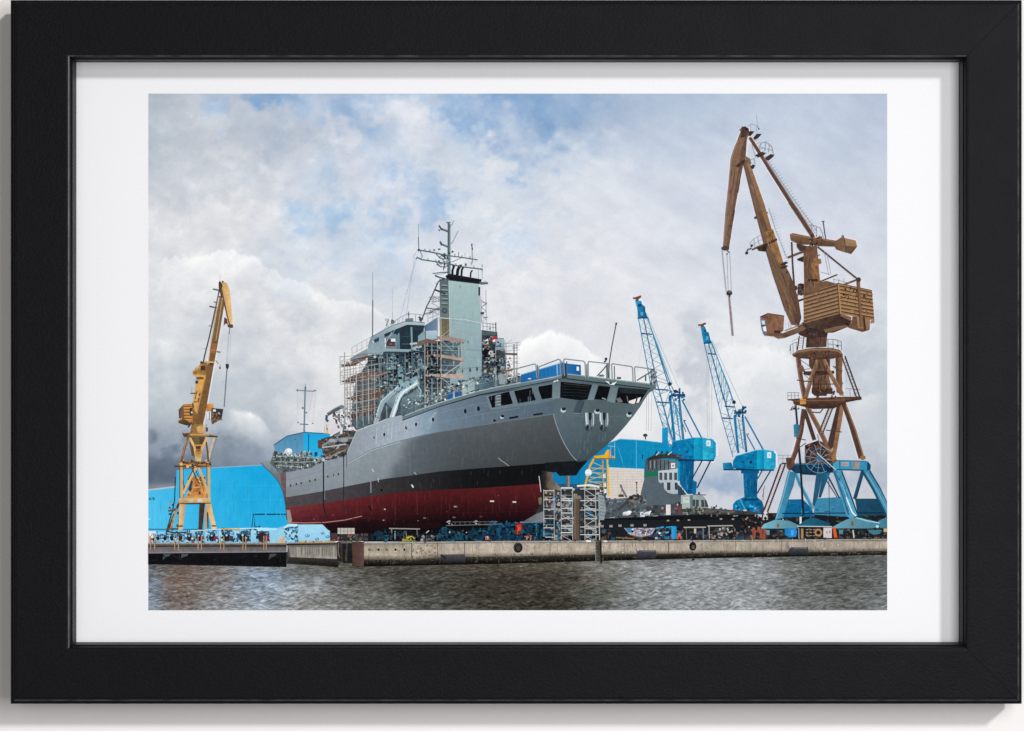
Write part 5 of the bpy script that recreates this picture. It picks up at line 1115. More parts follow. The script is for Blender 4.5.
# davits
line([(375.6,424),(379,412),(382.6,402),(389,396.4),(400,386.6)], 4.6, '8fa4ad', .04); line([(374,423),(377.6,411),(381.4,401),(388,395),(399,385.6)], 1.2, 'b9cad0'); line([(381.6,420),(383.6,410),(386,403.4),(394,397.4),(402,389.6)], 1.0, '3c4a52')
poly([(382,420),(384.6,410),(388,410),(392,405),(397,404),(392,418)], '39444a', .2); ln(386.4,406,387,418,1,'7d8f96'); ln(390,404,390,416,.8,'5a3a34')
poly([(386,402),(398,392.6),(400,394),(396.4,402),(392,409)], ('v','8fa3ab','5f7078'), .08)
line([(391.6,418),(396,406),(398.6,397.4),(402.6,392),(411,386.4),(418.4,381.6)], 4.8, 'a9bec6', .04); line([(392.6,417),(396.6,405),(399.6,397),(403.6,391.6),(417,383)], 1.5, 'dce8ec'); line([(397,413),(399.6,402),(402.8,396.6),(410,391.6),(420,386)], .9, '31404a')
for x,y in ((396,403),(397.6,398.6)): disc(x,y,.6,'5e7078')
poly([(402,398),(410,394),(418,389),(421,394),(421,409),(404,416),(400,413)], ('v','74878e','52656e'), .14, 4); line([(417,384),(421,391),(420,397)], 1.6, '93a9b1'); line([(419,396),(424,395.6)], 1.4, 'a3b7be')
# --- hull side
def hk(x):   # knuckle
    return float(np.interp(x, [286,325,348,372,400,425,440,458,480,515,553], [487,476,463,449.6,441,435,432,429,425.6,420,414.4]))
def hb(x):   # grey / black
    return float(np.interp(x, [286,324,350,386,400,440,470,500,540,577], [497.4,491,485.6,478.6,477,471.4,469,466.8,463.8,461]))
def hr(x):   # black / red
    return float(np.interp(x, [286,324,343,386,400,440,480,500,530,545], [507.6,503.2,500,494.2,492.4,489.8,488,486.6,484.6,483.6]))
def htop(x):
    return float(np.interp(x, [286,300,312,324,345,347,356.6,373,386,402,402.5,440,480,528,555], [472.4,470,467.6,461.4,456.4,453,430.4,424.6,418.6,415,418,403.6,392.4,384.6,380.4]))
def hullc(x, y):
    yk = hk(x)
    up = np.array((float(np.interp(x,[286,340,380,410,428,440,480,553],[124,134,154,158,128,108,94,82])),
                   float(np.interp(x,[286,340,380,410,428,440,480,553],[134,143,164,172,150,126,110,98])),
                   float(np.interp(x,[286,340,380,410,428,440,480,553],[140,152,176,184,170,142,124,112]))))
    lo = np.array((float(np.interp(x,[286,340,380,405,430,480,553],[124,132,138,124,104,88,84])),
                   float(np.interp(x,[286,340,380,405,430,480,553],[134,141,147,132,110,92,88])),
                   float(np.interp(x,[286,340,380,405,430,480,553],[140,149,157,140,114,93,88]))))
    ylin = float(np.interp(x, [286,553], [0,0]))
    if y > yk-.01 or x < 340:
        t = max(0, min(1, (y-yk)/45.0))
        d0 = x + (y-430)*.72 + (float(vnoise(np.array(x/11.0), np.array(y/9.0), 77))-.5)*14
        dark = max(0, min(1, (d0-412)/20)); dark = dark*dark*(3-2*dark)
        lit = np.array((134,144,151))*(1-.10*t) if x > 340 else np.array((float(np.interp(x,[286,340],[122,134])), float(np.interp(x,[286,340],[131,143])), float(np.interp(x,[286,340],[137,150]))))*(1-.08*t)
        aft = np.array((float(np.interp(x,[400,450,500,577],[88,84,82,76])), float(np.interp(x,[400,450,500,577],[97,91,88,82])), float(np.interp(x,[400,450,500,577],[104,96,92,86]))))*(1-.24*t*min(1,max(0,(x-400)/60)))
        return lit*(1-dark)+aft*dark
    return up
def hull_up(x, y): return hullc(max(x, 341), -1e3)
def hull_lo(x, y): return hullc(x, max(y, hk(x)+.02))
def hpoly(f0, f1, xs, col, n, step):
    poly([(x, f0(x)) for x in xs] + [(x, f1(x)) for x in reversed(xs)], col, n, step)
allx = [286,293,300,306,312,318,324,330,338,345,347,352,356.6,364,373,380,386,394,402,402.5,412,420,430,440,450,460,470,480,490,500,510,520,528,540,555]
hpoly(htop, hk, allx[:-1]+[553.6], hull_up, .05, 4)
hpoly(hk, hb, [x for x in allx if x < 553]+[553.6], hull_lo, .05, 4)
poly([(553.4,414.2),(556,424),(560,434.6),(565,445),(571,454.6),(577,461.2),(553.4,463)], hull_lo, .05, 4)
# soft sheen where the plating turns
poly([(421,430),(427,421),(433,413),(437,411.4),(434,418),(429,429)], ('h','7b95a4','94a6b0'), .05, 2)
for x in (377,384,388.6,392.4,396,400): ln(x, htop(x)+5, x-1, hk(x)-4, .5, 'bcc9ce' if x%2 else 'a4b2ba')
line([(348,462.6),(372,449.4),(400,440.8),(425,434.8),(440,431.8),(458,428.8),(480,425.4),(515,419.8),(553,414.2)], .7, '68757a')
line([(348,463.4),(372,450.2),(400,441.6)], .7, 'a7b4bc'); 
ln(357,431,386,419.4,.6,'b9c4c8'); ln(356.6,431,347,453,.7,'aab6bc'); line([(402.4,419.6),(440,406.4),(480,395),(528,387.6)], 1.0, '2b3338')
# panel seams
for x in (300,312,337,352,364,381,410): ln(x, htop(x)+2, x, hb(x)-1, .24, '7b8890')
for f in (.33,.66): line([(x, htop(x)+(hk(x)-htop(x))*f) for x in (360,380,400,420,440,480,520)], .28, '8793a0')
line([(290,480),(324,470),(344,465)], .3, '6e7b82')
# --- boot topping and red underbody
def dk(c, s=1.0): return np.array(c, float)*s
hpoly(hb, hr, [286,300,312,324,335,343,352,364,375,386,394,400,412,425,440,455,470,485,500,515,530,545], lambda x,y: np.array((float(np.interp(x,[286,340,386,430,470,545],[74,66,50,34,17,13])), float(np.interp(x,[286,340,386,430,470,545],[68,62,48,34,18,14])), float(np.interp(x,[286,340,386,430,470,545],[72,66,50,36,20,16])))), .1, 5)
def redc(x, y):
    top = hr(x); t = max(0, min(1, (y-top)/float(np.interp(x,[286,330,400,440,545],[24,30,36,34,36]))))
    a = np.array((float(np.interp(x,[286,330,400,450,545],[112,100,84,78,86])), float(np.interp(x,[286,330,400,450,545],[48,36,26,24,28])), float(np.interp(x,[286,330,400,450,545],[50,40,30,28,32]))))
    b = np.array((float(np.interp(x,[286,330,400,450,545],[56,32,13,12,24])), float(np.interp(x,[286,330,400,450,545],[20,13,7,5,7])), float(np.interp(x,[286,330,400,450,545],[34,22,12,10,16]))))
    t = t**1.25
    return a*(1-t)+b*t
poly([(330,524),(440,508),(543,512),(545,522),(530,541),(330,541)], '0c0b0e', .2)
xs = [286.4,300,312,324,335,343,352,364,375,386,400,412,425,440,455,470,485,500,515,530,541]
bot = [(541,505),(540,510),(536,514.6),(530,518.6),(521,520.8),(500,521.6),(470,522.6),(440,524),(420,527),(400,529.6),(370,531),(345,531),(330,530.4),(318,526.6),(300,524.4),(287.6,523)]
poly([(x, hr(x)) for x in xs] + [(541.6,495)] + bot, redc, .09, 4)
line([(289,522.4),(305,523),(325,522.4),(345,520),(362,516)], .8, 'b07a76'); poly([(286.4,510),(290,510),(292,520),(291,523.4),(287.6,523)], 'a48c84', .1)
poly([(325,524),(345,522),(364,518.6),(400,524),(440,522),(440,528),(400,531),(345,532),(330,531)], lambda x,y: np.array((34,14,18))-np.array((14,6,6))*((y-518)/14), .15, 5)
for x in (357,371.6,395,417,441,468,492,516): ln(x, hr(x)+1, x+.2, 515, .3, '7d3a3c' if x < 420 else '5a2226')
line([(323.4,461.6),(323.6,490),(323.4,505),(324.4,511),(327,517)], 1.3, '1c2024'); ln(324.6,462,324.8,500,.4,'8b979e'); line([(343.6,454),(343.8,480),(343.2,502),(344.4,511)], .9, '23282c'); ln(346.6,450,346.8,468,.5,'2b3136')
# marks on hull
for x,y in ((290.6,485.4),(296.4,484.2),(301.2,483.2),(309.8,481),(315.2,479.8),(327.8,476.6),(333.4,475.2),(338.4,474.2)): disc(x,y,.85,'2a3238',1.3,8)
for x,y,r,ry in ((384.2,434.6,1.1,1.8),(406.2,427.6,1.1,2),(416,424.4,1.1,2),(433,419.6,1.2,2.2),(374,437.6,.7,1.3),(465.2,411.2,1.4,2.4),(478.4,408.8,1.6,2.6),(494.4,420.6,1.6,1.3)): disc(x-.5,y+.2,r*1.25,'9fb0b8' if x<440 else '6f848e',ry*1.15,10); disc(x,y,r,'161b20',ry,10)
disc(502,417.4,1.9,'c4ced0',1.4); disc(502.6,416.2,1.7,'12161a',1.4)
poly([(509.2,417.2),(518.4,415.6),(518.4,417.6),(509.4,419.2)], '15191d'); poly([(533,414),(542.6,412.6),(542.8,414.4),(533.4,415.8)], '1b2024')
ln(370.8,480,371,493,.9,'8b8f90'); ln(378,478,378.4,482,.6,'c5ccd0'); rect(380.6,489,382.6,491.4,'0d1013'); ln(411.6,484.6,413.4,487.6,1.4,'d9d9d6'); ln(414,472,416.4,474.6,.8,'9aa6aa'); ln(372,469,374,472,.8,'c3cacd'); disc(416,478,.8,'2a2e30')
line([(368.6,506),(372,511)], 1.6, '1c0c10'); rect(384,508.6,385.6,510,'b9a5a2'); rect(382.6,519.6,384.4,520.8,'8f7a78'); 
for x,y,w,c in ((424.6,518,3,'6a5452'),(455.6,506.6,3.6,'9a8480'),(454,517.4,3,'6a5452'),(492,501.2,4.2,'d6cbc8'),(514.4,502,3.6,'d6cbc8'),(480.6,516.6,3,'5a4444')): rect(x-w/2,y-.7,x+w/2,y+.7,c)
clutter([(480,509),(488,509),(488,512.6),(480,512.6)], 8, ['2a0c10','1a080a'], .8, 2, 81)
line([(498.4,458),(501,460.4),(505,463),(509,466)], .8, '8f9488', .2); 
# --- stern openings and transom
TR = [(553.4,414),(552,396),(553,385),(560,376),(566,375.4),(600,379),(655.4,385.6),(656.2,388),(649,393),(645,398.6),(640,407),(633,416.6),(624,427.6),(614,438.6),(604,447.6),(595,454.8),(588,460.4),(577.4,461.4),(571,454.6),(565,445),(560,434.6),(556,424)]
poly(TR, lambda x,y: np.array((82,98,104)) + np.array((4,4,6))*math.sin(x*.07) - np.array((22,24,22))*max(0,min(1,(y-420)/44)) , .045, 5)
line([(553.4,414),(556,424),(560,434.6),(565,445),(571,454.6),(577,461)], .8, '8b979a'); line([(554,414.6),(590,416.6),(634,416)], .35, '61717a')
poly([(486,396),(528,387),(555,382),(555,400),(530,405),(490,410)], ('h','6b7f88','5f7078'), .05, 4)
def win(p, c='0b0e12'): poly(p, c, .3)
win([(488.4,396.6),(509,391.4),(513,403.6),(492,407.8)]); poly([(495,396),(501,394),(501,406),(495,407)], '5f6e72', .2); 
for y in (396,399,402,405): ln(496,y,500.6,y-.6,.6,'a9b2b2')
win([(514,391),(531.6,387.6),(535.8,400.2),(518,403.4)]); win([(537.4,386.8),(552.4,384.2),(552,397.8),(542,399.4)])
win([(560.6,381.6),(592,384.8),(587.4,399.4),(580,400.4),(560,397.6)]); win([(598.6,385.6),(610.4,386.8),(606.6,400.2),(594.2,399.2)])
win([(618.6,387.2),(648,389.6),(640.6,402.6),(627,403.6),(615.6,402.2)]); poly([(629,401),(641,397),(639,402.4),(633,403.8),(628.6,402.8)], 'e8e2e0', .03); ln(637.6,396.6,635.4,403.6,1.4,'2b3338'); poly([(616,398.6),(620,397.4),(623,402),(618,402.6)], '6f6a6c', .1); ln(627,396,628,402,.8,'7a7476'); poly([(618.6,387.4),(648,389.8),(645,394),(620,393)], '20282e', .2)
for y in (386,389,392,395): ln(562,y,589,y+1.6,.5,'202a30')
line([(564,383.6),(575,384.6),(590,386)], .5, '4a4038'); ln(602,398,606,399.4,.9,'9aa6aa')
for p in ([(552.8,384),(560.4,382),(560,398),(552.4,399)],[(592.4,384),(598.2,384.6),(593.6,400),(587.6,400)],[(610.8,386),(618,387),(614.6,403),(607,401)]): poly(p, ('v','64757a','72868e'), .04)
poly([(648.4,389.4),(655,388.6),(648,393.4),(642.4,401),(638,406),(640,402)], '55666c')
poly([(578,399.8),(584.6,400.6),(580.6,413.2),(573,412.6)], '3f4e56', .06); ln(584.2,400.8,580,413.4,.8,'2a363c'); ln(572.4,413,580.6,413.6,.6,'77868c')
for x,y in ((563.2,409.6),(597,411),(629,414)): disc(x,y+.6,2.7,'b7c3c6',2.5); disc(x+.6,y-.6,2.2,'1a2026',1.6); 
for x in (585.4,599.6):
    disc(x+2.6,423.5,6.2,'4d5c64',8,18); disc(x+3.4,427.5,3.8,'3a474e',4.2,14)
    poly([(x,412.6),(x+9,412.8),(x+9.4,422),(x+8.4,426.6),(x+6,427),(x+5.2,424),(x+4,429),(x+1.4,430),(x+.2,426)], ('h','9aacb2','62737a'), .06)
    poly([(x+3,412.6),(x+6.4,412.8),(x+6.2,418),(x+5,422),(x+3.4,420)], '1e272d'); poly([(x+3.6,421.6),(x+5.4,419.6),(x+5.4,425),(x+4.2,427)], '36434a')
    line([(x+.6,413),(x+.7,420),(x+1.8,424)], 1.3, 'cbd7da'); line([(x+7.9,413.4),(x+8.2,420),(x+7.8,425)], 1.0, 'b4c3c8')
    poly([(x+.6,425.6),(x+3.2,424.4),(x+4,428),(x+2,430.6),(x+.4,429)], '232d33')
poly([(545,462.6),(588.6,460),(580,469.6),(576.4,475.4),(559.6,475.8),(556,472),(545,474)], '14171b', .2); line([(577,461.6),(588.4,460.4)], .7, '3b4448')
poly([(541,470),(549,472),(551,484),(556,489),(556,497),(549,505),(542,505),(541,492)], ('h','171518','6b5d50'), .16, 4); poly([(547,472),(552.6,472),(553,480),(560,487),(560,497),(552,500),(548,492),(546,484)], ('h','574a42','8a7a6a'), .14); poly([(566,475.6),(569.4,475.6),(569.8,487),(566.6,487)], '7a6058', .1); ln(568.6,476,569,487,.7,'b9a29a'); ln(539,476,541,492,.7,'cfcfcd'); poly([(538,498),(541.6,497),(542.6,507),(539,504)], '7a6a48', .2)
poly([(548,495),(560,492),(560,500),(552,506),(544,507)], '4a4040', .2)
# --- deck edge band
line([(402.6,418.6),(420,411.6),(440,404.6),(460,398.4),(480,392.8),(500,388.4),(528,383.6),(553,379.4),(565.4,376.2)], 3.4, '63757c', .06); line([(402.6,416.6),(420,409.6),(440,402.6),(460,396.4),(480,390.8),(500,386.4),(528,381.6),(553,377.4),(565.4,374)], .9, '9fb1b6'); line([(402.6,420.4),(440,406.4),(480,394.6),(528,385.4),(565.6,378)], .8, '23292d')
line([(565.4,376),(590,379),(620,382.4),(655,386.8)], 3.8, '5b6d72', .06); line([(566,373.8),(590,376.6),(620,380.4),(655,384.4)], 1.0, '93a7aa'); line([(566,378.6),(590,381.6),(620,385),(650,388.6)], 1.1, '242c30')
poly([(605,380.6),(610,384.8),(614,385),(617,381.4),(613,383)], 'dfe5e6'); disc(610.6,383,1.4,'3c464a'); disc(557.4,380.6,1,'d5dbdc'); poly([(562,373),(567,372),(567,378),(562,378)], '2f3a3e')
# containers on deck
poly([(521,374.8),(553,365),(562.6,362.6),(563.6,374.6),(521,382.8)], ('h','1d5a9c','2468b0'), .05); ln(521,374.8,562.6,362.6,.8,'5c93c4'); line([(557,364),(557.4,375.6)], 1, '8fb3cd'); 
for x in range(524,556,4): ln(x,375-(x-524)*.28,x,381.4-(x-524)*.2,.35,'174a86')
poly([(566.6,363.4),(580.8,365),(581,375.2),(566.6,373.4)], ('h','1e62aa','184f90'), .05); poly([(576.6,366.6),(579,366.8),(579,370.8),(576.6,370.6)], 'e3eaf0'); poly([(562.6,362.6),(566.6,363.4),(566.6,374),(563.4,374.6)], '123f74'); rect(528,378.2,531,379.2,'d5dde4')
# stern rails
RC = '78868a'
def frame(pts, w=.95, c='626f74'):
    line(pts, w, c); line([(x-.35,y-.35) for x,y in pts], .35, 'aab5b8')
frame([(516.6,383),(516.8,369.6),(517.6,368.4),(534.6,363.8),(536,364.8),(537,378)])
frame([(538.6,378.6),(538.6,368),(539.4,366.6),(558.6,359.2),(560.4,360),(560.6,376)])
frame([(564.6,376),(563.8,360.4),(564.6,358.8),(583.4,361),(585,362.4),(586,378.6)])
frame([(588.4,379),(588.2,363),(589,361.4),(607.4,363.4),(608.8,364.6),(609.4,380)])
frame([(612.4,381),(611.6,365),(612.6,363.6),(631.4,366.4),(632.6,367.6),(633.2,383)])
frame([(635.4,383.6),(634.6,368),(635.6,366.6),(653,369.2),(655.6,372),(656,385)])
for a in ((538,371,560,364),(517,376,537,371)): pass
for x,y,z in ((566.8,361.4,375),(586.8,364,378),(606.6,364.6,380),(614.4,366,381),(651.6,371,385),(654,373,385.4),(537.6,365,378),(562,361,375)): ln(x,y,x+.3,z,.9,'56646a')
line([(597,376),(602,371),(608.4,363.4)], 1.1, '4c5960'); line([(637,380.4),(643,376.6),(652.4,371)], 1.2, '4c5960'); ln(645.6,375,645.8,381,1.3,'4f5d64'); clutter([(651,369),(656.6,371),(657,386),(651,385)], 26, ['3a474e','6f7f86','242e34','8f9ea4'], .8, 2.6, 82)
line([(608.8,378),(609.4,362),(612,346),(616.2,324)], .9, '454c52'); ln(616.4,322.6,616.2,324.8,1.6,'2d3338'); disc(606,359,1.4,'2b3136',1.6); ln(604,362,606.4,360.6,1.4,'3a4248'); ln(607.6,364,607.4,378,1.8,'66757b'); rect(617,377,621,379,'4d5a60'); rect(599,374.6,604,376.6,'5a6a70')
# side rails further forward
def side_frame(x0,x1,t0,t1,b0,b1):
    line([(x0,b0),(x0,t0),(x1,t1),(x1+.3,b1)], .9, '66747a'); line([(x0,(t0+b0)/2),(x1,(t1+b1)/2)], .45, '7f8d92')
side_frame(461.8,475,382,378.4,396,392.4); side_frame(477,493.8,377.8,373.4,391.6,387.6)
for x in range(405,462,6):
    y = float(np.interp(x,[402,440,462],[414,401,394.6])); ln(x,y-9,x,y,.7,'5a686e')
line([(404,406.6),(440,392.4),(462,386)], .7, '6b797e'); line([(404,410.6),(440,396.6),(462,390)], .45, '8b989c')
line([(497,374),(516.6,368.4)], .6, '8b989c'); ln(495.6,348,496,388,.9,'8f9ca0'); ln(505,376,505,386,.5,'8b989c'); ln(511,374,511,385,.5,'8b989c'); line([(494,380),(516,375.6)], .5, '8b989c')
line([(404,415),(410,404),(421,401)], .9, '4a585e'); ln(404,404,404,417,1.2,'46545a'); ln(414,400,414,412,1.1,'46545a')

# ================================================================== SCAFFOLDS
layer('pictured_scaffold', 'tube scaffold with brown planks against the bridge of the ship')
PL, PD, TU = '6a4e46', '4a3630', 'a9aaa8'
def plank(p, c=PL): poly(p, c, .22); line([p[0], p[1]] if len(p) < 4 else [p[-1], p[-2]], .5, '33282a')
plank([(340,364.6),(352,362.6),(366,355),(369,356.6),(356,365),(342,367)])
plank([(341,382),(352,376),(366,371),(392,370),(389,374),(366,378),(352,383.4)], '6a4a40'); poly([(352,382),(366,374.6),(380,371),(392,371.6),(380,377),(364,382)], '6f574e', .3)
plank([(345.6,398.6),(358,393.6),(374,388.4),(384,387),(380,392),(366,399.6),(352,400)], '5f4238'); poly([(360,398),(376,389),(388,388),(384,394),(374,400)], '604a42', .3)
plank([(350,414.4),(362,409.6),(376,405.6),(376,410.6),(364,414.4),(352,417.6)], '583f37'); poly([(354,418),(372,411.6),(375,416),(358,424)], '4e3a34', .3)
clutter([(352,400),(378,396),(378,420),(356,430),(352,424)], 90, ['33302f','6e5348','8e8f8c','50463f','25282b','7d8a8e','94664c'], .8, 3.6, 83)
poly([(350,420),(360,417),(374,414),(372,424),(357,430)], '4c5c64', .24); 
for x,y0,y1 in ((340,356,383),(344.4,352,420),(350.4,358,426),(356.6,372,428),(363,372,426),(368.6,356,424),(374.4,352,420),(385,374,392),(390.6,372,388),(347,384,412)): ln(x,y0,x+.3,y1,.62,random.choice(['a9a8a6','8f9294','aeaaa4','7f8284']))
for y in (359,363.4,369.6,374,378.6,386,391,396,403,408,413):
    x1 = 368 if y < 372 else 376
    ln(340 if y < 384 else 345, y+2, x1, y-3.6, .42, random.choice(['a9a8a6','8f9294','9c9894']))
truss((340,356),(340.3,383),(345,352),(344.6,383),6,.4,'a9aaa8',True); truss((350,383),(350,414),(356.6,383),(356.8,414),5,.4,'a9aaa8',False); ln(358,360,365,368,.5,'b5a594'); ln(345,388,352,396,.4,'a9aaa8'); ln(350,372,357,381,.4,'a9aaa8')
line([(376,376),(392,371)], .7, 'b1a498'); line([(372,380),(386,377)], .7, 'b1a498'); ln(374,386,374.6,410,1,'a3744f')
poly([(367.6,355.4),(374.6,355),(375,368),(368,369)], '2b343a', .3)
for y in (357,361,365): ln(368,y,375,y-.6,.6,'7a868c')
layer('pictured_scaffold', 'tube scaffold with pale planks in front of the light green tower of the ship')
for x,y0,y1,c in ((424.8,338,402,'a9a49c'),(427.4,338,402,'a6a29c'),(431.8,342,400,'8ea4aa'),(437.4,318,400,'9aa0a0'),(440.8,318,400,'b0aaa4'),(461.4,342,372,'9aa0a0'),(450,340,376,'6a7a80')): ln(x,y0,x+.2,y1,.75,c)
poly([(417,342),(427,338.6),(437,341),(437,343.6),(428,343),(418,346.6)], '765a50', .2)
poly([(437,336.4),(444,335.6),(466,340),(464.6,342.4),(456,342.6),(440,339.4),(437,339)], 'a58b80', .16); ln(440,339.8,464,343,.8,'5c4238'); poly([(425.6,354.4),(441,354.2),(441,357),(425.6,356.6)], '9c7466', .16)
poly([(441,354.4),(464.4,358.4),(463.6,361),(441,357.6)], 'b3998e', .16); ln(441,358.4,463,361.8,.8,'5c4238'); poly([(424.8,374.4),(441,374),(456,374),(463.4,375.4),(463.6,378),(452,378.6),(441,377),(425,376)], 'b99e92', .16); poly([(456,374),(461,373.4),(463.6,378),(457,378.6)], 'd8b9a6')
ln(443,376,463,362,.8,'c4bcb2'); ln(442,336,461,320,.5,'a8b2b0'); ln(441,340,452,350,.4,'b4b4ae'); ln(442,378,456,390,.6,'b5b0a8'); ln(441,361,447,374,1.4,'8a9296'); ln(447,336,458,328,.4,'b4b4ae')
for y in (346,350,365,369.4,383,388): ln(424.8,y,441,y+.2,.45,'8e9a9c')
layer('pictured_scaffold', 'thin bare tube scaffold at the starboard side of the ship, before white cloud')
for x,y0,y1 in ((506,342,384),(513.6,344,382),(517,342,382),(514.6,344,382)): ln(x,y0,x+.2,y1,.55,'8b8f92')
for y in (343,346,350.6,358.6,364,368.6,374): ln(504,y+.6,519.6,y-.8,.4,'9b9fa2')
for y in (348,355,362,369,376): ln(512.6,y,518,y-.2,.7,'7c8488')
poly([(504,352.8),(517.4,353.2),(516,355.4),(505,354.6)], '6a5850', .2); poly([(500,371),(513.6,368.6),(512,371),(502,372.8)], '6e5a52', .2); ln(506,344,512,339.6,.4,'9b9fa2'); clutter([(504,356),(512,356),(510,380),(504,382)], 22, ['5c666c','8f979b','a07a68','3c464c'], .7, 2.2, 84)
# ================================================================== WORK GEAR UNDER THE SHIP
layer('pictured_yard_gear', 'blue cradles, winches and dark gear in the shade under the ship', 'stuff')
poly([(536,512),(546,496),(560,490),(600,488),(600,541),(536,541)], '2a2f33', .2); rect(364,533,600,541.6,'15171b')
clutter([(545,488),(600,486),(600,540),(545,540)], 160, ['3c4246','6a6f70','8a8a84','24282c','7a5a48','4f5d66','1a5f90','a8a29a'], .9, 4, 85)
for (x0,x1,y0) in ((383,387,529),(437,463,527),(465,491,526),(491,530,524)):
    clutter([(x0,540),(x0+2,534),(x0+(x1-x0)*.3,y0),(x0+(x1-x0)*.55,y0+4),(x1,y0+6),(x1,540)], int((x1-x0)*2.2)+6, ['174a68','226583','0e2c42','2b7291','0a1e2e','14506f'], 1, 5, 86+int(x0), 1.5)
poly([(437,539.6),(442,533),(446,528),(450,531),(462,535),(464,540)], '164a66', .5); poly([(466,539.6),(470,532),(473,527.4),(477,531),(489,534),(492,540)], '134662', .5)
poly([(490,524),(545,523),(545,540),(492,540)], '0e3f5f', .5); clutter([(488,522),(560,522),(560,540),(490,540)], 130, ['14557f','0b2f4a','196a96','081a28','24323c','257aa3','0d3a58'], 1, 5, 87, 1.5)
poly([(371,540),(375,532),(381,531),(385,534),(385,540)], '1b3f55', .4)
rect(515.6,523,522.4,534.8,'7a1a14'); poly([(516.6,525),(521,524.6),(521,534),(517,534)], 'e2452c'); ln(500,523,512,534,1.0,'2a88bc'); ln(500,523,499,540,1.2,'1c5f90'); line([(512,535),(536,534.6)], 1.0, '0b2436'); ln(536,521,536.6,536,1.0,'3a92bc')
line([(526,540),(527.6,536.6),(530,536.6),(531,540)], 1.9, 'cf7a68'); ln(524.6,536.6,532,536,1.0,'c9705c'); disc(528.6,535,1.2,'a84838'); disc(487,538,2.4,'c06a62',2); disc(487.4,537.4,1.1,'e2b8b0')
for x0 in (447,474): clutter([(x0,520.6),(x0+6,520.6),(x0+6,525),(x0,525)], 14, ['8f8a8a','5c5a5c','b9b2b0'], .6, 1.6, 88)
ln(446,525.6,500,524,.7,'6a7074'); ln(452,522,498,521.6,.4,'6a7074'); 
for x in range(455,500,5): ln(x,521.6,x,525.4,.35,'6a7074')
ln(389,528.4,420,529,1.1,'8f8f88'); ln(391.6,529,391.8,540,1.3,'6a7a80'); ln(395,531,395,540,1.0,'8c979a'); ln(417,529.4,417.4,540,.9,'6a6f70'); ln(406,531,406.4,536,.8,'7a7f80'); rect(396,532,405,536,'1f3d50')
poly([(402,541),(403,537.4),(409,535.6),(415,537),(416.4,541)], 'a59a22', .3); poly([(406,538),(412,535.6),(414,540)], 'd1c431', .2); clutter([(422,534),(436,534),(436,541),(422,541)], 20, ['55565a','8b8a8a','2c2e32'], 1, 3.2, 89); ln(426,533,429,530.6,.8,'cfcac4')
for x,y in ((413,538),(450,532),(467,533)): disc(x,y,1.1,'cfd6d8')
poly([(524,521),(536,514),(544,511),(545,521)], ('h','565d62','7a8288'), .1); poly([(520,521.6),(546,520.6),(546,522.4),(520,523)], '6e777c')
clutter([(545,492),(556,492),(556,512),(546,514)], 30, ['5a4438','8a98a4','2f3236','b0907a'], 1, 3.6, 90); poly([(551,505),(554,500),(557,505),(556,510),(551,510)], '8fa2b4', .2)
rect(574,497,580,540,'64513f'); ln(575,497,575,540,.7,'8a745c'); ln(579.4,498,579.4,540,.8,'3f3228'); rect(573,495.6,580.6,499,'8f7a62')
layer('pictured_scaffold', 'white aluminium scaffold towers standing under the stern')
def tower(x0, x1, y0, y1, step, off=0, diag=True, c='a9aeac'):
    ln(x0,y0,x0+.4,y1,.7,c); ln(x1,y0,x1+.4,y1,.7,c)
    y = y0+1+off; k = 0
    while y < y1-2:
        ln(x0,y,x1,y,.7 if k % 2 == 0 else .45,'c9ccca' if k % 2 == 0 else '8d9493')
        if diag and k % 2: ln(x0,y,x1,y+step,.5,'b3b8b6')
        y += step*.5 if k % 2 else step; k += 1
tower(543.6, 554, 489.6, 540, 6.2, 0, False, 'a5aaa8')
clutter([(555,490),(572,488),(573,540),(556,540)], 70, ['4a5054','7c8488','2a2e32','a59a90','6b5648','1f6a98'], 1, 4, 91)
tower(561, 572.4, 487.6, 540, 6.6); tower(584.6, 595.6, 488, 540, 6.6)
for y in (487.6, 500.4, 513, 526, 532.6): ln(561, y, 572.6, y, .9, 'd6d9d6')
for y in (489, 500.6, 510, 527, 534.6): ln(580, y, 599.6, y, .75, 'c9cccb')
ln(598.8,492,599.6,540,.9,'b9bebc'); truss((586,512),(586,538),(597,512),(597,538),4,.5,'b9bdbb',False); truss((584,489),(584,512),(596,489),(596,512),3,.6,'b3b8b6',False)
for x in (595.8,): poly([(598,494),(604,496),(606,510),(604,520),(599,520)], '8d989c', .1)
for k in range(6): ln(600,498+k*3.4,604.6,499+k*3.4,.6,'5c676c')

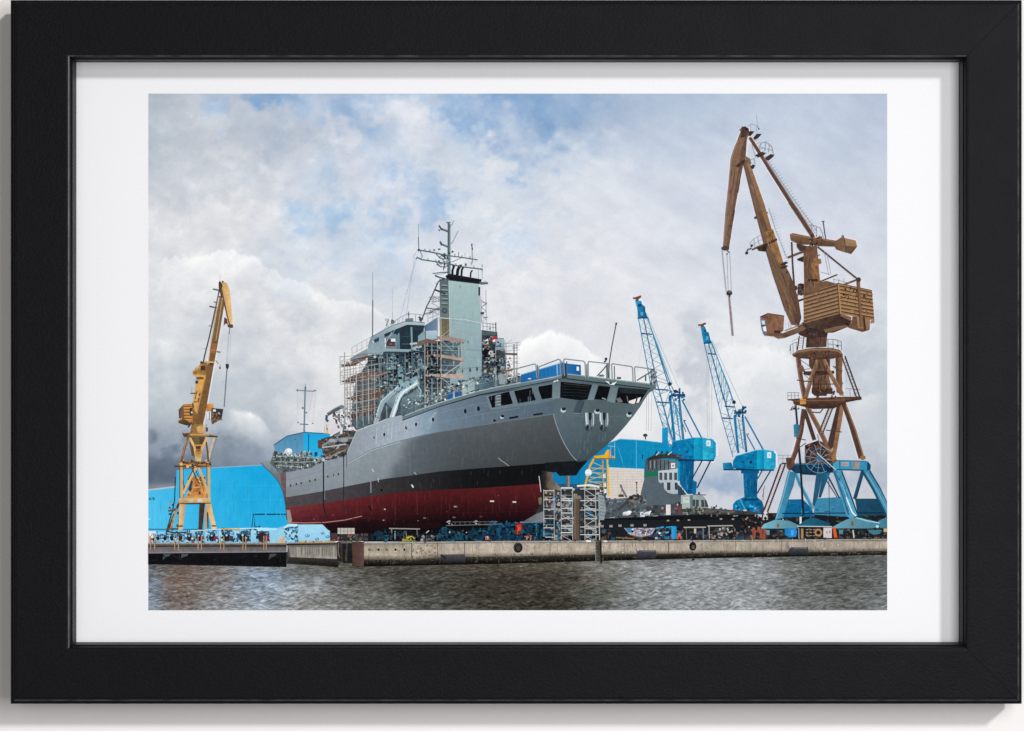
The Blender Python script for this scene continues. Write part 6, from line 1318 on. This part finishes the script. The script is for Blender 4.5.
# ================================================================== LEFT SHORE: light blue slip machinery
layer('pictured_slip_machinery', 'row of pale blue slipway machines with dark wheels along the quay at the left')
poly([(148.3,532),(165,531.6),(190,530.6),(215,529),(235,528),(262,527.6),(278,528),(288,524.6),(288,543.6),(148.3,543.6)], ('v','8ec6e2','7ab4d4'), .1, 6)
rr = random.Random(5)
clutter([(155,531),(262,528),(262,532),(155,535)], 22, ['5d8aa4','bfe2f2','2f4a5c','8fbdd6','7fa8a8'], .8, 2.8, 360, 1.8)
line([(148,532.2),(156,532)], 2.2, 'd9d6dc'); rect(148.3,535,154,542,'cfa9a6'); clutter([(148.3,534),(154.6,534),(154.6,543),(148.3,543)], 12, ['a83a34','e6dcdc','3a3a44','d0b0b0'], .8, 2.4, 92)
for i, x in enumerate((158,165,172,180,189.5,199,212,227,243,262)):
    w = 2.6+i*.42; y = 537.6-i*.25
    clutter([(x-w,y-w*1.1),(x+w*1.3,y-w*1.1),(x+w*1.3,y+w*.9),(x-w,y+w*.9)], 12+i*2, ['26384a','2f5068','1c2a38','4a6f88','3a5a70','7fb0c8'], 1.0, 1.5+.25*i, 93+i)
    clutter([(x-w*1.1,y-w*1.4),(x+w*1.5,y-w*1.4),(x+w*1.5,y-w*.1),(x-w*1.1,y-w*.1)], 10, ['7fb4cf','35566a','24384a','5f98b6'], .9, 2.6, 300+i)
    disc(x, y+w*.25, w*.62, '1a2129', w*.8, 12); disc(x+.4, y-w*.5, w*.5, '35566c', w*.35, 8)
    if i > 3: poly([(x+w*.4,y),(x+w*1.1,y),(x+w*1.1,y+w*.9),(x+w*.3,y+w*.9)], rr.choice(['7a3040','2a2c34','8a4a44','3a3a44']), .2); disc(x-.4, y-.6, w*.2, 'a9cfe2', None, 6)
    clutter([(x-w*1.8,538),(x+w*2,538),(x+w*2,543.4),(x-w*1.8,543.4)], 9, ['3a5264','1b2a36','a9d6ea','7a3a44'], .8, 2.4, 330+i)
    poly([(x+w*1.3,y-w*.9),(x+w*2.2,y-w*.9),(x+w*2.2,543),(x+w*1.3,543)], ('v','a2d4ec','7fbcdc'), .05)
line([(190,531),(215,529.4),(240,528.6),(262,528)], .9, 'b6e0f2'); ln(221,529,240,529.2,1.2,'cfa83a'); line([(166,531.4),(176,532.8),(186,532.4)], 1.4, '3a3634')
poly([(256,528.6),(266,527.6),(274,528.4),(280,529),(270,531),(258,531)], 'a9dcf0')
poly([(269,530),(285,529.4),(286,544),(270,544)], '8cc6e0', .06); poly([(279,537),(285,537),(285,543),(279,543)], 'd9b08a', .14)
ln(262,530,262.4,543,.9,'5a2c34'); poly([(259,533),(264,532),(264.6,541),(260,541)], '33262e', .2)
# the large pale blue cradle plate
poly([(283.4,529.6),(286,525.6),(292,524.6),(322.4,524.4),(329.6,531.6),(330,540.6),(298,541),(298,544),(287,544)], ('v','9fd2ea','8cc4e2'), .04, 6)
clutter([(284,527),(298,527),(298,543),(286,543)], 46, ['2a4256','3f6c86','8cc0da','5587a4','233646'], 1.1, 3.4, 110)
line([(284,528),(288,525),(297,524.8)], 1.6, 'bfe6f4'); line([(284.6,530),(287,528),(297.6,527.6)], 1.0, '264354')
for x,y,r in ((307.4,535,2),(322.6,532.6,1.6),(317,538.4,1.8),(327.6,536,1.8)): ring(x,y,r,.8,'2f5f80',10,0,180); disc(x+.3,y-.2,r*.5,'4d86a8')
ln(330,532,330.4,541,.8,'2c5872'); ln(298,542,335,541.6,1.5,'d1a85c'); clutter([(298,541),(335,540.6),(335,543.4),(298,543.4)], 22, ['b98a3c','e0c080','8a6a30','d05a34'], .8, 2, 111); rect(331,533,337,541,'4a3034')

# ================================================================== QUAY
layer('pictured_quay', 'weathered concrete quay with dark stains and cylindrical fenders above the water')
# left timber pier
poly([(148.3,543.4),(286.6,543.2),(286.6,567),(148.3,564)], '0e0e11', .25, 8)
poly([(148.3,552.6),(200,552.4),(286.6,551.4),(286.6,546.6),(148.3,546.6)], ('v','5c5754','757276'), .12, 6); ln(148.3,553,286,551.8,.7,'8a878a'); ln(148.3,544.4,288,544,2.4,'6b5f54',.2); ln(148.3,543.4,288,543.2,.7,'b89b78')
for x in (150.6,154.6,174.6,178.4,198,201.4,220.6,223.8,242.8,245.6,263.8,266.2):
    ln(x,536,x+.1,550,.8,'c09a62'); ln(x+.7,541,x+.8,550,.4,'4f463e')
for x in (166.6,184.6,272.6): poly([(x-3,554),(x+4,553.6),(x+3,556),(x-1,557),(x-4,560)], '46474a', .2)
clutter([(150,555.5),(285,555.5),(285,562),(150,562)], 24, ['131317','08080a','1a1b1f'], 1.2, 4, 112, 2)
# corrugated block
poly([(287.6,544),(338,543.4),(340,563),(338,567),(287.6,563.4)], ('v','6a6660','2a2826'), .15, 5)
poly([(289,547),(336,546.4),(337.6,558.6),(330,560.6),(290,557.6)], ('v','857f78','a49c92'), .14, 4)
for x in np.arange(290,337,1.9): ln(x,547,x+.3,546.6+ 8+rr.uniform(0,4),.55,rr.choice(['5e5954','6b655f','4c4844','b0a89e']))
ln(287,544.6,338,543.6,1.6,'26241f'); ln(288,543.2,338,542.6,1.0,'8f8272'); poly([(289,557),(338,559),(338,567),(287,563)], ('v','3c3833','100f10'), .2, 4)
# dark fenders and brown pile
poly([(337,542),(352,541),(352,563),(345,563),(337,560)], '1b1a1b', .4); line([(341,543),(342,562)], 1.6, '3c3733',.3); line([(347,543),(346,561)], 2, '3a3a3a',.3); line([(338.6,543),(338,552),(340,558)],1.2,'6a6258',.3)
poly([(351.6,541.6),(365,541.8),(364.6,549),(363.6,566),(352.6,566)], ('h','4a332f','5f4741'), .14, 4); poly([(338,540.6),(351,540.6),(352,543),(341,543.4)], '6e665e', .3)
rect(339,534,368,541,'2a2c2e'); clutter([(333,533),(368,533),(368,541),(333,541)], 40, ['4a4c4e','1b1d1f','6e7072','8a4a3c','33363a'], 1, 3.6, 113); rect(337.6,528,354.6,534,'b8b4ac')
for x in (340.6,344,347.6,351): ln(x,528,x,534,.6,'6d6a66')
ln(337.6,531,354.6,531,.6,'7f7c78')
# concrete wall
def qt(x): return float(np.interp(x,[364,500,700,887.4],[542.4,541.0,540.2,538.8]))
def ql(x): return float(np.interp(x,[364,410,412,440,500,600,700,800,887.4],[559.6,559.6,560.4,557,556.6,554.6,553.4,552,551]))
def qw(x): return float(np.interp(x,[364,500,600,700,887.4],[566.4,563.6,560.8,558.2,554.6]))
qx = [364,380,395,411,430,450,470,500,520,540,560,580,600,620,640,660,680,700,720,740,760,780,800,820,840,860,887.2]
hpoly(ql, qw, qx, lambda x,y: np.array((58,54,46))*(1-.8*min(1,(y-ql(x))/max(.5,(qw(x)-ql(x))*.75))), .3, 3)
def conc(x, y):
    t = (y-qt(x))/(ql(x)-qt(x)); base = np.array((190,174,154)) if x > 412 else np.array((178,164,140))
    nz = float(vnoise(np.array(x/7.0), np.array(y/3.0), 9))-.5; nz2 = float(vnoise(np.array(x/2.2), np.array(y/5.0), 19))-.5
    c = base + np.array((34,32,28))*nz + np.array((26,25,24))*nz2
    if x > 700: c = c*.96
    return c*(1-.42*max(0,t-.72)/.28) * (1 if t > .16 else .84)
hpoly(qt, ql, qx, conc, .07, 2.4)
line([(x, qt(x)+.5) for x in qx], 1.1, 'a39e92', .15); line([(x, qt(x)+1.7) for x in qx], .5, '6f695f', .1)
clutter([(365,542),(887,539),(887,541.4),(365,544.6)], 130, ['b8b2a4','8e8a80','7a766c','a8a294','9aa6ac'], .5, 1.8, 114, 2.4)
clutter([(366,547),(887,543),(887,549),(366,556)], 240, ['c4b49e','b0a08a','a0907a','cabba6','b8a488'], .5, 2.2, 115, 1.4)
clutter([(412,545),(440,545),(440,558),(412,558)], 60, ['b08a62','8e877a','a07c58','c4b498','76695a'], .6, 2.4, 116)
clutter([(366,560),(887,552),(887,554),(366,564)], 160, ['34322b','46423a','22211c','504c44'], .6, 2.6, 117, 2.6)
for x in (369.4,378.6,387,395.6,404.4): rect(x-1,548.6,x+1,550.8,'17140f')
for x in (411.6,437.4,464.6,668.4,763,781.6,854,735.6,550): ln(x,qt(x)+1,x,ql(x)+1,.7 if x < 500 or x == 668.4 else .4,'54493e')
for x,y,z in ((617.6,540,548),(632,541,547),(653,540,546),(603,541,548),(787,541,549),(513,541,545)): ln(x,y,x+.6,z,.5,'6a6054')
for x in np.linspace(380,880,46): 
    if rr.random() < .7: ln(x,qt(x)+2,x+rr.uniform(-.6,.6),qt(x)+rr.uniform(4,11),rr.uniform(.25,.6),rr.choice(['8a7a66','6e6254','a08a70']))
# ------------------------------------------------------------------ wear on the hull and denser gear on deck
layer('pictured_ship', 'large grey naval ship with a red and black underbody, on the slip with its stern to the viewer')
UP = [(x, htop(x)+3) for x in (350,360,380,400,440,480,520,545)] + [(x, hk(x)-1) for x in (545,520,480,440,400,380,355)]
streaks(UP, 70, ['9aa8b0','7b8992','aab6bc','6b7982','8a7f74'], 3, 10, .6, 91, 431, hullc, .22)
LOW = [(x, hk(x)+2) for x in (300,340,380,420,460,500,545)] + [(x, hb(x)-2) for x in (545,500,460,420,380,340,300)]
streaks(LOW, 90, ['78858c','66727a','5a646a','8a979c','7d7264'], 3, 12, .7, 92, 432, hullc, .12)

BT = [(x, hb(x)+1) for x in (292,340,400,460,540)] + [(x, hr(x)-1) for x in (540,460,400,340,292)]
streaks(BT, 60, ['5a5252','2c2c2e','6b6264','3a3436','1a1a1c'], 2, 8, .5, 91, 433, lambda x,y: (float(np.interp(x,[286,340,386,430,470,545],[74,66,50,34,17,13])),)*3, .4)
RD = [(x, hr(x)+1.5) for x in (292,340,400,460,536)] + [(536,512),(500,519),(440,521),(400,526),(340,526),(300,521)]
streaks(RD, 130, ['7d3a3a','3a1214','5a2022','8a4a48','2c0c0e','6b2c2c'], 2, 9, .6, 91, 434, redc, .35)
for f in (.35,.7): line([(x, hr(x)+(523-hr(x))*f) for x in (300,340,380,420,460,500,530)], .3, '4a181a')
clutter(RD, 8, ['8a5a56','2a0c0e','6a3434'], .5, 1.6, 435)
TRN = [(560,418),(600,418),(634,418),(612,437),(590,456),(578,458),(566,440)]
streaks(TRN, 30, ['56666c','74858a','4a585e','7a7266'], 3, 10, .7, 92, 436, (80,95,102), .2)
# bridge: pipes, lockers, ladders
clutter([(374,355),(396,353),(424,347),(424,378),(400,392),(376,396)], 150, ['141d23','22303a','3a4c56','8a9ca2','1b262d','5e7078','a8b6ba'], .6, 2.6, 437)
for x in (379,384,389,394,409,418): ln(x, 356, x+.2, 392, .5, random.choice(['8fa0a6','1b262d','6e8088']))
for y in (358,364,371,378,386): ln(374, y, 398, y-.6, .45, random.choice(['8fa0a6','1b262d']))
poly([(440,341.5),(460.6,343),(460.8,353),(461,365),(456,372),(449,379),(440,384)], ('h','3c4b53','62767d'), .3, 3)
clutter([(441,343),(460,344),(460,366),(448,378),(441,380)], 60, ['222d34','6d838a','47585f','8a9da2','303c43'], .6, 2.6, 438, 1.6)
for y in (346,350,365,370): ln(441,y,460,y+.8,.6,'8a9da2')
clutter([(426,345),(441,345),(441,384),(426,388)], 70, ['0f151a','2a363d','5c6e76','9aa9ad','6b5d54','1a2329'], .5, 2.2, 438)
clutter([(482,336),(503,342),(503,376),(482,384)], 90, ['0f151a','6c7c84','a3b0b4','2a363d','5a4c46'], .5, 2.2, 439)
streaks([(451,290),(478,292),(481,340),(481,372),(452,376)], 34, ['8aa6a8','b4cccb','7b9598'], 4, 16, .7, 90, 440, (150,174,177), .18)
for x,y in ((455,372),(462,371),(470,370),(477,369)): rect(x-1,y-1.6,x+1.2,y+1.6,'3f4e54'); ln(x,y-4,x,y+4,.4,'5c6c70')
ln(451,369,481,367,.5,'6f8286'); ln(451,358,481,357.4,.35,'8aa0a4'); rect(467,341,469,343,'6f8488')
clutter([(404,400),(440,388),(478,378),(478,384),(440,396),(404,410)], 120, ['1b2429','a3b2b6','5f7078','34424a','c4cfd1'], .5, 2, 441)
rails((402,409),(402,417),0,.4,'8b989c') if False else None
clutter([(276,453),(312,454),(312,458),(276,458)], 40, ['dfe3e4','20292e','8a979c','4a565c'], .5, 1.8, 442)
clutter([(396,352),(424,348),(420,358),(398,360)], 20, ['0f171c','1b262d'], 1, 3, 443)
# ladders on the tower side and radar gear
for i in range(14): ln(444.4, 320+i*1.6, 447, 320.2+i*1.6, .35, '3a4448')
for (x0,y0,x1,y1) in ((436,284,440,281),(430,300,436,297),(424,314,434,311),(483,306,487,303),(483,318,488,317)): ln(x0,y0,x1,y1,.7,'5a666c')
rails((428,310),(427.6,315),5,.35,'8a959a') if False else None
for x in (430,433,436,439): ln(x,297,x,302,.35,'7a868c'); ln(x,310,x,315,.35,'7a868c')
ln(429,297,440,296.6,.4,'7a868c'); ln(428,310.6,440,310,.4,'7a868c')
for x,y in ((425,251),(430,251.6),(455,256),(462,257.4),(470,258.6),(428,260.6),(436,261.8),(456,265.4),(474,268)): ln(x,y-2.4,x,y+.4,.6,'4a565c')
layer('pictured_scaffold', 'tube scaffold with brown planks against the bridge of the ship')
for y in (356,361,366,372,377,383,389,394,400,406): ln(340 if y<384 else 345, y+1.2, 376, y-3, .3, random.choice(['8a8684','a39c94','6e6a68']))
for x in (347.4,353.6,360,366,371.6,380): ln(x, 360, x+.2, 420, .4, random.choice(['8f8d8a','75716e','a89c90']))
clutter([(341,364),(369,356),(369,359),(342,369)], 12, ['3a2c28','8a6a5c','2a2424'], .6, 2, 445, 2, -20); clutter([(342,382),(366,372),(390,371),(386,375),(352,384)], 22, ['3a2c28','8a6a5c','2a2424','a08878'], .6, 2, 446, 2, -18)
layer('pictured_yard_gear', 'blue cradles, winches and dark gear in the shade under the ship', 'stuff')
clutter([(371,530),(437,531),(545,524),(545,540),(371,540)], 240, ['07090b','12161a','0b1a26','1c2c38','04070a','2c3a42','3b4a52'], .7, 3, 447)
layer('pictured_quay', 'weathered concrete quay with dark stains and cylindrical fenders above the water')
CW = [(x, qt(x)+2) for x in (368,450,600,750,886)] + [(x, ql(x)-1) for x in (886,750,600,450,368)]
streaks(CW, 260, ['8f8474','a89a86','7a6e60','cfc0aa','6a5f52'], 1.5, 8, .5, 90, 448, conc, .5)
streaks([(x, ql(x)-3) for x in (368,450,600,750,886)] + [(x, ql(x)+2.5) for x in (886,750,600,450,368)], 200, ['5a5446','46443a','7a705f','3a3a30','565c44'], 1, 4, .6, 90, 449)
for x in (425,490,560,575,640,715,750,825,870): rect(x-1, qt(x)-1.6, x+1, qt(x)+.6, '3a3834'); ln(x-1.6, qt(x)-1.4, x+1.6, qt(x)-1.4, .7, '55524c')

layer('pictured_scaffold', 'tube scaffold with pale planks in front of the light green tower of the ship')
poly([(441,354.4),(464.4,358.4),(463.6,361),(441,357.6)], 'b3998e', .16); ln(441,358.4,463,361.8,.8,'5c4238')
poly([(441,373.8),(456,374),(463.4,375.4),(463.6,378),(452,378.6),(441,377)], 'b99e92', .16); poly([(437,336.4),(444,335.6),(466,340),(464.6,342.4),(456,342.6),(440,339.4)], 'a58b80', .16)
for x in (441,461.4): ln(x,320 if x<450 else 342,x+.2,398 if x<450 else 376,.75,'b4aca2')
ln(443,376,463,362,.8,'b4b4ae'); ln(441,340,452,350,.4,'b4b4ae'); ln(442,378,456,390,.6,'b5b0a8')

layer('pictured_quay', 'weathered concrete quay with dark stains and cylindrical fenders above the water')
poly([(440,555),(444,554.6),(465,554.2),(466,563),(443,563)], ('v','4c4a50','17171b'), .14); ln(441,554.4,446,559,1.4,'15151a'); ln(443,554.6,465,554,.6,'7a7872')
for (x0,x1,y0,y1) in ((636.6,656.4,550.6,559.4),(788.6,808.6,547.6,555.4)):
    poly([(x0+3,y0-.4),(x1-1,y0-.2),(x1,y1-2),(x1-1,y1),(x0+2,y1),(x0-1,y1-3),(x0+1,y0+1)], ('v','4a4a52','1b1b20'), .14); ln(x0+5,y0+.4,x1-2,y0+.6,.8,'6e6e78'); line([(x0-1,y0-1.4),(x0+2,y0+2)], .7, '2a2a2c'); ln(x1-1.4,y0-1,x1-.6,y0+3,.6,'2a2a2c')
poly([(595,540.6),(601.6,540.6),(601.8,561),(595.4,561)], ('h','6a665e','1f1d1c'), .2)
for y in range(543,560,3): ln(595.6,y,599,y,.8,'2b2926'); 
ln(595.4,541,595.6,562,.6,'8d877c'); ln(600.8,541,601.2,563,1.2,'141312')
rect(586,540,591,542,'e6e6e4'); rect(603.6,540.4,607,542,'dcdad6')
layer('pictured_tyre', 'black rubber tyre hung as a fender on the quay below the stern')
disc(518,547.6,4.6,'1b1b1d',5.2,18,.2); disc(518.4,548.2,2.2,'3d3a36',2.8,12); ln(517,541,517.6,543.6,.6,'2a2a2a'); ring(518,547.6,3.4,.5,'55555a',12,150,300,4)
layer('pictured_tyre', 'black rubber tyre hung as a fender on the quay in front of the grey tug')
disc(692.8,546.4,3.6,'1b1b1d',4.4,18,.2); disc(693.2,547,1.7,'57504a',2.2,12); ln(692.2,540,692.4,543,.6,'2a2a2a'); disc(693.4,559.6,1.6,'2a2a28',.9,8)


layer('pictured_ship', 'large grey naval ship with a red and black underbody, on the slip with its stern to the viewer')
clutter([(376,357),(396,355),(420,350),(423,370),(402,380),(378,392)], 60, ['121a20','1a252c','0d1318','26343c'], .8, 3.4, 460, 1.5)
clutter([(426,347),(440,347),(440,384),(426,390)], 40, ['0f151a','1a2329','141b20'], .8, 3, 461)
clutter([(483,337),(494,342),(500,372),(483,382)], 36, ['0d1216','151c21'], .8, 3, 462)
for x in (381,387,393,405,412,419): ln(x, 353, x+.2, 386, .4, '93a0a4')
layer('pictured_scaffold', 'tube scaffold with brown planks against the bridge of the ship')
for x in (345,350,356,362,368,374.6): ln(x, 366, x+.3, 421, .5, 'a4a6a5')
for y in (368,381,392,402,411): ln(345, y+2, 378, y-3.6, .4, 'a4a6a5')
# ================================================================== THE FRAMED PRINT AS AN OBJECT
root = bpy.data.objects.new('framed_photograph', None); COL.objects.link(root)
set_tags(root, 'wide black frame holding a white-bordered photograph of a grey ship between harbour cranes', 'framed picture')
root.location = (0, 0, 0)

def mesh_obj(name, verts, faces, mat, parent=None, smooth=False):
    me = bpy.data.meshes.new(name); me.from_pydata(verts, [], faces); me.update()
    me.materials.append(mat)
    o = bpy.data.objects.new(name, me); COL.objects.link(o)
    if parent: o.parent = parent
    if smooth:
        for p in me.polygons: p.use_smooth = True
    return o

def frame_mat():
    m, nt, b = new_mat('black_grained_lacquer')
    tc = node(nt, 'ShaderNodeTexCoord')
    n = node(nt, 'ShaderNodeTexNoise'); n.inputs['Scale'].default_value = 900; n.inputs['Detail'].default_value = 4; n.inputs['Roughness'].default_value = .6
    nt.links.new(tc.outputs['Object'], n.inputs['Vector'])
    n2 = node(nt, 'ShaderNodeTexNoise'); n2.inputs['Scale'].default_value = 60; n2.inputs['Detail'].default_value = 3
    nt.links.new(tc.outputs['Object'], n2.inputs['Vector'])
    r = node(nt, 'ShaderNodeMapRange'); r.inputs['To Min'].default_value = .001; r.inputs['To Max'].default_value = .007
    nt.links.new(n.outputs['Fac'], r.inputs['Value'])
    cr = node(nt, 'ShaderNodeCombineColor')
    s = node(nt, 'ShaderNodeMath', operation='MULTIPLY'); nt.links.new(r.outputs[0], s.inputs[0]); s.inputs[1].default_value = 1.45
    nt.links.new(r.outputs[0], cr.inputs[0]); nt.links.new(r.outputs[0], cr.inputs[1]); nt.links.new(s.outputs[0], cr.inputs[2])
    nt.links.new(cr.outputs[0], b.inputs['Base Color'])
    rr_ = node(nt, 'ShaderNodeMapRange'); rr_.inputs['To Min'].default_value = .40; rr_.inputs['To Max'].default_value = .52
    nt.links.new(n2.outputs['Fac'], rr_.inputs['Value']); nt.links.new(rr_.outputs[0], b.inputs['Roughness'])
    bp = node(nt, 'ShaderNodeBump'); bp.inputs['Strength'].default_value = .55; bp.inputs['Distance'].default_value = .0004
    nt.links.new(n.outputs['Fac'], bp.inputs['Height']); nt.links.new(bp.outputs[0], b.inputs['Normal'])
    b.inputs['Specular IOR Level'].default_value = .10
    return m
FM = frame_mat()
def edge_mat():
    m, nt, b = new_mat('rubbed_highlight_edge')  # rubbed lacquer, paler grey that also paints in the edge highlights
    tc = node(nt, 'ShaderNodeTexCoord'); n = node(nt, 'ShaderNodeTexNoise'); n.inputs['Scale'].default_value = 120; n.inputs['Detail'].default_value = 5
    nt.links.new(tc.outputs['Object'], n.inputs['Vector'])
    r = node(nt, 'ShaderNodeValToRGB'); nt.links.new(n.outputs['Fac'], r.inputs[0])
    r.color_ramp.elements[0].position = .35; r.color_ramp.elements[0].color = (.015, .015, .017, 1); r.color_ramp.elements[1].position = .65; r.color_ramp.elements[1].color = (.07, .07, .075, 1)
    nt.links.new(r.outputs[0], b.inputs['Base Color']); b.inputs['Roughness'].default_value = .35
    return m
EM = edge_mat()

def paper_mat(name, col, sc_=700, var=.03):
    m, nt, b = new_mat(name)
    tc = node(nt, 'ShaderNodeTexCoord')
    n = node(nt, 'ShaderNodeTexNoise'); n.inputs['Scale'].default_value = sc_; n.inputs['Detail'].default_value = 4
    nt.links.new(tc.outputs['Object'], n.inputs['Vector'])
    mx = node(nt, 'ShaderNodeMix', data_type='RGBA'); nt.links.new(n.outputs['Fac'], mx.inputs[0])
    mx.inputs[6].default_value = tuple(c*(1-var) for c in col)+(1,); mx.inputs[7].default_value = tuple(min(1, c*(1+var)) for c in col)+(1,)
    nt.links.new(mx.outputs[2], b.inputs['Base Color'])
    b.inputs['Roughness'].default_value = .9; b.inputs['Specular IOR Level'].default_value = .1
    bp = node(nt, 'ShaderNodeBump'); bp.inputs['Strength'].default_value = .12; bp.inputs['Distance'].default_value = .0001
    nt.links.new(n.outputs['Fac'], bp.inputs['Height']); nt.links.new(bp.outputs[0], b.inputs['Normal'])
    return m
PAPER = paper_mat('white_photo_paper', (.905, .905, .925))
WALLM = paper_mat('white_painted_wall', (.93, .905, .885), 260, .02)
BOARD = paper_mat('brown_board', (.22, .16, .10), 300, .1)

# outer rectangle of the frame at face height, in metres
fx0, _, fz0 = P(9.8, 704.4, FACE_H); fx1, _, fz1 = P(1022.6, -.6, FACE_H)
ix0, _, iz0 = P(70.6, 646.4, FACE_H); ix1, _, iz1 = P(964.6, 57.8, FACE_H)   # inner edge of the face
def rail(side, label):
    """one mitred length of moulding"""
    g = .00008
    wl, wr, wt, wb = ix0-fx0, fx1-ix1, fz1-iz1, iz0-fz0
    H = FACE_H; T = PRINT_H + .0012
    # profile: fraction across the face (0 outer .. 1 inner, >1 past the edge in metres), height
    prof = [(0, 0, .0075), (0, 0, H-.0030), (0, .0005, H-.0022), (0, .0013, H-.0018), (0, .0017, H-.0006), (0, .0024, H-.0001), (0, .0036, H),
            (1, -.0022, H), (1, -.0013, H-.0001), (1, -.0006, H-.0004), (1, -.0003, H-.0012), (1, 0.0, H-.0024), (1, .0006, H-.0030), (1, .0009, T), (1, .0009, .0075)]
    secs = []
    for f, off, h in prof:
        l = (fx0 if f == 0 else ix0) + off; r = (fx1 if f == 0 else ix1) - off
        b = (fz0 if f == 0 else iz0) + off; t = (fz1 if f == 0 else iz1) - off
        if side == 'top': a, c = (l+g, t), (r-g, t)
        if side == 'bottom': a, c = (l+g, b), (r-g, b)
        if side == 'left': a, c = (l, b+g), (l, t-g)
        if side == 'right': a, c = (r, b+g), (r, t-g)
        secs.append((a, c, h))
    v = []; fs = []
    n = 60
    for (a, c, h) in secs:
        for i in range(n+1):
            t = i/n; v.append((a[0]+(c[0]-a[0])*t, -h, a[1]+(c[1]-a[1])*t))
    m = len(secs)
    for j in range(m):
        k = (j+1) % m
        for i in range(n):
            q = (j*(n+1)+i, j*(n+1)+i+1, k*(n+1)+i+1, k*(n+1)+i)
            if side in ('top', 'left'): q = q[::-1]
            fs.append(q)
    fs.append(tuple(j*(n+1) for j in range(m))); fs.append(tuple(j*(n+1)+n for j in reversed(range(m))))
    o = mesh_obj('frame_rail', v, fs, FM, root)
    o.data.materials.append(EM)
    js = (4,) if side in ('bottom', 'right') else ((8,) if side in ('left', 'top') else ())  # painted highlight strip: outer edge at bottom and right, inner at left and top
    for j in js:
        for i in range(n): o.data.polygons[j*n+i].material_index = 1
    o['label'] = label
    return o
rail('top', 'top rail of the black frame'); rail('bottom', 'bottom rail of the black frame')
rail('left', 'left rail of the black frame'); rail('right', 'right rail of the black frame')

# sheet of photo paper
a = (ix0-.004, -PRINT_H, iz0-.004); c = (ix1+.004, -PRINT_H, iz1+.004)
t = .0006
v = [(a[0], y, a[2]) for y in (-PRINT_H, -PRINT_H+t)] + [(c[0], y, a[2]) for y in (-PRINT_H, -PRINT_H+t)] + [(c[0], y, c[2]) for y in (-PRINT_H, -PRINT_H+t)] + [(a[0], y, c[2]) for y in (-PRINT_H, -PRINT_H+t)]
fcs = [(0,2,4,6),(1,7,5,3),(0,1,3,2),(2,3,5,4),(4,5,7,6),(6,7,1,0)]
sheet = mesh_obj('photo_print', v, fcs, PAPER, root)
sheet['label'] = 'white-bordered photographic print inside the frame'
y0, y1 = -.0078, -.0012
v = [(a[0], y, a[2]) for y in (y0, y1)] + [(c[0], y, a[2]) for y in (y0, y1)] + [(c[0], y, c[2]) for y in (y0, y1)] + [(a[0], y, c[2]) for y in (y0, y1)]
mesh_obj('backing_board', v, fcs, BOARD, root)
build_layers(sheet)

# wall
wall = mesh_obj('wall', [(-3, 0, -2), (3, 0, -2), (3, 0, 2), (-3, 0, 2)], [(0, 1, 2, 3)], WALLM)
set_tags(wall, 'plain white wall behind the framed photograph', 'wall', None, 'structure')

# ================================================================== CAMERA
cam = bpy.data.cameras.new('camera'); co = bpy.data.objects.new('camera', cam); COL.objects.link(co)
cam.sensor_width = 36; cam.lens = 36 * D / (1024 * S)
co.location = (0, -(D + PRINT_H), 0)
co.rotation_euler = (math.radians(90), 0, 0)
cam.shift_x = 0; cam.shift_y = 0
cam.clip_start = .05; cam.clip_end = 50
sc.camera = co

# ================================================================== LIGHT
w = bpy.data.worlds.new('World'); sc.world = w; w.use_nodes = True
bg = w.node_tree.nodes['Background']; bg.inputs[0].default_value = (1.0, .985, .97, 1); bg.inputs[1].default_value = WORLD_S
def lamp(name, kind, energy, loc, target, **kw):
    l = bpy.data.lights.new(name, kind); l.energy = energy
    for k, v_ in kw.items(): setattr(l, k, v_)
    o = bpy.data.objects.new(name, l); COL.objects.link(o); o.location = loc
    d = Vector(target) - Vector(loc); o.rotation_euler = d.to_track_quat('-Z', 'Y').to_euler()
    return o
# key lamp, high on the right: throws the frame's shadow down and to the left
kd = Vector((-.0100, .0140, -.0088)).normalized()
lamp('studio_key', 'SUN', KEY_S, -kd*3, (0, 0, 0), angle=math.radians(5.5), color=(1, .995, .985))
# added area light at the right, brightens that side of paper and frame
lamp('added_right_fill', 'AREA', SOFT_S, (.46, -1.25, .12), (.14, 0, 0), shape='RECTANGLE', size=.5, size_y=.9, color=(.98, .98, 1.0))

# added weak fill from the left, lifts the shadow inside the right rail
lamp('added_left_fill', 'AREA', FILL_S, (-.32, -1.6, -.1), (.0, 0, 0), shape='RECTANGLE', size=.8, size_y=.8, color=(1, .99, .98))

sc.view_settings.view_transform = 'Standard'; sc.view_settings.look = 'None'; sc.view_settings.exposure = 0; sc.view_settings.gamma = 1
sc.render.resolution_x = 1024; sc.render.resolution_y = 731
sc.cycles.max_bounces = 4; sc.cycles.diffuse_bounces = 2; sc.cycles.caustics_reflective = False
